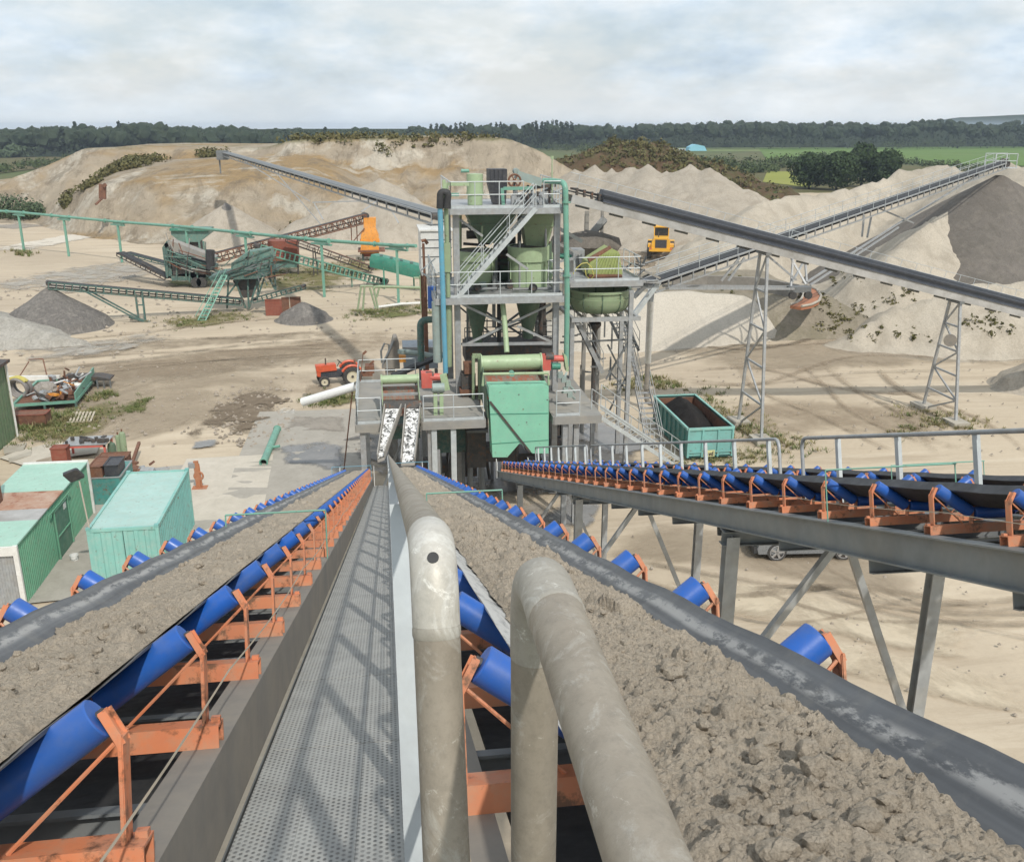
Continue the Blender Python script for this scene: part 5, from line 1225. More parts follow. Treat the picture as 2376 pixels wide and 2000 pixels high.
m=MB(); m.blob(AY(1360,570,49),(1.9,1.2,.8),3,.3); tag(m.build('soil_load',M['dark_gravel'],None,loc=tuple(AY(1360,590,49))),'dark wet material heaped on the machine behind the tower','heap')
for p,q,w_,mt,lb in (((1362,490),(1362,585),.2,'taupe2','left dark post under the sloping gallery behind the tower'),((1398,485),(1402,560),.14,'taupe2','right thin post under the sloping gallery behind the tower')):
    a=AY(*p,50); b=V(a.x,50,0); m=MB(); m.ibeam(a,b,w_,w_,.015,up=V(0,1,0)); m.box((b.x,50,.02),(.4,.4,.05)); tag(m.build('post',M[mt],None,loc=tuple(b)),lb,'post')
t=thing('chute','short grey ribbed chute slanting behind the tower, right of the dark load','chute',AY(1370,545,50))
m=MB(); m.bar(AY(1368,550,50),AY(1402,510,50),.6,.25); m.build('trough',M['galv_dark'],t); m=MB(); m.bar(AY(1368,548,49.6),AY(1404,506,49.6),.06,.35); m.build('side_wall',M['galv'],t)

# more steelwork and fittings inside the tower
rng=random.Random(42)
for (a,b) in (((1062,525),(1130,522)),((1200,520),(1289,520)),((1064,600),(1290,598)),((1064,652),(1288,652))):
    m=MB(); m.bar(AY(*a,YB),AY(*b,YB),.14,.2); m.build('cross_beam',M['galv_dark'],tw)
for x in (1150,1205):
    m=MB(); m.bar(AY(x,492,YC+2.4),AY(x,690,YC+2.4),.16,.16,up=V(0,1,0)); m.build('post',M['galv_dark'],tw)
for (a,b) in (((1066,505),(1150,600)),((1288,505),(1205,600)),((1150,610),(1066,690)),((1205,610),(1288,690)),((1066,712),(1170,800)),((1288,712),(1180,800)),((1066,800),(1285,720))):
    m=MB(); m.bar(AY(*a,YB-.1),AY(*b,YB-.1),.08,.08,up=V(0,1,0)); m.build('brace',M['galv_dark'],tw)
for i,(x,y0,y1,r_,mt) in enumerate(((1068,500,690,.07,'green'),(1146,640,760,.08,'galv_dark'),(1158,700,800,.10,'black'),(1266,500,690,.06,'galv'),(1276,560,690,.09,'dkgreen'),(1255,700,800,.12,'dark'),(1262,700,830,.1,'dark'),(1206,560,680,.05,'galv'),(1085,700,800,.06,'galv_dark'),(1298,500,560,.05,'red'))):
    Y=rng.uniform(42.2,45.8); lb=['thin green riser left of the left tank','dark drain pipe left of the centre brace','black riser between the two cones','thin grey riser right of the right tank','dull green riser at the right column','dark thick pipe below the right tank','second dark thick pipe below the right tank, nearer the column','thin grey pipe in the gap between the two tanks','dark thin pipe beside the left column','thin red pipe under the right end of the top deck'][i]
    m=MB(); m.tube([AY(x,y0,Y),AY(x,y1,Y)],r_,8); tag(m.build('pipe',M[mt],None,loc=tuple(AY(x,y1,Y))),lb,'pipe')
for i in range(26):
    top=rng.random()<.5; x=rng.uniform(1070,1285) ; Y=rng.uniform(42,45.5); p=AY(x,480 if top else 680,Y); z=zt if top else zm
    if top and x<1190: continue
    m=MB(); w_=rng.uniform(.15,.5); h_=rng.uniform(.15,.6); m.box((p.x,Y,z+h_/2+.01),(w_,rng.uniform(.15,.4),h_)); m.cyl((p.x,Y,z+h_),(p.x,Y,z+h_+rng.uniform(.05,.4)),.06,n=8); m.build('fitting',M[rng.choice(['galv','galv_dark','dark','grey_box','green'])],tw)
m=MB(); 
for (x,y) in ((1300,870),(1308,880),(1318,890),(1312,905),(1322,915)): p=AY(x,y,YF+1.2); m.tube([p,p+V(rng.uniform(-.4,.4),.3,rng.uniform(-.6,.6))],.05,6); m.box(p,(.2,.2,.25))
m.build('valve_cluster',M['grey_box'],pf)
m=MB(); stair(m,V(AY(1400,905,44).x,44.2,ZL),V(AY(1322,835,46).x,44.4,ZL+2.6),V(0,.7,0),10); m.build('staircase',M['galv'],pf)
for (a,b,Y) in (((1300,640),(1325,640),43),((1285,610),(1330,600),45),((1290,655),(1335,655),42)):
    m=MB(); m.bar(AY(*a,Y),AY(*b,Y),.12,.12); m.build('tie_beam',M['galv'],tw)
pipe('teal pipe crossing behind the tower to the round bowl',[AY(1288,592,47),AY(1345,600,47)],.13,M['teal'])

t=thing('launder','long dark steel trough behind the fat green drum, inside the tower','trough',V(AY(1180,840,43).x,44,0))
m=MB(); PB(m,1080,800,1286,838,43.2,1.6); m.build('trough',M['dark'],t)
m=MB(); a=AY(1076,798,43.1); b=AY(1290,798,43.1); m.bar(a,b,.1,.14); m.build('rim',M['galv_dark'],t)
for x in (1090,1140,1190,1240,1280):
    m=MB(); p=AY(x,838,43.3); m.bar(p,V(p.x,p.y,0),.14,.14,up=V(0,1,0)); m.build('leg',M['galv_dark'],t)
t=thing('vertical_frame','dull green guard frame standing left of the fat green drum','frame',V(AY(1106,900,40.4).x,40.4,ZL))
for x in (1098,1112):
    m=MB(); m.bar(AY(x,826,40.4),V(AY(x,900,40.4).x,40.4,ZL),.12,.3,up=V(0,1,0)); m.build('post',M['green'],t)
m=MB(); m.bar(AY(1096,826,40.4),AY(1116,826,40.4),.14,.2); m.build('top_bar',M['green'],t)
t=thing('motor_stand','light green stand with a grey motor on the deck beside the smaller screen','stand',V(AY(1016,950,38.2).x,38.2,ZL))
for x in (1010,1024):
    m=MB(); m.bar(AY(x,912,38.2),V(AY(x,940,38.2).x,38.2,ZL),.16,.16,up=V(0,1,0)); m.build('leg',M['green_bright'],t)
m=MB(); p=AY(1017,900,38.2); m.cyl(p-V(.25,0,0),p+V(.25,0,0),.2,n=16); m.build('motor',M['grey_box'],t)
m=MB(); m.bar(AY(1028,868,39),AY(1036,905,39),.3,.16,up=V(0,1,0)); m.build('drive_guard',M['green_bright'],t)
for i,(x0,y0,x1,y1,Y) in enumerate(((1072,640,1150,640,44),(1180,640,1290,640,44))):
    m=MB(); rail(m,[V(AY(x0,680,Y).x,Y,zm),V(AY(x1,680,Y).x,Y,zm)],1.1,.9); m.build('railing',M['galv_light'],tw)
m=MB(); rail(m,[V(AY(1075,800,YB).x,YB-.9,AY(1180,800,YB).z),V(AY(1285,800,YB).x,YB-.9,AY(1180,800,YB).z)],1.1,.9); m.build('railing',M['galv_dark'],tw)

t=thing('water_tank','pale blue grey box tank behind the pipes, left of the tower leg','tank',V(AY(975,850,52).x,52,0))
m=MB(); PB(m,936,808,1016,856,52,2.2); m.build('tank_wall',M['tank_blue'],t)
m=MB(); a=AY(934,808,51.9); b=AY(1018,808,51.9); m.bar(a,b,.12,.12); m.build('rim',M['galv'],t)
for x in (940,976,1012):
    m=MB(); p=AY(x,856,52.1); m.bar(p,V(p.x,p.y,0),.18,.18,up=V(0,1,0)); m.build('leg',M['galv_dark'],t)
t=thing('drive_station','rusty brown drive frame on the low platform, between the two screens','machine',V(AY(1085,930,40.6).x,40.6,ZL))
for (x0,y0,x1,y1,mt) in ((1072,868,1104,930,'dark'),(1078,846,1098,868,'rust'),(1068,905,1112,915,'rust')):
    m=MB(); PB(m,x0,y0,x1,y1,40.6+(.1 if mt=='dark' else 0),.7); m.build('casing',M[mt],t)
rng=random.Random(91)
for i in range(30):
    x=rng.uniform(1290,1470); y=rng.uniform(745,955); Y=rng.uniform(43.5,47); p=AY(x,y,Y)
    if p.z<.3: continue
    q=p+(V(rng.uniform(-.9,.9),rng.uniform(-.3,.3),0) if rng.random()<.45 else V(0,0,rng.uniform(-1.6,1.6)))
    if q.z<.1: continue
    m=MB(); m.bar(p,q,.07,.07,up=V(0,1,0)); m.build('bracing_bar',M[rng.choice(['galv_dark','galv','taupe2','galv_dark'])],bw)

for lb,xc,w_,y0,y1,Y,mt in (('dull green vessel standing in the gap behind the two round tanks',1168,44,560,690,45.4,'dkgreen'),('narrow dull green vessel behind the right column of the tower',1272,26,590,690,45.6,'green'),('narrow dark vessel behind the left round tank',1082,30,600,690,45.6,'dark')):
    c_=AY(xc,y1,Y); r_=w_/2*Y*1.02/2200; zt2=AY(xc,y0,Y).z; t=thing('vessel',lb,'tank',(c_.x,Y,zm)); m=MB(); m.lathe([(.02,zt2+.12),(r_*.6,zt2+.1),(r_,zt2-.05),(r_,zm+.3),(r_*.6,zm)],(c_.x,Y,0),n=24); m.build('shell',M[mt],t)
    m=MB(); m.torus((c_.x,Y,zt2-.3),(0,0,1),r_,.04,22,6); m.build('flange',M['galv_dark'],t)
# ================================================================ older green plant at the left, pipeline and the long rear stacker
def truss_conv(label,p0,p1,w,h,frame,belt,n=14,name='belt_conveyor',legs=(),diag=False,drum=True,group=None,chord=.09):
    p0,p1=Vector(p0),Vector(p1); lo=p0 if p0.z<p1.z else p1
    t=thing(name,label,'conveyor',lo,group); d=(p1-p0).normalized(); x=d.cross(V(0,0,1)).normalized(); up=x.cross(d).normalized()
    for s in (-1,1):
        m=MB(); o=x*(s*w/2)
        m.bar(p0+o,p1+o,chord,chord); m.bar(p0+o-up*h,p1+o-up*h,chord,chord)
        for i in range(n+1):
            q=p0.lerp(p1,i/n)+o; m.bar(q,q-up*h,chord*.8,chord*.8,up=d)
            if diag and i<n: r=p0.lerp(p1,(i+1)/n)+o; m.bar(q-up*h*(i%2),r-up*h*((i+1)%2),chord*.6,chord*.6)
        m.build('side_frame',frame,t)
    m=MB(); m.bar(p0+up*.05,p1+up*.05,w*.82,.05); m.bar(p0-up*h*.5,p1-up*h*.5,w*.7,.03); m.build('belt',belt,t)
    if drum:
        for q in (p0,p1):
            m=MB(); m.cyl(q-x*w*.5-up*h*.2,q+x*w*.5-up*h*.2,h*.38,n=14); m.build('drum',M['dark'],t)
    for a,b in legs:
        m=MB(); m.bar(a,b,.13,.13,up=V(0,1,0)); m.build('leg',frame,t)
    return t
pipe_px=[((-60,486),(-20,575),147),((42,493),(50,587),141),((147,503),(157,597),135),((272,515),(281,612),127.5),((431,527),(433,640),118),((568,541),(570,668),108),((745,558),(755,690),97.8),((920,570),(924,705),93)]
tops=[]
for i,(a,b,Y) in enumerate(pipe_px):
    p=AY(*a,Y); tops.append(p)
    lb=['post left of the frame edge','leftmost post in view','second post from the left','third post, beside the dark stacker conveyor','fourth post, in front of the funnel hopper','fifth post, at the rusty truss','sixth post, right of the slatted conveyor','last post, in front of the teal trough'][i]
    if i==0: continue
    t=thing('pipeline_post','mint green T shaped pipeline support, '+lb,'post',(p.x,Y,0),'posts of the green pipeline')
    m=MB(); m.ibeam((p.x,Y,0),(p.x,Y,p.z-.45),.26,.26,.03,up=V(0,1,0)); m.build('post',M['mint_pipe'],t)
    d=V(.72,-.69,0); m=MB(); m.bar(V(p.x,Y,p.z-.38)-d*1.4,V(p.x,Y,p.z-.38)+d*1.4,.28,.16); m.bar(V(p.x,Y,p.z-.2)-d*.9,V(p.x,Y,p.z-.2)+d*.9,.2,.1); m.build('saddle',M['mint_pipe'],t)
m=MB(); pts=[tops[0]+(tops[0]-tops[1])]+tops+[AY(965,571,90)]; m.tube(pts,.17,10); t=thing('pipeline','long mint green pipe carried on posts across the left of the yard','pipe',tops[3]); m.build('pipe',M['mint_pipe'],t)
for i in range(1,len(tops)):
    p=tops[i]; d=(tops[i]-tops[i-1]).normalized()
    for o in (1.2,-2.5): m=MB(); m.cyl(p+d*o-d*.06,p+d*o+d*.06,.27,n=14); m.build('flange',M['mint_pipe'],t)
# slatted conveyor over the dark cone
a=AY(112,654,86); b=AY(560,694,91); f=V(AY(322,740,87.5).x,87.5,0)
t=truss_conv('long slatted green conveyor at the left, its head over the dark gravel cone',b,a,.9,.55,M['teal_dark'],M['black'],26,chord=.10)
for x0,x1 in ((314,322),(330,337)):
    m=MB(); m.bar(AY(x0,682,87.5),V(AY(x1,742,87.5).x,87.5,0),.16,.14,up=V(0,1,0)); m.build('leg',M['teal_dark'],t)
m=MB(); m.bar(AY(317,708,87.5),AY(334,708,87.5),.1); m.build('leg_tie',M['teal_dark'],t)
for dy in (-.4,.4):
    m=MB(); m.bar(AY(188,668,86.8)+V(0,dy,0),AY(318,738,87.2)+V(0,dy,0),.12,.12,up=V(0,1,0)); m.build('strut',M['teal_dark'],t)
m=MB(); m.bar(AY(300,735,87.2),AY(360,752,87.2),.3,.2); m.build('skid',M['teal_dark'],t)
# screening plant on legs with ladder
rng2=random.Random(18)
Yq=91.5
t=thing('screening_plant','teal screening box on splayed legs with a long ladder, left of the tower','machine',V(AY(575,715,Yq).x,Yq,0))
m=MB(); m.prism([AY(x,y,Yq-1) for x,y in ((484,645),(510,634),(642,622),(645,630),(600,647),(490,652))],V(0,2.6,0)); m.build('platform',M['teal_dark'],t)
m=MB(); m.prism([AY(x,y,Yq-.6) for x,y in ((535,634),(537,612),(575,585),(628,577),(636,600),(618,622))],V(0,1.9,0)); m.build('screen_box',M['teal_mid'],t)
for (x0,y0),(x1,y1) in (((537,612),(628,577)),((545,628),(632,592)),((560,630),(577,586)),((590,628),(602,583))): m=MB(); m.bar(AY(x0,y0,Yq-.66),AY(x1,y1,Yq-.66),.14,.1,up=V(0,1,0)); m.build('rib',M['teal_dark'],t)
m=MB(); m.prism([AY(x,y,Yq-.2) for x,y in ((560,606),(590,592),(582,596),(600,590),(572,602),(540,612))][:3]+[AY(545,612,Yq-.2)],V(0,1.2,0)); m.build('screen_mesh',M['rust'],t)
for (x0,y0),(x1,y1) in (((530,648),(527,715)),((545,648),(570,715)),((575,645),(577,718)),((600,643),(578,716)),((602,640),(597,690)),((620,635),(638,672)),((636,628),(640,674)),((615,640),(598,690)),((555,650),(525,690))):
    m=MB(); m.bar(AY(x0,y0,Yq-.3),AY(x1,y1,Yq-.3),.16,.16,up=V(0,1,0)); m.build('leg',M['teal_dark'],t)
m=MB()
for o in (0,18): m.bar(AY(514+o*.7,640,Yq-1.5),AY(455+o,752,Yq-5),.10,.22,up=V(0,1,0))
for i in range(15):
    f=i/14; m.bar(AY(514+(455-514)*f,640+112*f,Yq-1.5-3.5*f),AY(526.6+(473-526.6)*f,640+112*f,Yq-1.5-3.5*f),.05,.16)
for o in (0,18): m.tube([AY(512+o*.7,624,Yq-1.5),AY(453+o,734,Yq-5)],.03,5)
m.build('ladder',M['mint_pipe'],t)
for i in range(26):
    x=rng2.uniform(500,640); p=AY(x,rng2.uniform(600,650),Yq-1.1-rng2.uniform(0,.3)); k_=rng2.random()
    q=p+(V(rng2.uniform(.8,2.4),0,rng2.uniform(.1,.9)) if k_<.5 else V(rng2.uniform(-.3,.3),0,rng2.uniform(-1.2,1.0)))
    m=MB(); m.bar(p,q,.08,.08,up=V(0,1,0)); m.build('bar',M[rng2.choice(['teal_dark','dark','rust','galv_dark'])],t)
m=MB(); rail(m,[AY(492,646,Yq-1.05),AY(640,626,Yq-1.05)],1.0,1.0); m.build('railing',M['teal_dark'],t)
m=MB(); m.prism([AY(x,y,Yq) for x,y in ((540,652),(605,648),(585,690),(565,692))],V(0,1.5,0)); m.build('discharge_hopper',M['dark'],t)
truss_conv('short dark green conveyor rising right to the light gravel cone',AY(590,692,90),AY(702,662,88),.8,.4,M['teal_dark'],M['black'],10)
m=MB(); 
for i,(x0,x1,y0,y1,lb) in enumerate(((617,653,694,733,'rust red plate wall standing left of the light gravel cone'),(655,670,690,724,'narrow dark rusty post plate beside the red plate wall'),(673,697,689,704,'low brown plate showing behind the light gravel cone'))):
    m=MB(); Y=88.5; a=AY(x0,y1,Y); b=AY(x1,y0,Y); m.bb((a.x,Y,min(0,a.z)),(b.x,Y+.12,b.z)); m.bb((a.x,Y-.05,b.z-.1),(b.x,Y+.17,b.z-.0)); tag(m.build('steel_plate',M['rust_red'] if i==0 else M['rust'],None,loc=(a.x,Y,0)),lb,'plate')
# slatted conveyor running down to the right, dark conveyor, rusty truss, orange bin, teal trough
truss_conv('pale green slatted conveyor descending right towards the teal trough',AY(600,568,97),AY(892,648,106),1.0,.75,M['mint_pipe'],M['black'],28,legs=((AY(628,580,98),V(AY(630,612,98).x,98,3)),(AY(815,630,104),V(AY(817,665,104).x,104,0))),chord=.11)
truss_conv('plain dark conveyor crossing behind the slatted one',AY(668,548,112),AY(862,618,114),1.3,.7,M['dark'],M['rust'],8,legs=((AY(726,575,112),V(AY(728,640,112).x,112,0)),(AY(730,575,113),V(AY(738,640,113).x,113,0))))
truss_conv('rust brown lattice conveyor rising to the orange bin',AY(498,588,122),AY(846,497,126),1.2,1.1,M['rust'],M['black'],26,legs=((AY(814,515,126),V(AY(816,560,126).x,126,2)),(AY(827,512,126),V(AY(829,560,126).x,126,2)),(AY(846,530,125),AY(820,560,125))),diag=True,chord=.12)
Yo=126; c=AY(857,585,Yo)
t=thing('storage_bin','bright orange waisted storage bin left of the tower','bin',V(c.x,Yo,0)); k_=Yo*1.03/2200
def ring(m,prof,cx,Y,dy):
    vs=[]
    for w,y in prof:
        p=AY(cx,y,Y); hw=w*Y/2200/2
        vs+=[(p.x-hw,Y-dy*w/40,p.z),(p.x+hw,Y-dy*w/40,p.z),(p.x+hw,Y+dy*w/40,p.z),(p.x-hw,Y+dy*w/40,p.z)]
    n=len(prof); m.add(vs,[(i*4+j,(i+1)*4+j,(i+1)*4+(j+1)%4,i*4+(j+1)%4) for i in range(n-1) for j in range(4)]+[(0,1,2,3),tuple(range(4*n-1,4*n-5,-1))])
m=MB(); ring(m,((27,505),(27,530),(40,545),(40,556)),858,Yo,1.1); m.build('upper_bin',M['hopper_orange'],t)
m=MB(); ring(m,((44,556),(44,560),(38,562),(42,582),(42,586)),858,Yo,1.1); m.build('lower_bin',M['hopper_orange'],t)
m=MB(); ring(m,((60,578),(60,581)),862,Yo,1.3); m.build('walkway',M['rust'],t)
m=MB(); ring(m,((36,586),(34,594)),858,Yo,1.0); m.build('discharge',M['rust_red'],t)
for dx in (-16,16):
    for dy in (-.9,.9):
        m=MB(); p=AY(858+dx,590,Yo+dy); m.bar(p,V(p.x,p.y,0),.2,.2,up=V(0,1,0)); m.build('leg',M['teal_dark'],t)
t=thing('trough_conveyor','thick teal green covered trough sloping down towards the tower','conveyor',V(AY(890,650,104).x,104,0))
m=MB(); m.sect(AY(868,602,104),AY(985,630,100),[(-.7,-.75),(.7,-.75),(.8,.1),(.55,.6),(-.55,.6),(-.8,.1)]); m.build('trough',M['teal'],t)
for x,y in ((890,610),(921,618),(960,632)):
    for dy in (-.6,.6):
        m=MB(); p=AY(x,y+12,103+dy); m.bar(p,V(p.x,p.y,0),.16,.16,up=V(0,1,0)); m.build('leg',M['teal'],t)
m=MB(); 
for f in (.15,.35,.55,.75): q=AY(868,602,104).lerp(AY(985,630,100),f); m.box(q+V(0,0,.62),(.3,1.2,.12))
m.build('cover_plate',M['teal_dark'],t)
# teal funnel hopper
Yh=124
t=thing('funnel_hopper','wide teal funnel hopper on a box base behind the green pipeline','hopper',V(AY(440,590,Yh).x,Yh,0))
m=MB(); a=[AY(x,y,Yh) for x,y in ((396,533),(484,533),(484,545),(462,562),(418,562),(397,545))]; m.prism(a,V(0,4,0)); m.build('funnel',M['teal_mid'],t)
m=MB(); m.bar(AY(394,533,Yh-.2),AY(486,533,Yh-.2),.35,.3); m.build('rim',M['teal'],t)
m=MB(); PB(m,422,562,462,600,Yh+.4,3); m.build('base',M['dark'],t)
for x in (420,436,462,472):
    m=MB(); p=AY(x,560,Yh); m.bar(p,V(p.x,Yh,0),.22,.22,up=V(0,1,0)); m.build('leg',M['teal_mid'],t)
# dark mobile screen with a stacker
Ym=107
t=thing('mobile_screen','dark green mobile screening machine with tilted decks, behind the ladder','machine',V(AY(462,660,Ym).x,Ym,0))
for pl,dy,mt in ((((380,566),(398,560),(500,598),(498,612),(385,578)),2.0,'taupe2'),(((376,575),(386,560),(396,575),(402,640),(385,642)),1.4,'teal_dark'),(((395,590),(500,618),(498,630),(398,606)),2.2,'teal_dark'),(((396,612),(480,628),(485,645),(400,640)),1.8,'dark'),(((395,640),(450,632),(470,650),(400,652)),1.6,'teal_dark'),(((440,640),(540,632),(560,645),(455,655)),1.6,'dkgreen')):
    m=MB(); m.prism([AY(x,y,Ym-1) for x,y in pl],V(0,dy,0)); m.build('deck_frame',M[mt],t)
for x in (455,468):
    m=MB(); p=AY(x,655,Ym-1.1); m.cyl(V(p.x,Ym-1.2,.55),V(p.x,Ym-.8,.55),.55,n=18); m.build('wheel',M['tyre'],t)
for i,(x,y0,y1) in enumerate(((388,575,645),(410,590,650),(432,600,650),(458,610,650),(440,620,655))):
    m=MB(); m.bar(AY(x,y0,Ym-1.1),AY(x,y1,Ym-1.1),.16,.16,up=V(0,1,0)); m.build('strut',M['teal_dark'],t)
rng=random.Random(17)
for i in range(34):
    x=rng.uniform(380,500); y=575+(x-380)*.28+rng.uniform(-8,40); p=AY(x,y,Ym-1.3-rng.uniform(0,.4)); k_=rng.random()
    q=p+(V(rng.uniform(1.2,3.2),0,rng.uniform(-1.3,-.2)) if k_<.55 else V(rng.uniform(-.4,.4),0,rng.uniform(.8,2.0)))
    m=MB(); m.bar(p,q,.09,.09,up=V(0,1,0)); m.build('bar',M[rng.choice(['teal_dark','dark','taupe2','rust','teal_mid'])],t)
m=MB(); m.tube([AY(488,625,Ym-2),AY(488,580,Ym-2)],.45,12); m.build('rubber_sleeve',M['black'],t)
truss_conv('twin dark stacker conveyor reaching left from the mobile screen',AY(392,642,Ym),AY(280,586,112),1.0,.35,M['dark'],M['black'],10,legs=((AY(330,610,109),AY(385,645,107)),))
truss_conv('upper dark conveyor above the twin stacker',AY(420,618,Ym+1),AY(298,586,113),.8,.25,M['teal_dark'],M['black'],8,drum=False)
t=thing('container','rust red steel container on a teal base, behind the slatted conveyor','container',V(*AY(660,610,114).xy,0))
m=MB(); PB(m,622,560,690,600,114,2.5); m.build('body',M['rust_red'],t); m=MB(); PB(m,618,600,694,606,113.8,2.9); m.build('shelf',M['rust'],t); m=MB(); PB(m,625,606,690,622,114.1,2.4); m.build('base',M['teal_mid'],t)
for x in (622,690):
    m=MB(); a=AY(x,598,113.9); m.bar(a,V(a.x,a.y,0),.18,.18,up=V(0,1,0)); m.build('leg',M['dark'],t)
# pale green pipe frame and pipes before the tower
t=thing('tubular_frame','pale green tubular frame with a long pipe, on the grass left of the tower','frame',V(*G(850,722).xy,0))
Y=86.5
for a,b in (((838,664),(830,718)),((846,664),(842,720)),((836,664),(866,664)),((866,664),(877,716)),((858,668),(872,716)),((880,667),(874,690)),((975,640),(978,722)),((972,645),(960,645))):
    m=MB(); m.tube([AY(*a,Y),AY(*b,Y)],.09,8); m.build('tube',M['green'],t)
m=MB(); m.tube([AY(866,672,Y),AY(870,666,Y),AY(878,665,Y),AY(975,668,Y)],.13,10); m.build('long_pipe',M['green'],t)
m=MB(); m.tube([G(868,718)+V(0,0,.15),G(930,713)+V(0,0,.3),G(975,707)+V(0,0,.15)],.13,10); tag(m.build('pipe',M['white'],None,loc=tuple(G(920,714))),'white pipe lying on the grass left of the tower','pipe')
m=MB(); m.bar(AY(965,695,66),AY(1016,700,64),.25,.1); tag(m.build('plank',M['wood'],None,loc=tuple(AY(990,698,65))),'pale plank jutting out left of the tower','plank')
# long grey stacker to the rear heap
h=AY(524,354,150); tl=AY(1022,497,52)
t=truss_conv('very long thin grey conveyor rising from the tower to the bluff heap at the left',tl,h,1.0,.5,M['galv'],M['galv_dark'],44,diag=False,chord=.10)
def lp_(f): return tl.lerp(h,f)
for a,b,Y in (((876,466),(838,492),95),((898,470),(925,518),92),((640,400),(752,530),128),((728,470),(750,510),120),((880,466),(725,470),100),((560,370),(720,468),135)):
    m=MB(); m.bar(AY(*a,Y),AY(*b,Y-1),.12,.12,up=V(0,1,0)); m.build('strut',M['galv'],t)
m=MB(); m.box(h+V(-.5,0,-.4),(1.6,1.6,1.3)); m.bar(h+V(-1,0,-.5),h+V(-1,0,-3),.2); m.build('head_frame',M['galv_dark'],t)
t=thing('post','dark rusty stake standing alone on the slope of the bluff','post',V(*AY(240,462,158).xy,AY(240,462,158).z))
m=MB(); a=AY(238,462,157); b=AY(238,428,157); m.bar(a,b,1.0,.5,up=V(0,1,0)); m.bar(AY(240,432,156.5),AY(246,428,156.5),.5,.5); m.bar(AY(236,462,157),AY(222,475,156),.35,.2); m.build('stake',M['rust'],t)
# ================================================================ right hand side: gallery, stacker, loader, skip, posts
def lattice_leg(t,p,q,w0,w1,dirv,n=4,mat='galv',c=.14):
    p,q=Vector(p),Vector(q); d=Vector(dirv)
    a=[p-d*w0,p+d*w0]; b=[q-d*w1,q+d*w1]
    for s in (0,1):
        m=MB(); m.bar(a[s],b[s],c,c,up=V(0,1,0) if abs(d.x)>abs(d.y) else V(1,0,0)); m.build('leg',M[mat],t)
    for i in range(n):
        f0=i/n; f1=(i+1)/n; m=MB()
        l0,r0=a[0].lerp(b[0],f0),a[1].lerp(b[1],f0); l1,r1=a[0].lerp(b[0],f1),a[1].lerp(b[1],f1)
        m.bar(r0,l1,c*.6,c*.6) if i%2==0 else m.bar(l0,r1,c*.6,c*.6); m.build('diagonal',M[mat],t)
        m=MB(); m.bar(l1,r1,c*.7,c*.7); m.build('tie',M[mat],t)
ga=AY(1322,446,47.5); gb=AY(2376,716,50.9); gd=(gb-ga); ge=gb+gd*.22
t=thing('conveyor_gallery','covered conveyor under dark ribbed sheets, sloping from the tower top to the right edge','conveyor',V(ge.x,ge.y,ge.z))
d=gd.normalized(); x=d.cross(V(0,0,1)).normalized(); up=x.cross(d).normalized()
for s in (-1,1):
    m=MB(); m.bar(ga+x*(s*.55)-up*.30,ge+x*(s*.55)-up*.30,.08,.40,up=up); m.build('side_beam',M['galv_pale'],t)
def ribbed(m,p,q,w,h,n=5):
    poly=[]; N_=40
    for i in range(N_+1):
        a=math.pi*i/N_; r=1+.15*math.cos(n*2*a*1.0)
        poly.append((-math.cos(a)*w/2*r,math.sin(a)*h*r))
    m.sect(p,q,poly,up=up)
m=MB(); L=gd.length; st=.105
k_=0; s0=.105
cov=ga+gd*.055
m=MB(); n_=14; 
for i in range(n_):
    p=cov.lerp(ge,i/n_); q=cov.lerp(ge,(i+1.0)/n_); mm=MB(); ribbed(mm,p-up*.08,q-up*.08,1.15,.55); mm.build('cover_sheet',M['cover'],t)
m=MB(); m.bar(ga+up*.05,cov+up*.05,.8,.06); m.build('belt',M['black'],t)
for i in range(4):
    p=ga.lerp(cov,(i+.5)/4); m=MB(); m.bar(p-x*.5+up*.2,p+x*.5+up*.2,.12,.1); m.box(p+x*.45+up*.1,(.1,.2,.35)); m.build('roller_bracket',M['dark'],t)
for i in range(19):
    p=ga.lerp(ge,(i+.3)/19); m=MB(); m.bar(p-x*.3-up*.56,p-x*.3+d*.75-up*.56,.12,.10); m.build('return_roller_bracket',M['galv_dark'],t)
m=MB(); o=-x*.62 if (-x).y>0 else x*.62
for i in range(34):
    p=ga.lerp(ge,(i+.5)/34)+o-up*.2; m.tube([p,p+up*1.15],.014,5)
for f in (1.15,.75): m.tube([ga+o+up*(f-.2),ge+o+up*(f-.2)],.013,5)
m.build('handrail',M['galv_light'],t)
for lb,(xa,ya),(xb,yb),xt,yt in (('trestle beneath the middle of the sloping gallery, with concrete footing','x x'.split() and (1697,962),(1739,1004),1735,588),('trestle beneath the right end of the sloping gallery, beside the pale slope',(2168,971),(2222,973),2225,695)):
    A=G(xa,ya); B=G(xb,yb)
    f=((A.x+B.x)/2-ga.x)/gd.x; T=ga+gd*f-up*.55
    A=V(T.x+.05,T.y+1.75,0); B=V(T.x+.05,T.y-1.75,0)
    t=thing('trestle','tall grey lattice '+lb,'trestle',V(T.x,T.y,0))
    lattice_leg(t,(T.x,T.y,0),(T.x,T.y,T.z),1.75,.50,(0,1,0),5)
    
    for s_ in (-1,1): m=MB(); m.box((T.x,T.y+s_*1.75,.04),(1.0,1.3,.5)); m.build('footing',M['concrete'],t)
    m=MB(); m.bar(T-V(.0,.7,0),T+V(0,.7,0),.3,.14); m.build('head_plate',M['galv_dark'],t)
    if 'right end' in lb: m=MB(); p=AY(2205,790,T.y-1); m.cyl(p-V(.02,0,0)-V(0,.03,0),p+V(.02,.03,0),.36,n=18); m.build('round_plate',M['taupe'],t)
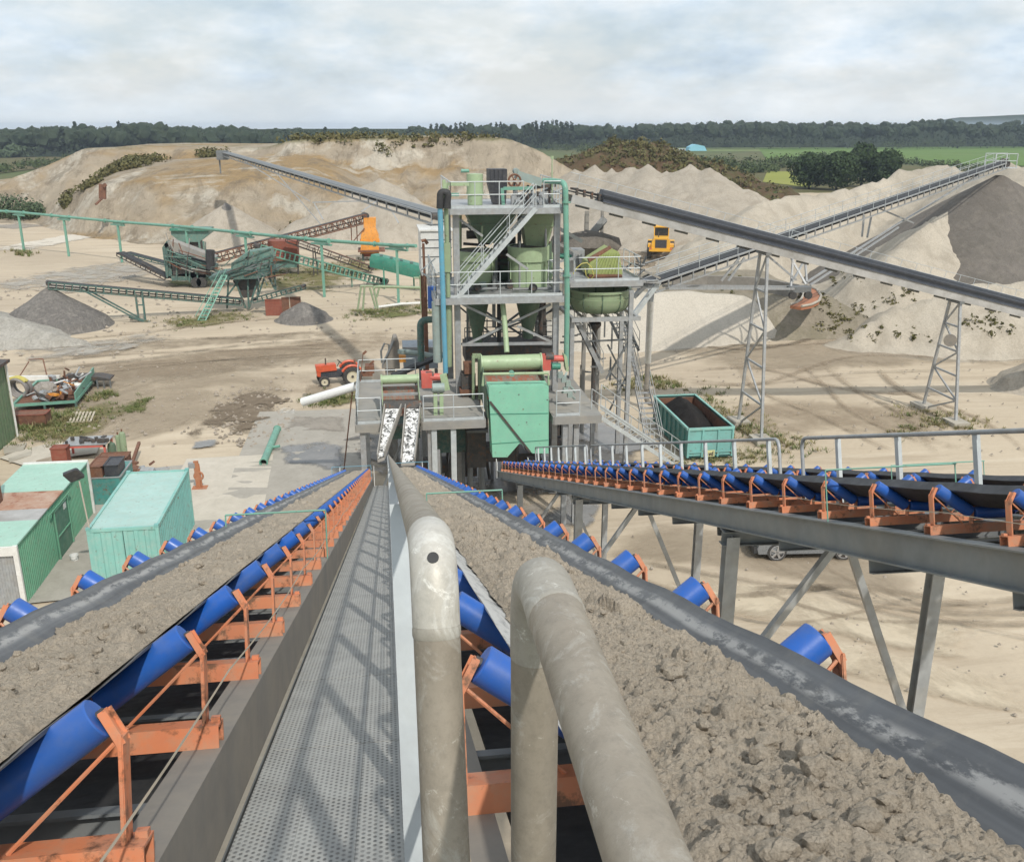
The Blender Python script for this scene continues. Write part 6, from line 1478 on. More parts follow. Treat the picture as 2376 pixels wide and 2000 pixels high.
# radial stacker
P=AY(1500,655,55); H=AY(2322,378,93); d=(H-P).normalized()
t=truss_conv('long grey radial stacker climbing to the head of the dark sand cone at the right',P,H,1.3,.55,M['galv'],M['black'],46,chord=.10)
x=d.cross(V(0,0,1)).normalized(); up=x.cross(d).normalized()
for s in (-1,1):
    m=MB()
    o=x*(.75*s)
    for f in (1.0,.55): m.tube([P+o+up*f*.9,H+o+up*f*.9],.02,5)
    for i in range(28): q=P.lerp(H,i/27)+o; m.tube([q,q+up*.9],.02,5)
    m.build('handrail',M['galv_light'],t)
for i in range(40): q=P.lerp(H,(i+.5)/40)-x*.3*1; m=MB(); m.bar(q+up*.0-x*.25,q+up*.0+x*.55,.08,.08); m.build('idler',M['dark'],t)
m=MB()
for dy in (-.85,.85):
    for a_,b_ in (((-1.2,0,-.5),(1.2,0,-.5)),((-1.2,0,-.5),(-1.2,0,.9)),((1.2,0,-.5),(1.2,0,.9)),((-1.2,0,.9),(1.2,0,.9)),((0,0,-.5),(0,0,.9)),((-1.2,0,.2),(1.2,0,.2))): m.bar(H+V(a_[0],dy,a_[2]),H+V(b_[0],dy,b_[2]),.07)
m.box(H+V(.2,0,-.5),(2.4,1.7,.06)); m.build('head_frame',M['galv_light'],t)
m=MB(); m.cyl(H+V(.3,-.7,-.1),H+V(.3,.7,-.1),.32,n=16); m.box(H+V(.7,.5,.2),(.6,.4,.4)); m.build('drive_drum',M['dark'],t)
F=AY(1835,668,66)
for a in (AY(1545,655,55.5),):
    for dy in (-.5,.5): m=MB(); m.bar(a+V(0,dy,-.3),F+V(0,dy,0),.14,.14); m.build('radius_arm',M['galv'],t)
for fx,yb in ((1700,575),(1755,565),(2005,480),(2030,478)): pass
Q=P.lerp(H,.40); 
for (a,b,Y0,Y1) in (((1716,598),(1674,652),60,60),((1728,598),(1690,652),60.6,60.6),((1765,580),(1848,650),66,66),((1840,600),(1835,665),67,66),((1868,600),(1872,660),68,66.5),((1836,600),(1870,660),67.5,66.5),((1866,605),(1838,655),67.5,66.5),((1872,655),(2075,525),66.5,80),((1880,662),(2085,528),66.8,80.5),((2075,525),(2290,395),80,89),((2030,480),(2120,518),79,81),((2005,500),(2000,550),79,79),((2022,500),(2012,552),79,79)):
    m=MB(); m.bar(AY(*a,Y0),AY(*b,Y1),.13,.13,up=V(0,1,0)); m.build('strut',M['galv'],t)
m=MB(); m.box(F+V(.6,0,-.1),(1.6,.9,.4)); m.build('bogie',M['galv_dark'],t)
for dx in (0,1.2):
    m=MB(); c=F+V(dx,-.4,-.5); m.cyl(c-V(0,.15,0),c+V(0,.15,0),.28,n=18); m.build('wheel',M['tyre'],t)
# curved track
m=MB(); n=14; vs=[]
cxs=[(1862,672),(1878,680),(1884,694),(1878,706),(1864,714),(1846,718)]
pl=[]
for i in range(len(cxs)): pl.append(G(*cxs[i],3.0))
ww=[.5,.6,.7,.7,.6,.5]
vs=[];
for i,p in enumerate(pl):
    dd=(pl[min(i+1,5)]-pl[max(i-1,0)]).normalized(); nn=V(-dd.y,dd.x,0)
    vs+=[p+nn*ww[i],p-nn*ww[i],p+nn*ww[i]+V(0,0,.25),p-nn*ww[i]+V(0,0,.25)]
fs=[]
for i in range(5): a=i*4;b=a+4; fs+=[(a+2,a+3,b+3,b+2),(a,a+2,b+2,b),(a+3,a+1,b+1,b+3)]
m.add(vs,fs+[(0,1,3,2),(20,22,23,21)]); t=thing('track_rail','curved rust orange track with pale edges under the stacker wheels','track',pl[2]); m.build('track_bed',M['orange_rust'],t)
for s in (0,1):
    m=MB(); m.tube([V(*vs[i*4+2+s])+V(0,0,.06) for i in range(6)],.10,6); m.build('edge_rail',M['concrete'],t)
# feed chute between bowl and stacker
t=thing('feed_chute','grey chutes and crossed beams feeding the radial stacker beside the bowl','chute',AY(1500,660,50))
for a,b,w_,h_,mt in (((1462,650),(1530,654),.7,.12,'galv'),((1462,663),(1528,668),.2,.2,'galv'),((1475,620),(1530,645),.4,.1,'taupe2'),((1500,660),(1470,690),.3,.2,'galv_dark'),((1528,655),(1468,735),.26,.26,'galv_light'),((1515,668),(1510,700),.2,.2,'galv_dark')):
    m=MB(); m.bar(AY(*a,49.5),AY(*b,49.5),w_,h_,up=V(0,0,1) if abs(a[0]-b[0])>20 else V(0,1,0)); m.build('beam',M[mt],t)
rng=random.Random(5); m=MB()
for i in range(10): p=AY(rng.uniform(1462,1500),rng.uniform(610,660),rng.uniform(48,50)); m.tube([p,p+V(rng.uniform(-.7,.7),0,rng.uniform(-.6,.6))],.06,6)
m.build('linkage',M['galv_dark'],t)
# white downpipe
Yw=61.8; b=G(1505,880)
t=thing('downpipe','tall white downpipe with a dark foot bend, right of the tower','pipe',V(b.x,b.y,0))
top=AY(1511,670,50.5); mid=AY(1503,840,54)
m=MB(); m.tube([top,mid],.19,12); m.build('pipe',M['white'],t)
m=MB(); e=G(1502,905); q=V(mid.x,mid.y,.8); m.tube([mid]+bend(mid,V(mid.x,mid.y,.35),V(mid.x+3.2,mid.y+.6,.35),.6)+[V(mid.x+3.0,mid.y+.6,.35)],.15,10); m.cyl(V(mid.x,mid.y,1.35),V(mid.x,mid.y,1.6),.22,n=12); m.build('foot_bend',M['taupe'],t)
# retaining wall and rim behind
def wall(label,pts,h,w,mat,name='retaining_wall'):
    m=MB()
    for a,b in zip(pts[:-1],pts[1:]): m.bar(V(a.x,a.y,a.z+h/2),V(b.x,b.y,b.z+h/2),w,h)
    return tag(m.build(name,mat,None,loc=tuple(pts[0])),label,'wall')
wall('dark concrete retaining wall under the radial stacker',[AY(1560,655,82)-V(0,0,2),AY(1640,655,82)-V(0,0,2),AY(1760,660,80)-V(0,0,2),AY(1850,672,76)-V(0,0,2.2)],2.6,.4,M['concrete_dark'])
wall('low pale curved bank edge on the far yard behind the tower',[G(1370,560),G(1410,552),G(1450,556),G(1490,566),G(1515,574)],1.6,.8,M['pale_pile'],'bank')
# wheel loader seen from the back
lx,ly=G(1532,600).x,G(1532,600).y
LS=1.18
t=thing('wheel_loader','yellow wheel loader seen from behind on the far yard','loader',(lx,ly,0))
LR=Matrix.Rotation(-math.atan2(lx,ly),3,'Z'); LXv=LR@V(1,0,0)
def LP(x,y,z): return V(lx,ly,0)+LR@V(x*LS,y*LS,z*LS)
def lb_(m,x0,y0,z0,x1,y1,z1): m.box(LP((x0+x1)/2,(y0+y1)/2,(z0+z1)/2),((x1-x0)*LS,(y1-y0)*LS,(z1-z0)*LS),LR)
m=MB(); m.prism([LP(a,-2.2,z) for a,z in ((-1.0,1.0),(1.0,1.0),(1.0,2.0),(.75,2.45),(-.75,2.45),(-1.0,2.0))],LR@V(0,2.6*LS,0)); m.build('engine_hood',M['yellow'],t)
m=MB(); lb_(m,-1.25,-2.45,1.05,1.25,-1.95,1.4); m.build('counterweight',M['yellow'],t)
m=MB(); lb_(m,-.62,-2.24,1.35,.62,-2.18,2.3); m.build('grille',M['charcoal'],t)

for s in (-1,1): m=MB(); lb_(m,s*1.2-.2,-1.9,1.3,s*1.2+.2,-.4,1.75); m.build('fender',M['yellow'],t)
for s in (-1,1):
    for y in (-1.3,1.7):
        m=MB(); m.lathe([(.4,-.30),(.85,-.32),(.95,-.22),(.95,.22),(.85,.32),(.4,.30)],LP(s*1.22,y,.92),LXv,n=24); 
        o_=m.build('wheel',M['tyre'],t); m=MB(); m.cyl(LP(s*1.22-.28,y,.92),LP(s*1.22+.28,y,.92),.36*LS,n=16); m.build('rim',M['yellow'],o_)
m=MB(); lb_(m,-.85,.4,1.9,.85,2.0,2.2); lb_(m,-.9,.35,3.35,.9,2.05,3.5)
for x in (-.82,.74):
    for y in (.4,1.9): lb_(m,x,y,2.2,x+.09,y+.1,3.36)
m.build('cab',M['yellow'],t); m=MB(); lb_(m,-.78,.45,2.2,.78,1.95,3.34); m.build('cab_glass',M['glass'],t)
m=MB(); lb_(m,-1.5,3.3,.3,1.5,4.5,1.6); m.build('bucket',M['yellow'],t); 
for s in (-1,1): m=MB(); lb_(m,s*.58-.13,2.0,1.2,s*.58+.13,3.4,1.6); m.build('lift_arm',M['yellow'],t)
m=MB(); m.tube([LP(-.3,-1,2.4),LP(-.3,-1,3.0)],.07,8); m.build('exhaust',M['dark'],t)
for s in (-1,1):
    m=MB(); lb_(m,s*1.1-.12,-2.47,1.28,s*1.1+.12,-2.4,1.42); m.build('tail_light',M['red'],t)
# open skip with black grit
sk0=G(1590,1070); sk1=G(1701,1068)
sx=(sk0.x+sk1.x)/2; sy=44.6; 
t=thing('skip_container','open teal skip container filled with a black heap, right of the tower stairs','skip',(sx,sy+3.2,0))
W2=1.22; Ls=6.3; HS=1.75; ang=math.atan2(15.28-15.34,6.3)
def spv(x,y,z): return V(sx+x,sy+y,z)
m=MB()
for s in (-1,1): m.prism([spv(s*W2,0,.25),spv(s*W2,Ls,.25),spv(s*W2,Ls,HS),spv(s*W2,0,HS)],V(-s*.06,0,0))
m.prism([spv(-W2,Ls,.25),spv(W2,Ls,.25),spv(W2,Ls,HS),spv(-W2,Ls,HS)],V(0,-.06,0)); m.bb(spv(-W2,0,.2),spv(W2,Ls,.28)); m.build('body',M['teal_skip'],t)
m=MB(); m.prism([spv(-W2,0,.22),spv(W2,0,.22),spv(W2,0,HS),spv(-W2,0,HS)],V(0,.06,0)); d_=m.build('rear_door',M['aqua_side'],t)
m=MB()
for x in (-W2+.04,-.42,.42,W2-.04): m.bar(spv(x,-.03,.22),spv(x,-.03,HS-.04),.1,.08,up=V(0,1,0))
m.bar(spv(-W2,-.035,.5),spv(W2,-.035,.5),.05,.08); m.build('door_post',M['aqua_side'],d_)
m=MB()
for a,b in ((spv(-W2,0,HS),spv(-W2,Ls,HS)),(spv(W2,0,HS),spv(W2,Ls,HS)),(spv(-W2,-.02,HS),spv(W2,-.02,HS)),(spv(-W2,Ls,HS),spv(W2,Ls,HS))): m.bar(a,b,.12,.12)
m.build('top_rim',M['aqua'],t)
for i in range(8):
    for s in (-1,1): m=MB(); m.bar(spv(s*(W2+.03),.5+i*.78,.25),spv(s*(W2+.03),.5+i*.78,HS-.06),.08,.06,up=V(0,1,0)); m.build('rib',M['teal_skip'],t)
m=MB()
for s in (-1,1): m.bb(spv(s*(W2-.066),.07,.29),spv(s*(W2-.075),Ls-.07,HS-.08))
m.bb(spv(-W2+.08,Ls-.07,.29),spv(W2-.08,Ls-.08,HS-.08)); m.bb(spv(-W2+.08,.07,.29),spv(W2-.08,.08,HS-.08)); m.build('lining',M['rust'],t)
m=MB(); p=spv(-.05,-.075,.42); m.bb(p-V(.30,.004,.18),p+V(.30,0.0,.18)); sg=m.build('name_plate',M['sign_yellow'],t)
# lettering "Avd" in raised strokes
def strokes(m,segs,o,s,w,dirx=V(1,0,0),y=-.008):
    for (x0,z0),(x1,z1) in segs: m.bar(o+dirx*(x0*s)+V(0,y,z0*s),o+dirx*(x1*s)+V(0,y,z1*s),.004,w,up=V(0,1,0)) if 0 else m.bar(o+dirx*(x0*s)+V(0,y,z0*s),o+dirx*(x1*s)+V(0,y,z1*s),w,.006,up=V(0,1,0))
m=MB(); strokes(m,[((0,0),(.35,1)),((.35,1),(.7,0)),((.15,.38),(.55,.38)),((.85,.65),(1.05,0)),((1.05,0),(1.25,.65)),((1.75,1),(1.75,0)),((1.75,.0),(1.4,.12)),((1.4,.12),(1.4,.5)),((1.4,.5),(1.75,.6))],p+V(-.22,-.004,-.12),.24,.045); m.build('lettering',M['dark'],sg)
pts_=[tuple(spv(-.15,Ls*.50,2.0)),tuple(spv(-.1,Ls*.78,2.15))]
f_=ridge(pts_,.75,.05,2.2,0,31,0)
def inside(x,y): return max(.5,f_(x,y))+.03*NZ.noise(V(x*4,y*4,0))
o_=heightfield('black_grit_heap',M['black_grit'],sx-W2+.09,sx+W2-.09,sy+.09,sy+Ls-.09,inside,.09,base=-1); tag(o_,'black grit heaped inside the open teal skip','heap')
# car under the empty belts
def car(cx,cy,h,label):
    t=thing('parked_car',label,'car',(cx,cy,0)); ca,sa=math.cos(h),math.sin(h)
    def q(u,v,z): return V(cx+u*ca-v*sa,cy+u*sa+v*ca,z)
    prof=[(2.25,.35),(2.3,.6),(2.2,.85),(1.2,1.0),(.55,1.45),(-1.0,1.5),(-1.9,1.1),(-2.2,1.0),(-2.25,.4)]
    body=[(2.22,.30),(2.30,.55),(2.22,.78),(1.9,.90),(1.15,1.0),(-1.75,1.05),(-2.2,.98),(-2.27,.55),(-2.2,.30)]
    m=MB(); N_=7; vs=[]
    for j in range(N_):
        f=j/(N_-1)*2-1; sh=1-.10*abs(f)**5
        for u,z in body: vs.append(q(u*(1-.05*abs(f)**3),f*.90,z if abs(f)<.99 else .36+(z-.36)*.9))
    n=len(body); fs=[(j*n+i,j*n+(i+1)%n,(j+1)*n+(i+1)%n,(j+1)*n+i) for j in range(N_-1) for i in range(n)]+[tuple(range(n-1,-1,-1)),tuple(range((N_-1)*n,N_*n))]
    m.add(vs,fs); b=m.build('body',M['car_silver'],t)
    cab=[(1.15,1.0,.80),(.45,1.46,.62),(-.9,1.50,.62),(-1.75,1.05,.78)]
    m=MB(); vs=[]
    for s in (-1,1):
        for u,z,w in cab: vs.append(q(u,s*w,z))
    m.add(vs,[(0,1,2,3),(7,6,5,4),(0,4,5,1),(1,5,6,2),(2,6,7,3)]); m.build('cabin_glass',M['glass'],t)
    m=MB(); m.add([q(u,s*w,z+.012) for s in (-1,1) for u,z,w in ((.43,1.46,.6),(-.88,1.5,.6))],[(0,1,3,2)]); m.build('roof',M['car_silver'],t)
    for u in (1.38,-1.32):
        for s in (-1,1):
            c=q(u,s*.82,.385); ax=q(0,s,0)-q(0,0,0)
            m=MB(); m.lathe([(.24,-.1),(.375,-.11),(.39,-.07),(.39,.09),(.365,.115),(.29,.105)],c,ax,n=26); w=m.build('wheel',M['tyre'],t)
            m=MB(); m.lathe([(.29,.105),(.28,.06),(.05,.08),(.001,.085)],c,ax,n=26); m.build('hub',M['dark'],w)
            m=MB(); e=ax.orthogonal().normalized(); e2=ax.cross(e)
            for k in range(5):
                a=k*2*math.pi/5; dv=e*math.cos(a)+e2*math.sin(a); m.bar(c+ax*.105,c+ax*.105+dv*.28,.085,.025,up=ax)
            m.torus(c+ax*.105,ax,.28,.018,26,6); m.build('alloy_rim',M['alloy'],w)
    for s in (-1,1):
        m=MB(); p=q(2.18,s*.66,.76); m.blob(p,(.16,.22,.11),1,.0,2); m.build('headlight',M['lamp_glass'],t)
    m=MB(); m.prism([q(2.31,-.86,.34),q(2.33,-.86,.62),q(1.85,-.915,.62),q(1.82,-.915,.34)],q(0,1.74,0)-q(0,0,0)); m.build('bumper',M['black'],t)
    m=MB(); a=q(2.28,-.4,.5);b_=q(2.28,.4,.5); m.bar(a,b_,.06,.16); m.build('grille',M['black'],t)
    for s in (-1,1):
        m=MB(); a=q(1.05,s*.905,.62); b_=q(-1.0,s*.905,.62); m.bar(a,b_,.03,.05); m.build('door_trim',M['galv_dark'],t)
    return t
w_=G(1808,1304); car(w_.x+1.38-.0,w_.y+.85,math.pi-.10,'silver grey car half hidden under the steel beam of the empty belts')
# ================================================================ yard: containers, scrap, tractor, pipes, tracks and weeds
def corr(m,a,b,z0,z1,out,pitch=.28,depth=.045):
    a,b=Vector(a),Vector(b); L=(b-a).length; d=(b-a)/L; o=Vector(out); n=max(2,int(L/pitch)); p=L/n; pts=[]
    for i in range(n):
        for f,dep in ((0,0),(.28,0),(.40,-depth),(.88,-depth)): pts.append(a+d*(p*(i+f))+o*dep)
    pts.append(b); k=len(pts); vs=[V(q.x,q.y,z0) for q in pts]+[V(q.x,q.y,z1) for q in pts]
    m.add(vs,[(i,i+1,k+i+1,k+i) for i in range(k-1)])
x0,x1,y0,y1,h=-10.92,-8.42,33.45,39.55,2.6
t=thing('shipping_container','pale aqua shipping container with a worn flat roof, beside the left sand belt','container',((x0+x1)/2,(y0+y1)/2,0))

for a_,b_,o_ in (((x1,y0+.1,0),(x1,y1-.1,0),(1,0,0)),((x0,y1-.1,0),(x0,y0+.1,0),(-1,0,0)),((x1-.1,y1,0),(x0+.1,y1,0),(0,1,0))):
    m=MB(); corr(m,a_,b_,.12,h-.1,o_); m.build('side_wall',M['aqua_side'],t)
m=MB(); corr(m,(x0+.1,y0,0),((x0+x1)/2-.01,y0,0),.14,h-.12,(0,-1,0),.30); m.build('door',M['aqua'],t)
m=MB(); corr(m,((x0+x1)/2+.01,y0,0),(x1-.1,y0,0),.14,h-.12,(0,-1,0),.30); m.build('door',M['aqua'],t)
m=MB()
for x in (x0+.05,x1-.05):
    for y in (y0+.05,y1-.05): m.bar((x,y,0),(x,y,h),.12,.12,up=V(0,1,0))
for z in (h-.05,.07):
    for y in (y0+.05,y1-.05): m.bar((x0+.11,y,z),(x1-.11,y,z),.10,.12)
    for x in (x0+.05,x1-.05): m.bar((x,y0+.11,z),(x,y1-.11,z),.10,.12)
m.build('frame',M['aqua'],t)
m=MB(); n=40; vs=[]
for i in range(n+1):
    for j in range(9):
        x=x0+.1+(x1-x0-.2)*j/8; y=y0+.1+(y1-y0-.2)*i/n; vs.append((x,y,h-.04+.012*NZ.noise(V(x*1.2,y*1.2,0))+(.010 if (i%6)<1 else 0)))
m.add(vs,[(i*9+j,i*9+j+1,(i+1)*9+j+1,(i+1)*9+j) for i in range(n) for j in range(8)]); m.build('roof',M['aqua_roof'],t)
for x in (x0+.06,x1-.06):
    for y in (y0+.06,y1-.06): m=MB(); m.box((x,y,h+.02),(.16,.16,.10)); m.build('corner_casting',M['aqua_side'],t)
# long green hut
hx0,hx1,hy0,hy1,hh=-15.75,-13.12,32.75,41.5,2.42
t=thing('site_hut','long mint green corrugated hut with a rusty roof patch, at the left edge','hut',((hx0+hx1)/2,(hy0+hy1)/2,0))
m=MB(); corr(m,(hx1,hy0,0),(hx1,hy1,0),.05,hh,(1,0,0),.17,.03); m.build('side_wall',M['hut_green'],t)
m=MB(); corr(m,(hx1,hy1,0),(hx0,hy1,0),.05,hh,(0,1,0),.17,.03); m.build('side_wall',M['hut_green'],t); m=MB(); corr(m,(hx0,hy1,0),(hx0,hy0,0),.05,hh,(-1,0,0),.17,.03); m.build('side_wall',M['hut_green'],t)
m=MB(); m.bb((hx0,hy0,hh),(hx1+.04,35.0,hh+.06)); m.build('roof',M['mint_roof'],t); m=MB(); m.bb((hx0,38.1,hh),(hx1+.04,hy1,hh+.06)); m.build('roof',M['mint_roof'],t)
m=MB(); m.bb((hx0,36.2,hh-.01),(hx1+.03,38.1,hh+.045)); m.build('rusty_roof_sheet',M['roof_rust'],t)['label']='rust stained roof sheet'
m=MB(); m.bb((hx0,35.0,hh-.01),(hx1+.02,36.2,hh+.035)); m.build('grey_roof_sheet',M['galv_pale'],t)
m=MB(); m.bar((hx0,hy1+.03,hh+.05),(hx1+.06,hy1+.03,hh+.05),.12,.16); m.bar((hx1+.03,hy1+.02,0),(hx1+.03,hy1+.02,hh),.1,.1,up=V(0,1,0)); m.build('white_trim',M['white'],t); m=MB(); m.bar((hx1-.02,hy0-.05,0),(hx1-.02,hy0-.05,hh+.04),.16,.12,up=V(0,1,0)); m.bar((hx0,hy0-.06,hh-.15),(hx1-.1,hy0-.06,hh-.15),.1,.34); m.build('white_trim',M['white'],t)
m=MB(); m.bb((hx1-.02,36.6,.1),(hx1+.05,38.3,2.1)); d_=m.build('door',M['hut_dark'],t)
m=MB(); m.bar((hx1+.07,36.6,.1),(hx1+.07,36.6,2.12),.05,.05,up=V(0,1,0)); m.bar((hx1+.07,38.3,.1),(hx1+.07,38.3,2.12),.05,.05,up=V(0,1,0)); m.bar((hx1+.07,36.55,2.12),(hx1+.07,38.35,2.12),.05,.06); m.bar((hx1+.08,36.0,2.2),(hx1+.08,38.6,2.2),.04,.04); m.bar((hx1+.07,36.7,1.0),(hx1+.07,38.2,1.0),.04,.04); m.build('door_frame',M['hut_green'],d_)
m=MB(); m.bb((hx1+.052,37.75,1.75),(hx1+.065,38.05,2.0)); m.build('notice',M['white'],d_)
# near end with shutter
m=MB(); corr(m,(hx0,hy0-.01,0),(hx1-.1,hy0-.01,0),.05,2.1,(0,-1,0),.1,.02); m.build('end_wall',M['galv'],t)
m=MB(); p=AY(-2,1190,36.8); m.bar((-15.35,37.0,hh),(-15.35,37.0,hh+2.15),.5,.5,up=V(0,1,0)); m.build('chimney_duct',M['rust'],t)
# floodlight
p0=V(x0+.1,y0+.06,h); tp=AY(181,1120,33.2); hd=AY(171,1105,33.2)
t=thing('floodlight','dark square floodlight seen from behind on a thin pale pole between hut and container','lamp',p0)
m=MB(); m.tube([p0,tp+V(.05,0,.05)],.028,8); m.build('pole',M['pole'],t)
rot=Matrix.Rotation(R(-20),3,'Y')@Matrix.Rotation(R(35),3,'X')
m=MB(); w_,h_=.27,.27; pl=[]
for cx_,cz_,a0 in ((w_-.07,h_-.07,0),(-w_+.07,h_-.07,90),(-w_+.07,-h_+.07,180),(w_-.07,-h_+.07,270)):
    for k in range(4): a=R(a0+k*30); pl.append(hd+rot@V(cx_+.07*math.cos(a),0,cz_+.07*math.sin(a)))
m.prism(pl,rot@V(0,.10,0)); m.build('lamp_head',M['charcoal'],t)
b=G(174,1303); t=thing('bucket','small white plastic bucket on the ground between hut and aqua container','bucket',b)
m=MB(); m.lathe([(.001,.0),(.13,0),(.155,.28),(.165,.28),(.165,.31),(.15,.31),(.135,.03),(.001,.03)],b,n=20); m.build('pail',M['white_plastic'],t); m=MB(); m.tube([b+V(.16,0,.29),b+V(.12,-.12,.18),b+V(0,-.17,.13),b+V(-.12,-.12,.18),b+V(-.16,0,.29)],.006,5); m.build('handle',M['galv_dark'],t)
# scrap around
def boxt(name,label,cat,c,size,mat,extra=None,yaw=0):
    c=V(c[0],c[1],c[2] if len(c)>2 else 0); t=thing(name,label,cat,c); rot=Matrix.Rotation(yaw,3,'Z')
    m=MB(); m.box(c+V(0,0,size[2]/2),size,rot); m.build('body',mat,t)
    m=MB(); 
    for s in (-1,1): m.box(c+rot@V(s*size[0]*.5,0,0)+V(0,0,size[2]),(.06,size[1]+.06,.06),rot); m.box(c+rot@V(0,s*size[1]*.5,0)+V(0,0,size[2]),(size[0]+.06,.06,.055),rot)
    m.build('rim',extra or mat,t); return t
boxt('scrap_bin','dark teal scrap bin between hut and aqua container','bin',(-12.75,43.6),(1.35,2.2,1.35),M['teal_skip'],M['galv'])
boxt('crate','rust brown crate standing on the teal scrap bin, left side','crate',(-13.1,43.2,1.38),(.55,1.4,.5),M['rust'])
boxt('crate','dark blue grey crate standing on the teal scrap bin, right side','crate',(-12.45,43.2,1.38),(.6,1.2,.5),M['charcoal'])
p=G(145,1080); boxt('steel_bin','rust red upright steel box behind the hut','box',(p.x,p.y),(.75,.6,1.0),M['rust_red'])
p=G(200,1072); t=thing('workbench','red framed table heaped with pale scrap, behind the hut','table',p)
m=MB(); m.box(p+V(0,.7,.92),(2.2,1.5,.06)); m.build('table_top',M['galv'],t); m=MB()
for a in (-1,1):
    for b_ in (0,1.35): m.bar(p+V(a,b_,0),p+V(a,b_,.9),.1,.1,up=V(0,1,0))
m.bar(p+V(-1.05,0,.85),p+V(1.05,0,.85),.1,.12); m.build('frame',M['red'],t)
rng=random.Random(9)
t=thing('scrap_heap','small pale scrap pieces lying on the red framed table','scrap',p+V(0,.7,.95)); m=MB()
for i in range(14): m.box(p+V(rng.uniform(-.9,.9),rng.uniform(.1,1.3),.98+rng.uniform(0,.12)),(rng.uniform(.1,.6),rng.uniform(.08,.3),rng.uniform(.05,.25)),Matrix.Rotation(rng.uniform(0,3),3,'Z'))
m.build('scrap',M['dark'],t)
p=G(268,1090); boxt('steel_bin','rust brown open steel box near the green gas cylinders','box',(p.x,p.y),(1.4,1.0,.75),M['rust'])
for i,(px,py,hh_,r_,mt) in enumerate(((292,1076,1.75,.16,'green'),(281,1072,1.5,.13,'green'),(262,1058,.8,.22,'dkgreen'))):
    p=G(px,py); t=thing('gas_cylinder',['tall pale green gas cylinder behind the rust brown box','slimmer green gas cylinder left of the tall one','short dull green drum behind the rust brown box'][i],'cylinder',p)
    m=MB(); m.lathe([(.001,0),(r_,0),(r_,hh_-r_*1.2),(r_*.8,hh_-r_*.5),(r_*.3,hh_-r_*.2),(r_*.3,hh_),(.001,hh_)],p,n=18); m.build('cylinder_body',M[mt],t); m=MB(); m.cyl(p+V(0,0,hh_-.02),p+V(0,0,hh_+.12),.04,n=8); m.build('valve',M['rust'],t)
p,q=G(300,1105)+V(0,0,.2),G(326,1052)+V(0,0,.6); m=MB(); m.bar(p,q,.14,.14); tag(m.build('steel_beam',M['rust'],None,loc=tuple(p)),'rusty beam leaning right of the gas cylinders','beam')
t=thing('scrap_heap','loose heap of grey and white scrap in front of the gas cylinders','scrap',G(280,1110)); m=MB(); g=G(280,1112)
for i in range(34): m.box(g+V(rng.gauss(0,.8),rng.gauss(0,.9),rng.uniform(.05,.5)),(rng.uniform(.1,.7),rng.uniform(.05,.3),rng.uniform(.04,.3)),Matrix.Rotation(rng.uniform(0,3),3,'Z')@Matrix.Rotation(rng.uniform(-.6,.6),3,'X'))
m.build('scrap',M['galv'],t); m=MB()
for i in range(16): m.box(g+V(rng.gauss(0,.8),rng.gauss(0,.8),rng.uniform(.1,.5)),(rng.uniform(.1,.6),rng.uniform(.05,.3),rng.uniform(.04,.3)),Matrix.Rotation(rng.uniform(0,3),3,'Z')@Matrix.Rotation(rng.uniform(-.6,.6),3,'X'))
m.build('rusty_scrap',M['rust'],t)
p=G(462,1136); t=thing('bracket_stand','rusty orange hooked stand at the far corner of the aqua container','stand',p)
m=MB(); m.bar(p,p+V(-.02,0,1.45),.22,.12,up=V(0,1,0)); m.bar(p+V(.16,0,0),p+V(.10,0,1.3),.06,.06,up=V(0,1,0)); m.box(p+V(.05,0,.06),(.7,.5,.12)); m.torus(p+V(.05,-.02,.7),(0,1,0),.2,.05,14,6); m.build('stand',M['orange_rust'],t); m=MB(); m.box(p+V(-.22,0,1.25),(.3,.2,.25)); m.build('grey_block',M['galv'],t)
# paving slabs and boards on the ground at the left
for i,pl in enumerate((((8,1040),(62,1030),(55,1048),(10,1056)),((85,1072),(130,1060),(120,1088),(78,1092)),((20,1066),(75,1050),(72,1060),(22,1076)))):
    m=MB(); m.prism([G(x,y)+V(0,0,.03) for x,y in pl],V(0,0,.06)); tag(m.build('board',M['concrete'] if i!=1 else M['wood'],None,loc=tuple(G(*pl[0]))),['pale slab lying flat by the green shed','weathered board lying behind the hut','narrow pale slab lying in front of the other slab'][i],'board')
# green pipe on the slab
a,b_=G(612,1082)+V(0,0,.2),G(644,1003)+V(0,0,.2); d=(b_-a).normalized(); t=thing('pipe','open ended green pipe lying on the concrete slab left of the tower','pipe',a-V(0,0,.2))
m=MB(); m.tube([a,b_],.19,18,False); m.tube([a+d*.001,b_-d*.001],.165,18,False); m.lathe([(.165,0),(.19,0)],a,d,18); m.build('tube',M['mint_pipe'],t)
m=MB(); m.cyl(a+d*.35,a+d*.36,.163,n=18); m.build('bore',M['black'],t); m=MB(); q=a.lerp(b_,.42); m.cyl(q,q+V(.55,-.15,.1),.08,n=10); m.build('stub',M['mint_pipe'],t); m=MB()
for q in (a+d*.03,b_-d*.03): m.torus(q,d,.2,.03,18,6)
m.build('flange',M['mint_pipe'],t)
# white outlet pipe from the platform
a=AY(702,933,43.5); b_=AY(826,896,42.5); t=thing('pipe','fat white outlet pipe sticking out left from the screen platform','pipe',a); m=MB(); m.tube([a,b_],.20,16,False); m.tube([a,b_],.175,16,False); d=(b_-a).normalized(); m.lathe([(.175,0),(.2,0)],a,d,16); m.build('tube',M['white_plastic'],t); m=MB(); m.cyl(a+d*.3,a+d*.31,.173,n=16); m.build('bore',M['dark'],t)
m=MB(); m.tube([AY(818,905,42.8),V(AY(785,1000,43).x,43.2,0)],.03,6); m.build('prop',M['rust'],t)
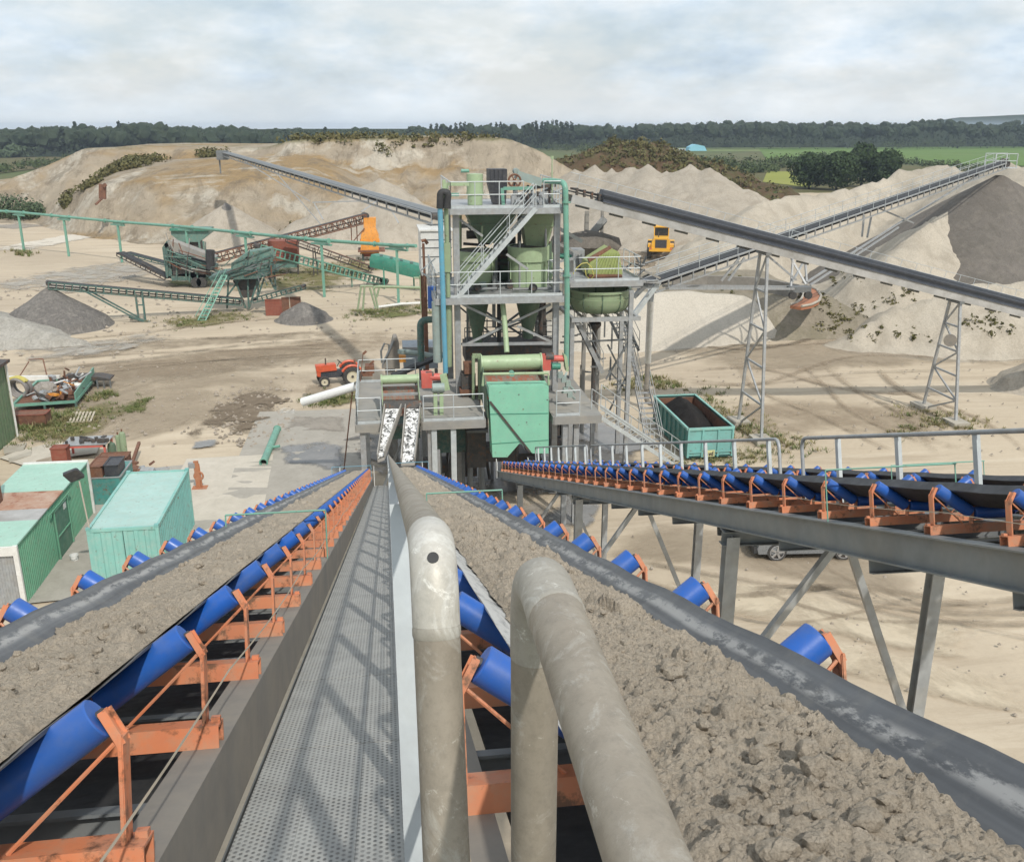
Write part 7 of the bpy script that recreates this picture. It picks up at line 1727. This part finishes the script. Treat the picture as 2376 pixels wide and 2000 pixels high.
# shed at the left edge
c=G(38,1013); t=thing('shed','dull green sheet metal shed cut by the left edge, with pale corner pipe','shed',(c.x-3,c.y-3,0))
zt_s=AY(9,842,c.y).z
m=MB(); corr(m,(c.x,c.y-9,0),(c.x,c.y,0),0,zt_s,(1,0,0),.35,.03); m.build('wall',M['shed_green'],t)
m=MB(); m.prism([(c.x-7.1,c.y-9.2,zt_s),(c.x+.25,c.y-9.2,zt_s),(c.x+.25,c.y-9.2,zt_s+.16),(c.x-7.1,c.y-9.2,zt_s+.4)],V(0,9.4,0)); m.build('roof',M['dark'],t)
m=MB(); m.tube([V(c.x+.08,c.y-.02,0),V(c.x+.08,c.y-.02,zt_s)],.06,8); m.build('downpipe',M['white'],t)
# scrap rack with hose coils
A_,B_,C_=G(32,958),G(178,948),G(222,892); Dv=A_+(C_-B_); t=thing('scrap_rack','low green open rack heaped with scrap and hose coils, behind the shed','rack',(A_+B_)/2)
m=MB(); up=V(0,0,1)
for z in (.45,):
    for a,b_ in ((A_,B_),(B_,C_),(C_,Dv),(Dv,A_)): m.bar(a+up*z,b_+up*z,.14,.16)
m.bar(B_+up*.75,C_+up*.95,.06,.5,up=up); m.build('frame',M['mint_pipe'],t)
m=MB(); m.prism([p+up*.35 for p in (A_,B_,C_,Dv)],V(0,0,.06)); m.build('floor',M['rust'],t)
for p in (A_,B_,C_,Dv,(A_+B_)/2): 
    m=MB(); m.bar(p,p+up*.45,.12,.12,up=V(0,1,0)); m.build('leg',M['teal_dark'],t)
hc=G(48,935)+up*1.0; t=thing('hose_coil','big coil of grey hose, yellow at the top, on the green scrap rack','hose',hc-up*.5)
m=MB()
for i in range(5): m.torus(hc+V(.05*i,.12*i-.2,0),(.25,.9,.2),.62-.05*(i%3),.085,26,8)
m.build('hose',M['hose_grey'],t); m=MB()
for i in range(2):
    m.tube([hc+V(math.sin(a)*.62+.1*i,-.25+.15*i,math.cos(a)*.62+.08) for a in [x*.17 for x in range(-5,7)]],.10,8)
m.build('yellow_hose',M['hose'],t)
t=thing('scrap_heap','mixed scrap with orange and white pieces heaped on the green rack','scrap',G(130,930)+up*.45); g=G(130,930)+up*.5
for nm,mt,n,sd in (('grey_scrap','galv',34,1),('rusty_scrap','rust',30,2),('white_scrap','white',10,3),('orange_scrap','hopper_orange',6,4),('dark_scrap','dark',24,5)):
    m=MB(); rr=random.Random(sd)
    for i in range(n): 
        f=rr.uniform(-.5,1.0); c=A_.lerp(B_,.35+.6*rr.random())+(C_-B_)*rr.random()*.8+up*(.55+abs(rr.gauss(0,.28)))
        if rr.random()<.5: m.tube([c,c+V(rr.uniform(-.8,.8),rr.uniform(-.8,.8),rr.uniform(-.2,.5))],rr.uniform(.03,.07),6)
        else: m.box(c,(rr.uniform(.1,.7),rr.uniform(.1,.5),rr.uniform(.05,.35)),Matrix.Rotation(rr.uniform(0,3),3,'Z')@Matrix.Rotation(rr.uniform(-.8,.8),3,'X'))
    m.build(nm,M[mt],t)
p=G(112,940); m=MB(); m.blob(p+up*.95,(.65,.6,.55),7,.35,3,2.2); tag(m.build('wire_bundle',M['wire'],None,loc=tuple(p+up*.5)),'pale bundle of tangled wire on the green rack','bundle')
a=G(138,905);b_=G(255,905); a2=a+V(0,0,1.2); t=thing('frame','black roofed open frame standing behind the scrap rack','frame',(a+b_)/2)
m=MB(); m.prism([AY(138,884,a.y),AY(145,876,a.y),AY(228,875,a.y),AY(255,880,a.y),AY(254,884,a.y)],V(0,1.2,0)); m.build('roof',M['dark'],t)
for x,y0_,y1_ in ((140,884,905),(225,882,910),(255,883,915),(240,884,912)):
    m=MB(); p=AY(x,y0_,a.y); m.bar(p,V(p.x,p.y,0),.1,.1,up=V(0,1,0)); m.build('post',M['galv_dark'],t)
m=MB(); p=AY(140,886,a.y+1); q=AY(250,886,a.y+1); m.bb((p.x,a.y+1,.0),(q.x,a.y+1.05,p.z-.3)); m.build('mesh_panel',M['wire'],t)
m=MB(); 
for i in range(7): 
    a=G(163+i*8,982); b_=G(172+i*8,960); m.bar(a+up*.14,b_+up*.14,.11,.03)
for f in (0,1,2): a=G(155+f*3,983-f*10); b_=G(212+f*3,981-f*10); m.bar(a+up*.06,b_+up*.06,.1,.1)
tag(m.build('pallet',M['pallet'],None,loc=tuple(G(185,975))),'broken pale wooden pallet lying on the weedy ground','pallet')
p=G(60,985); t=boxt('scrap_box','low rusty steel box and frame in the weeds in front of the rack','frame',(p.x,p.y),(2.6,1.0,.7),M['rust'],M['rust_red'])
m=MB(); m.tube([G(40,890)+up*.2,G(72,872)+up*1.0],.04,6); m.tube([G(72,870)+up*1.1,G(105,868)+up*1.1],.04,6); m.tube([G(105,868)+up*1.1,G(112,884)],.04,6); tag(m.build('bent_bar',M['rust'],None,loc=tuple(G(72,880))),'thin bent rusty bars standing behind the hose coil','bar')
m=MB(); p=G(20,888); q=G(140,886); m.bar(p+up*.3,q+up*.3,.25,.3); tag(m.build('beam',M['white'],None,loc=tuple(p)),'long white beam lying behind the scrap rack','beam')
# tractor
tx,ty=-2.9,63.0; f_=V(-.985,-.17,0).normalized(); s_=V(-f_.y,f_.x,0)
t=thing('tractor','old orange red tractor with cream wheel hubs, facing left beside the screen platform','tractor',(tx,ty,0))
def tq(u,v,z): return V(tx,ty,z)+f_*u+s_*v
def pr(m,pl,v0,v1): m.prism([tq(u,v0,z) for u,z in pl],s_*(v1-v0))
m=MB(); pr(m,[(.25,1.0),(1.45,.95),(1.6,1.05),(1.62,1.38),(.3,1.42)],-.30,.30); m.build('bonnet',M['tractor_red'],t)
m=MB(); pr(m,[(1.35,.62),(1.55,.66),(1.58,1.0),(1.3,1.0)],-.26,.26); m.build('front_grille',M['tractor_red'],t)
m=MB(); pr(m,[(-.9,.5),(1.4,.5),(1.4,.95),(.2,1.0),(-.9,.95)],-.2,.2); m.build('engine',M['engine'],t)
m=MB(); m.bar(tq(1.15,-.62,.42),tq(1.15,.62,.42),.12,.12); m.bar(tq(-.7,-.6,.62),tq(-.7,.6,.62),.2,.2); m.build('axle',M['engine'],t)
for u,r_,w_,vv in ((1.15,.37,.2,.66),(-.7,.63,.36,.70)):
    for s in (-1,1):
        c=tq(u,s*vv,r_); ax=s_*s; m=MB(); m.lathe([(r_*.62,-w_/2),(r_*.93,-w_/2),(r_,-w_*.36),(r_,w_*.36),(r_*.93,w_/2),(r_*.62,w_/2)],c,ax,n=26)
        if r_>.5:
            for k in range(16):
                a=k*math.pi/8; e=ax.orthogonal().normalized(); e2=ax.cross(e); dv=e*math.cos(a)+e2*math.sin(a); m.bar(c+dv*r_*1.01-ax*w_*.45,c+dv*r_*1.01+ax*w_*.45,.06,.05,up=dv)
        w=m.build('wheel',M['tyre'],t); m=MB(); m.lathe([(r_*.64,w_*.40),(r_*.5,w_*.30),(r_*.2,w_*.34),(.001,w_*.40)],c,ax,n=22); m.build('hub',M['cream'],w); m=MB(); m.cyl(c+ax*w_*.3,c+ax*w_*.46,r_*.14,n=10); m.build('hub_cap',M['dark'],w)
for s in (-1,1):
    m=MB(); m.tube([tq(-.7+.72*math.cos(a),s*.68,.63+.72*math.sin(a)) for a in [.5+.25*i for i in range(9)]],.10,6); m.build('mudguard',M['tractor_red'],t)
m=MB(); m.tube([tq(.95,.12,1.4),tq(.95,.12,1.85)],.045,8); m.build('exhaust',M['dark'],t)
m=MB(); m.box(tq(-.75,0,1.12),(.5,.5,.10)); m.box(tq(-1.0,0,1.35),(.12,.5,.45)); m.build('seat',M['rust'],t)
m=MB(); m.torus(tq(.0,0,1.52),(f_*.6+V(0,0,-.6)).normalized()*-1,.2,.02,18,6); m.tube([tq(.2,0,1.2),tq(0,0,1.52)],.025,6); m.build('steering_wheel',M['black'],t)
m=MB(); m.bar(tq(-1.2,-.4,.6),tq(-2.1,-.4,.55),.1,.2); m.bar(tq(-1.2,.4,.6),tq(-2.1,.4,.55),.1,.2); m.box(tq(-2.0,0,.9),(.6,.9,.5)); m.bar(tq(-1.7,0,.9),tq(-2.3,0,1.4),.12,.12); m.build('rear_hitch',M['rust'],t)
m=MB(); m.box(tq(-1.9,-.5,.7),(.35,.2,.4)); m.build('yellow_box',M['hose'],t)
m=MB(); a=AY(836,885,43.2); b_=AY(842,822,43.2); m.tube([a,b_],.02,6); m.bar(b_,AY(850,815,43.2),.06,.1); tag(m.build('lamp_post',M['rust'],None,loc=tuple(a)),'thin pole with a dark lamp on the rear rail of the screen platform','pole')
# grey machine arm and pipes behind the small screen
Yg=47
t=thing('hoist_machine','dusty grey machine arm with looped hoses behind the smaller screen','machine',V(AY(905,856,Yg).x,Yg,0))
m=MB(); m.prism([AY(x,y,Yg) for x,y in ((886,856),(928,856),(926,800),(920,783),(912,784),(905,812))],V(0,.9,0)); m.build('arm',M['taupe'],t); m=MB(); m.tube([AY(x,y,Yg-.1) for x,y in ((886,842),(884,815),(892,797),(902,800),(903,812))],.05,6); m.tube([AY(x,y,Yg-.1) for x,y in ((890,840),(903,815),(914,790))],.06,6); m.build('hose',M['galv_dark'],t); m=MB(); PB(m,926,827,942,841,Yg-.4,.5); m.build('yellow_box',M['hopper_orange'],t)
m=MB(); p=AY(905,856,Yg+.4); m.bar(p,V(p.x,p.y,0),.5,.4,up=V(0,1,0)); m.build('base',M['taupe'],t)
m=MB(); m.tube([AY(930,816,46.5),AY(970,820,46.5),AY(1012,828,46.2)],.14,10); m.cyl(AY(932,812,46.5),AY(932,820,46.5),.2,n=10); tag(m.build('pipe',M['grey_box'],None,loc=tuple(AY(970,820,46.5))),'grey green pipe crossing behind the smaller screen','pipe')
m=MB(); m.bar(AY(912,872,44.5),AY(1030,822,45.5),.5,.14); m.bar(AY(945,861,44.2),AY(968,848,44.4),.15,.12); tag(m.build('belt_strip',M['black'],None,loc=tuple(AY(970,847,45))),'dark inclined belt strip behind the smaller screen','belt')
# ---------------------------------------------------------------- ground markings: tracks, slabs, wet and weedy patches
def patch_mat(name,c1,c2,thr=.5,nsc=.6,soft=.08,rough=.95,edge=1.0,tread=False,amax=1.0):
    k=N(name); col=k.mix(k.ramp(k.noise(nsc*3,6,.65),[(.35,0),(.65,1)]),c1,c2); col=k.mix(k.ramp(k.noise(nsc*14,5,.75),[(.5,0),(.8,.5)]),col,tuple(v*.6 for v in c1))
    uv=k.n('ShaderNodeUVMap'); sx=k.n('ShaderNodeSeparateXYZ'); k.l(uv.outputs[0],sx.inputs[0])
    fx=k.math('ABSOLUTE',k.math('MULTIPLY',k.math('SUBTRACT',sx.outputs[0],.5),2)); fy=k.math('ABSOLUTE',k.math('MULTIPLY',k.math('SUBTRACT',sx.outputs[1],.5),2))
    e=k.math('MAXIMUM',fx,fy); e=k.math('POWER',e,3.0)
    v=k.math('SUBTRACT',k.noise(nsc,8,.7,None,.6),k.math('MULTIPLY',e,edge*.5))
    al=k.math('MULTIPLY',k.ramp(v,[(max(0,thr-soft),0),(thr+soft,1)]),amax)
    k.set(col,rough,0,k.bump(k.noise(nsc*8,7,.75),.3,.08),.12 if rough>.6 else .5)
    k.l(al,k.b.inputs['Alpha']); return k.m
def patch(name,pts,width,mat,z=.03,seg=14,kind='structure'):
    # strip of quads through ground points (pixels), following them smoothly, width in metres (or list)
    P=[V(*gq(*p),0) if len(p)==2 else Vector(p) for p in pts]; out=[]
    for i in range(len(P)-1):
        a=P[max(i-1,0)];b=P[i];c=P[i+1];d=P[min(i+2,len(P)-1)]
        for k in range(seg):
            t_=k/seg; out.append(.5*((2*b)+(c-a)*t_+(2*a-5*b+4*c-d)*t_*t_+(3*b-a-3*c+d)*t_**3))
    out.append(P[-1]); n=len(out); vs=[];uv=[]
    W=width if hasattr(width,'__len__') else [width]*2
    for i,p in enumerate(out):
        d=(out[min(i+1,n-1)]-out[max(i-1,0)]).normalized(); nn=V(-d.y,d.x,0); f=i/(n-1)*(len(W)-1); j=min(int(f),len(W)-2); w=W[j]+(W[j+1]-W[j])*(f-j)
        for q in range(3): 
            pp=p+nn*w*(q/2-.5); hgt=max(.0,min(.11,.10*NZ.fractal(V(pp.x*.09,pp.y*.09,1),.9,2,5)+.03*NZ.fractal(V(pp.x*.6,pp.y*.6,4),.8,2,3)))
            vs.append((pp.x,pp.y,z+hgt+.015)); uv.append((q/2,i/(n-1)))
    m=MB(); m.add(vs,[(i*3+q,i*3+q+1,(i+1)*3+q+1,(i+1)*3+q) for i in range(n-1) for q in range(2)])
    o=m.build(name,mat,None,loc=tuple(out[n//2]),smooth=False); l=o.data.uv_layers.new(name='UVMap')
    for lp in o.data.loops: l.data[lp.index].uv=uv[lp.vertex_index]
    if kind: o['kind']=kind
    return o
PM={'track':patch_mat('tyre_track_sand',(.30,.235,.165),(.37,.295,.21),.42,.55,.16,amax=.6),
 'trackd':patch_mat('dark_tyre_track',(.22,.175,.125),(.30,.24,.17),.44,.7,.14,amax=.5),
 'mud':patch_mat('brown_mud',(.155,.12,.085),(.22,.175,.125),.40,.5,.05),
 'damp':patch_mat('damp_grey_sand',(.30,.27,.23),(.37,.33,.28),.36,.25,.10,.8,amax=.9),
 'weed':patch_mat('weedy_ground',(.17,.165,.065),(.24,.21,.10),.42,.35,.10,amax=.85),
 'grass':patch_mat('grassy_ground',(.13,.15,.05),(.19,.18,.075),.44,.4,.08,amax=.9),
 'slab':patch_mat('pale_concrete_slab',(.56,.51,.43),(.49,.445,.37),.10,.3,.05,.9,edge=.35),
 'slabd':patch_mat('grey_concrete_slab',(.40,.37,.32),(.34,.315,.27),.10,.3,.05,.85,edge=.4),
 'wet':patch_mat('wet_concrete',(.20,.195,.185),(.26,.25,.235),.36,.25,.06,.25,amax=.92),
 'dark':patch_mat('dark_wet_ground',(.085,.075,.062),(.13,.115,.095),.28,.4,.08,.35,amax=.95),
 'white':patch_mat('white_wash',(.62,.60,.54),(.5,.47,.42),.47,.8,.08),
 'gravel':patch_mat('scattered_gravel',(.36,.33,.29),(.44,.41,.35),.44,.5,.10,amax=.9),
 'light':patch_mat('pale_dry_sand',(.66,.57,.43),(.58,.49,.36),.42,.22,.12,amax=.85),
 'cream':patch_mat('white_sand_road',(.68,.63,.54),(.6,.54,.45),.30,.3,.08,amax=.9),
 'soil':patch_mat('trodden_brown_soil',(.33,.27,.195),(.39,.32,.235),.40,.12,.12,amax=.75)}
# broad tones
patch('yard_track',[(0,880),(400,850),(800,800),(1000,770)],9,PM['track']); patch('yard_track',[(0,850),(400,800),(900,765)],4,PM['trackd'])
patch('yard_soil',[(0,1010),(250,960),(520,900),(760,850)],15,PM['soil'],.02); patch('yard_soil',[(60,940),(420,850),(900,810)],10,PM['soil'],.022)
patch('yard_soil',[(1400,560),(1560,600),(1700,560)],[24,26,18],PM['soil'],.02); patch('yard_soil',[(1350,600),(1500,620),(1620,600)],[10,12,8],PM['trackd'],.03)
patch('yard_soil',[(1500,830),(1800,830),(2100,810),(2500,830)],12,PM['soil'],.02); patch('yard_soil',[(1600,1010),(1900,960),(2300,1010)],9,PM['track'],.024)
rng=random.Random(21)
for i in range(9):
    y=rng.uniform(770,900); patch('tyre_track',[(1490+i*6,y),(1750,y+rng.uniform(-30,30)),(2000,y+rng.uniform(-60,40)),(2376,y+rng.uniform(-90,60))],rng.uniform(.5,1.1),PM['trackd' if i%2 else 'track'],.036+.002*i)
for i in range(5):
    x=rng.uniform(1700,2100); patch('tyre_track',[(x,830),(x+rng.uniform(30,120),900),(x+rng.uniform(100,240),970),(x+rng.uniform(250,420),1080)],rng.uniform(.4,.8),PM['track'],.056+.002*i)
for i in range(8):
    y=rng.uniform(760,860); patch('tyre_track',[(-20,y+40),(250,y+rng.uniform(-10,20)),(600,y-rng.uniform(0,30)),(950,y-rng.uniform(20,70))],rng.uniform(.4,1.1),PM['trackd' if i%2 else 'track'],.054+.002*i)
for i in range(10):
    x=rng.uniform(1550,2300); patch('tyre_track',[(x-300,1330+rng.uniform(-60,60)),(x,1400+rng.uniform(-80,60)),(x+400,1460+rng.uniform(-140,60))],rng.uniform(.3,.7),PM['trackd' if i%2 else 'track'],.036+.002*i)
patch('yard_soil',[(1400,1240),(1800,1290),(2200,1340)],5,PM['soil'],.02); patch('yard_soil',[(1500,1340),(1900,1420),(2376,1520)],[3,4,3],PM['light'],.024); patch('yard_soil',[(1700,1460),(2100,1560),(2450,1620)],[2.5,3,3],PM['light'],.026)
patch('mud_patch',[(490,1030),(545,975),(600,930),(680,905)],[4,6,5.5,4],PM['mud'],.05); patch('mud_patch',[(700,905),(780,900)],[4,3],PM['soil'],.052)
patch('weeds_patch',[(60,1040),(150,1000),(230,960),(330,930)],[5,6,5,3],PM['weed'],.04); patch('weeds_patch',[(20,1010),(90,985),(160,965)],3.5,PM['grass'],.044); patch('weeds_patch',[(300,960),(335,925)],[2.2,2.2],PM['grass'],.046)
patch('weeds_patch',[(720,935),(830,915)],[4.5,4.5],PM['grass'],.05); patch('weeds_patch',[(620,690),(740,640),(900,600)],[14,16,10],PM['weed'],.03); patch('weeds_patch',[(560,640),(700,610)],[9,9],PM['grass'],.034); patch('weeds_patch',[(820,735),(1000,715)],[9,8],PM['grass'],.036); patch('weeds_patch',[(360,760),(480,745),(600,725)],[5,7,5],PM['weed'],.038); patch('weeds_patch',[(370,660),(520,655)],[7,7],PM['grass'],.03)
patch('gravel_strewn',[(0,690),(200,640),(420,600)],[16,20,12],PM['gravel'],.028); patch('gravel_strewn',[(0,830),(200,810),(420,770)],[7,8,4],PM['gravel'],.042); patch('white_sand_road',[(-20,590),(150,555),(330,525),(520,500)],[7,8,7,5],PM['cream'],.032)
patch('damp_strip',[(-20,530),(90,520)],[14,12],PM['damp'],.03); patch('dark_track',[(1000,545),(1200,520),(1400,505)],[9,10,8],PM['weed'],.03); patch('dark_track',[(880,560),(1060,520)],[6,6],PM['trackd'],.034)
patch('concrete_slab',[(500,1320),(560,1180),(590,1058)],[8,7.2,6.8],PM['slabd'],.044); patch('concrete_slab',[(470,1260),(500,1160),(535,1062)],[4.6,4.6,4.4],PM['slab'],.052); patch('concrete_slab',[(700,1180),(700,1060),(720,955)],[7,6.5,6],PM['slabd'],.048)
patch('concrete_slab',[(300,1250),(330,1090)],[4,4],PM['slabd'],.042); patch('concrete_slab',[(110,1400),(190,1200)],[4.5,4.5],PM['slabd'],.04); patch('concrete_slab',[(30,1075),(120,1050),(230,1040)],[2.5,3,2],PM['slab'],.043)
patch('wet_patch',[(640,1060),(730,1055),(830,1060)],[4,5,6],PM['wet'],.06); patch('wet_patch',[(440,1035),(510,1030)],[1.8,1.8],PM['wet'],.06); patch('white_wash',[(640,955),(700,958)],[2,1.6],PM['white'],.064); patch('wet_patch',[(660,985),(820,985)],[3.5,4],PM['damp'],.062)
patch('dark_ground',[(830,1080),(1000,1060),(1250,1060),(1500,1060)],[9,12,14,10],PM['dark'],.066); patch('wet_patch',[(1290,990),(1400,1010),(1480,1060)],[5,5,4],PM['wet'],.072); patch('wet_patch',[(1270,1180),(1400,1200)],[5,4],PM['wet'],.07); patch('dark_ground',[(1150,1200),(1350,1230)],[6,5],PM['damp'],.068)
M['weed_green']=leaf_mat('weed_leaves',((.14,.17,.06),(.11,.14,.05),(.20,.20,.09)),.3)
M['weed_dry']=leaf_mat('dry_weed_leaves',((.26,.23,.11),(.20,.18,.085),(.31,.27,.15)),.3)
# weeds: tufts of grass and small plants, uncountable
rng=random.Random(14); m=MB(); m2=MB()
def tuft(mm,g,r,h,n):
    vs=[];fs=[]
    for i in range(n):
        a=rng.uniform(0,6.28); d=V(math.cos(a),math.sin(a),0); b=g+d*rng.uniform(0,r); tip=b+d*rng.uniform(.1,.6)*h+V(0,0,h*rng.uniform(.3,.75)); s=V(-d.y,d.x,0)*h*.09
        k=len(vs); vs+=[b-s,b+s,tip]; fs.append((k,k+1,k+2))
    mm.add(vs,fs)
def tufts(pts,n,sp,h,two=.4):
    for i in range(n):
        t_=rng.random()*(len(pts)-1); j=int(t_); f=t_-j; x=pts[j][0]+(pts[j+1][0]-pts[j][0])*f+rng.gauss(0,sp); y=pts[j][1]+(pts[j+1][1]-pts[j][1])*f+rng.gauss(0,sp*.35)
        g=G(x,y); tuft(m2 if rng.random()<two else m,g+V(0,0,.05),rng.uniform(.1,.4),rng.uniform(.4,1)*h,rng.randint(8,16))
tufts([(60,1030),(150,995),(240,955)],260,28,.35); tufts([(30,1000),(110,980),(180,960)],160,18,.5); tufts([(205,930),(260,915)],60,14,.45); tufts([(300,960),(340,925)],70,12,.3,.1)
tufts([(1600,905),(1680,965),(1760,1010),(1850,1045)],260,34,.42,.6); tufts([(1560,1085),(1700,1060),(1800,1060)],150,34,.36,.6); tufts([(2120,960),(2170,985),(2260,985)],110,30,.45,.75); tufts([(2080,1010),(2140,990)],40,20,.4,.75)
tufts([(720,940),(820,915)],160,20,.4,.2); tufts([(820,735),(900,725),(1000,712)],170,20,.4,.5); tufts([(630,660),(760,625),(900,600)],200,26,.5,.5); tufts([(370,755),(470,745),(560,730)],140,20,.4,.5); tufts([(35,590),(70,590)],40,10,.9,.6); tufts([(280,530),(340,525)],40,14,.7,.6)
tufts([(1440,910),(1500,880),(1560,900)],90,18,.6,.5)
tag(m.build('weeds',M['weed_green'],None,loc=(0,60,0),smooth=False),'green weeds and grass tufts scattered over the yard',None,None,'stuff')
tag(m2.build('dry_grass',M['weed_dry'],None,loc=(0,60,0),smooth=False),'dry olive grass tufts scattered over the yard',None,None,'stuff')
# loose stones and clods on the yard
rng=random.Random(77); m=MB()
def stones(x0,x1,y0,y1,n,s0,s1):
    for i in range(n):
        g=G(rng.uniform(x0,x1),rng.uniform(y0,y1)); s=rng.uniform(s0,s1); k=rng.random()
        vs=[g+V(s*math.cos(a)*rng.uniform(.6,1.1),s*math.sin(a)*rng.uniform(.6,1.1),.04) for a in (0,1.26,2.5,3.8,5)]+[g+V(rng.uniform(-.3,.3)*s,rng.uniform(-.3,.3)*s,.06+s*rng.uniform(.4,.9))]
        m.add(vs,[(i_,(i_+1)%5,5) for i_ in range(5)])
stones(500,680,900,1040,170,.06,.22); stones(620,830,950,1060,90,.04,.14); stones(0,420,640,830,260,.08,.25); stones(1450,2376,780,1060,220,.04,.13); stones(1400,2376,1240,1700,160,.03,.09); stones(100,700,840,1040,200,.05,.16); stones(560,1000,640,800,160,.06,.2)
tag(m.build('loose_stones',M['stone'],None,loc=(0,60,0),smooth=False),'loose stones and clods strewn over the yard',None,None,'stuff')
# ================================================================ haze
m=MB(); m.bb((-5300,-800,-1.4),(5300,5100,32))
hz=m.build('haze',None,None,loc=(0,300,15),smooth=False)
hm=bpy.data.materials.new('haze_air'); hm.use_nodes=True; nt=hm.node_tree; nt.nodes.clear()
o_=nt.nodes.new('ShaderNodeOutputMaterial'); pv=nt.nodes.new('ShaderNodeVolumePrincipled'); pv.inputs['Color'].default_value=(.70,.82,.97,1); pv.inputs['Density'].default_value=.00020; pv.inputs['Anisotropy'].default_value=.0
nt.links.new(pv.outputs[0],o_.inputs['Volume']); hz.data.materials.append(hm); hz['kind']='stuff'
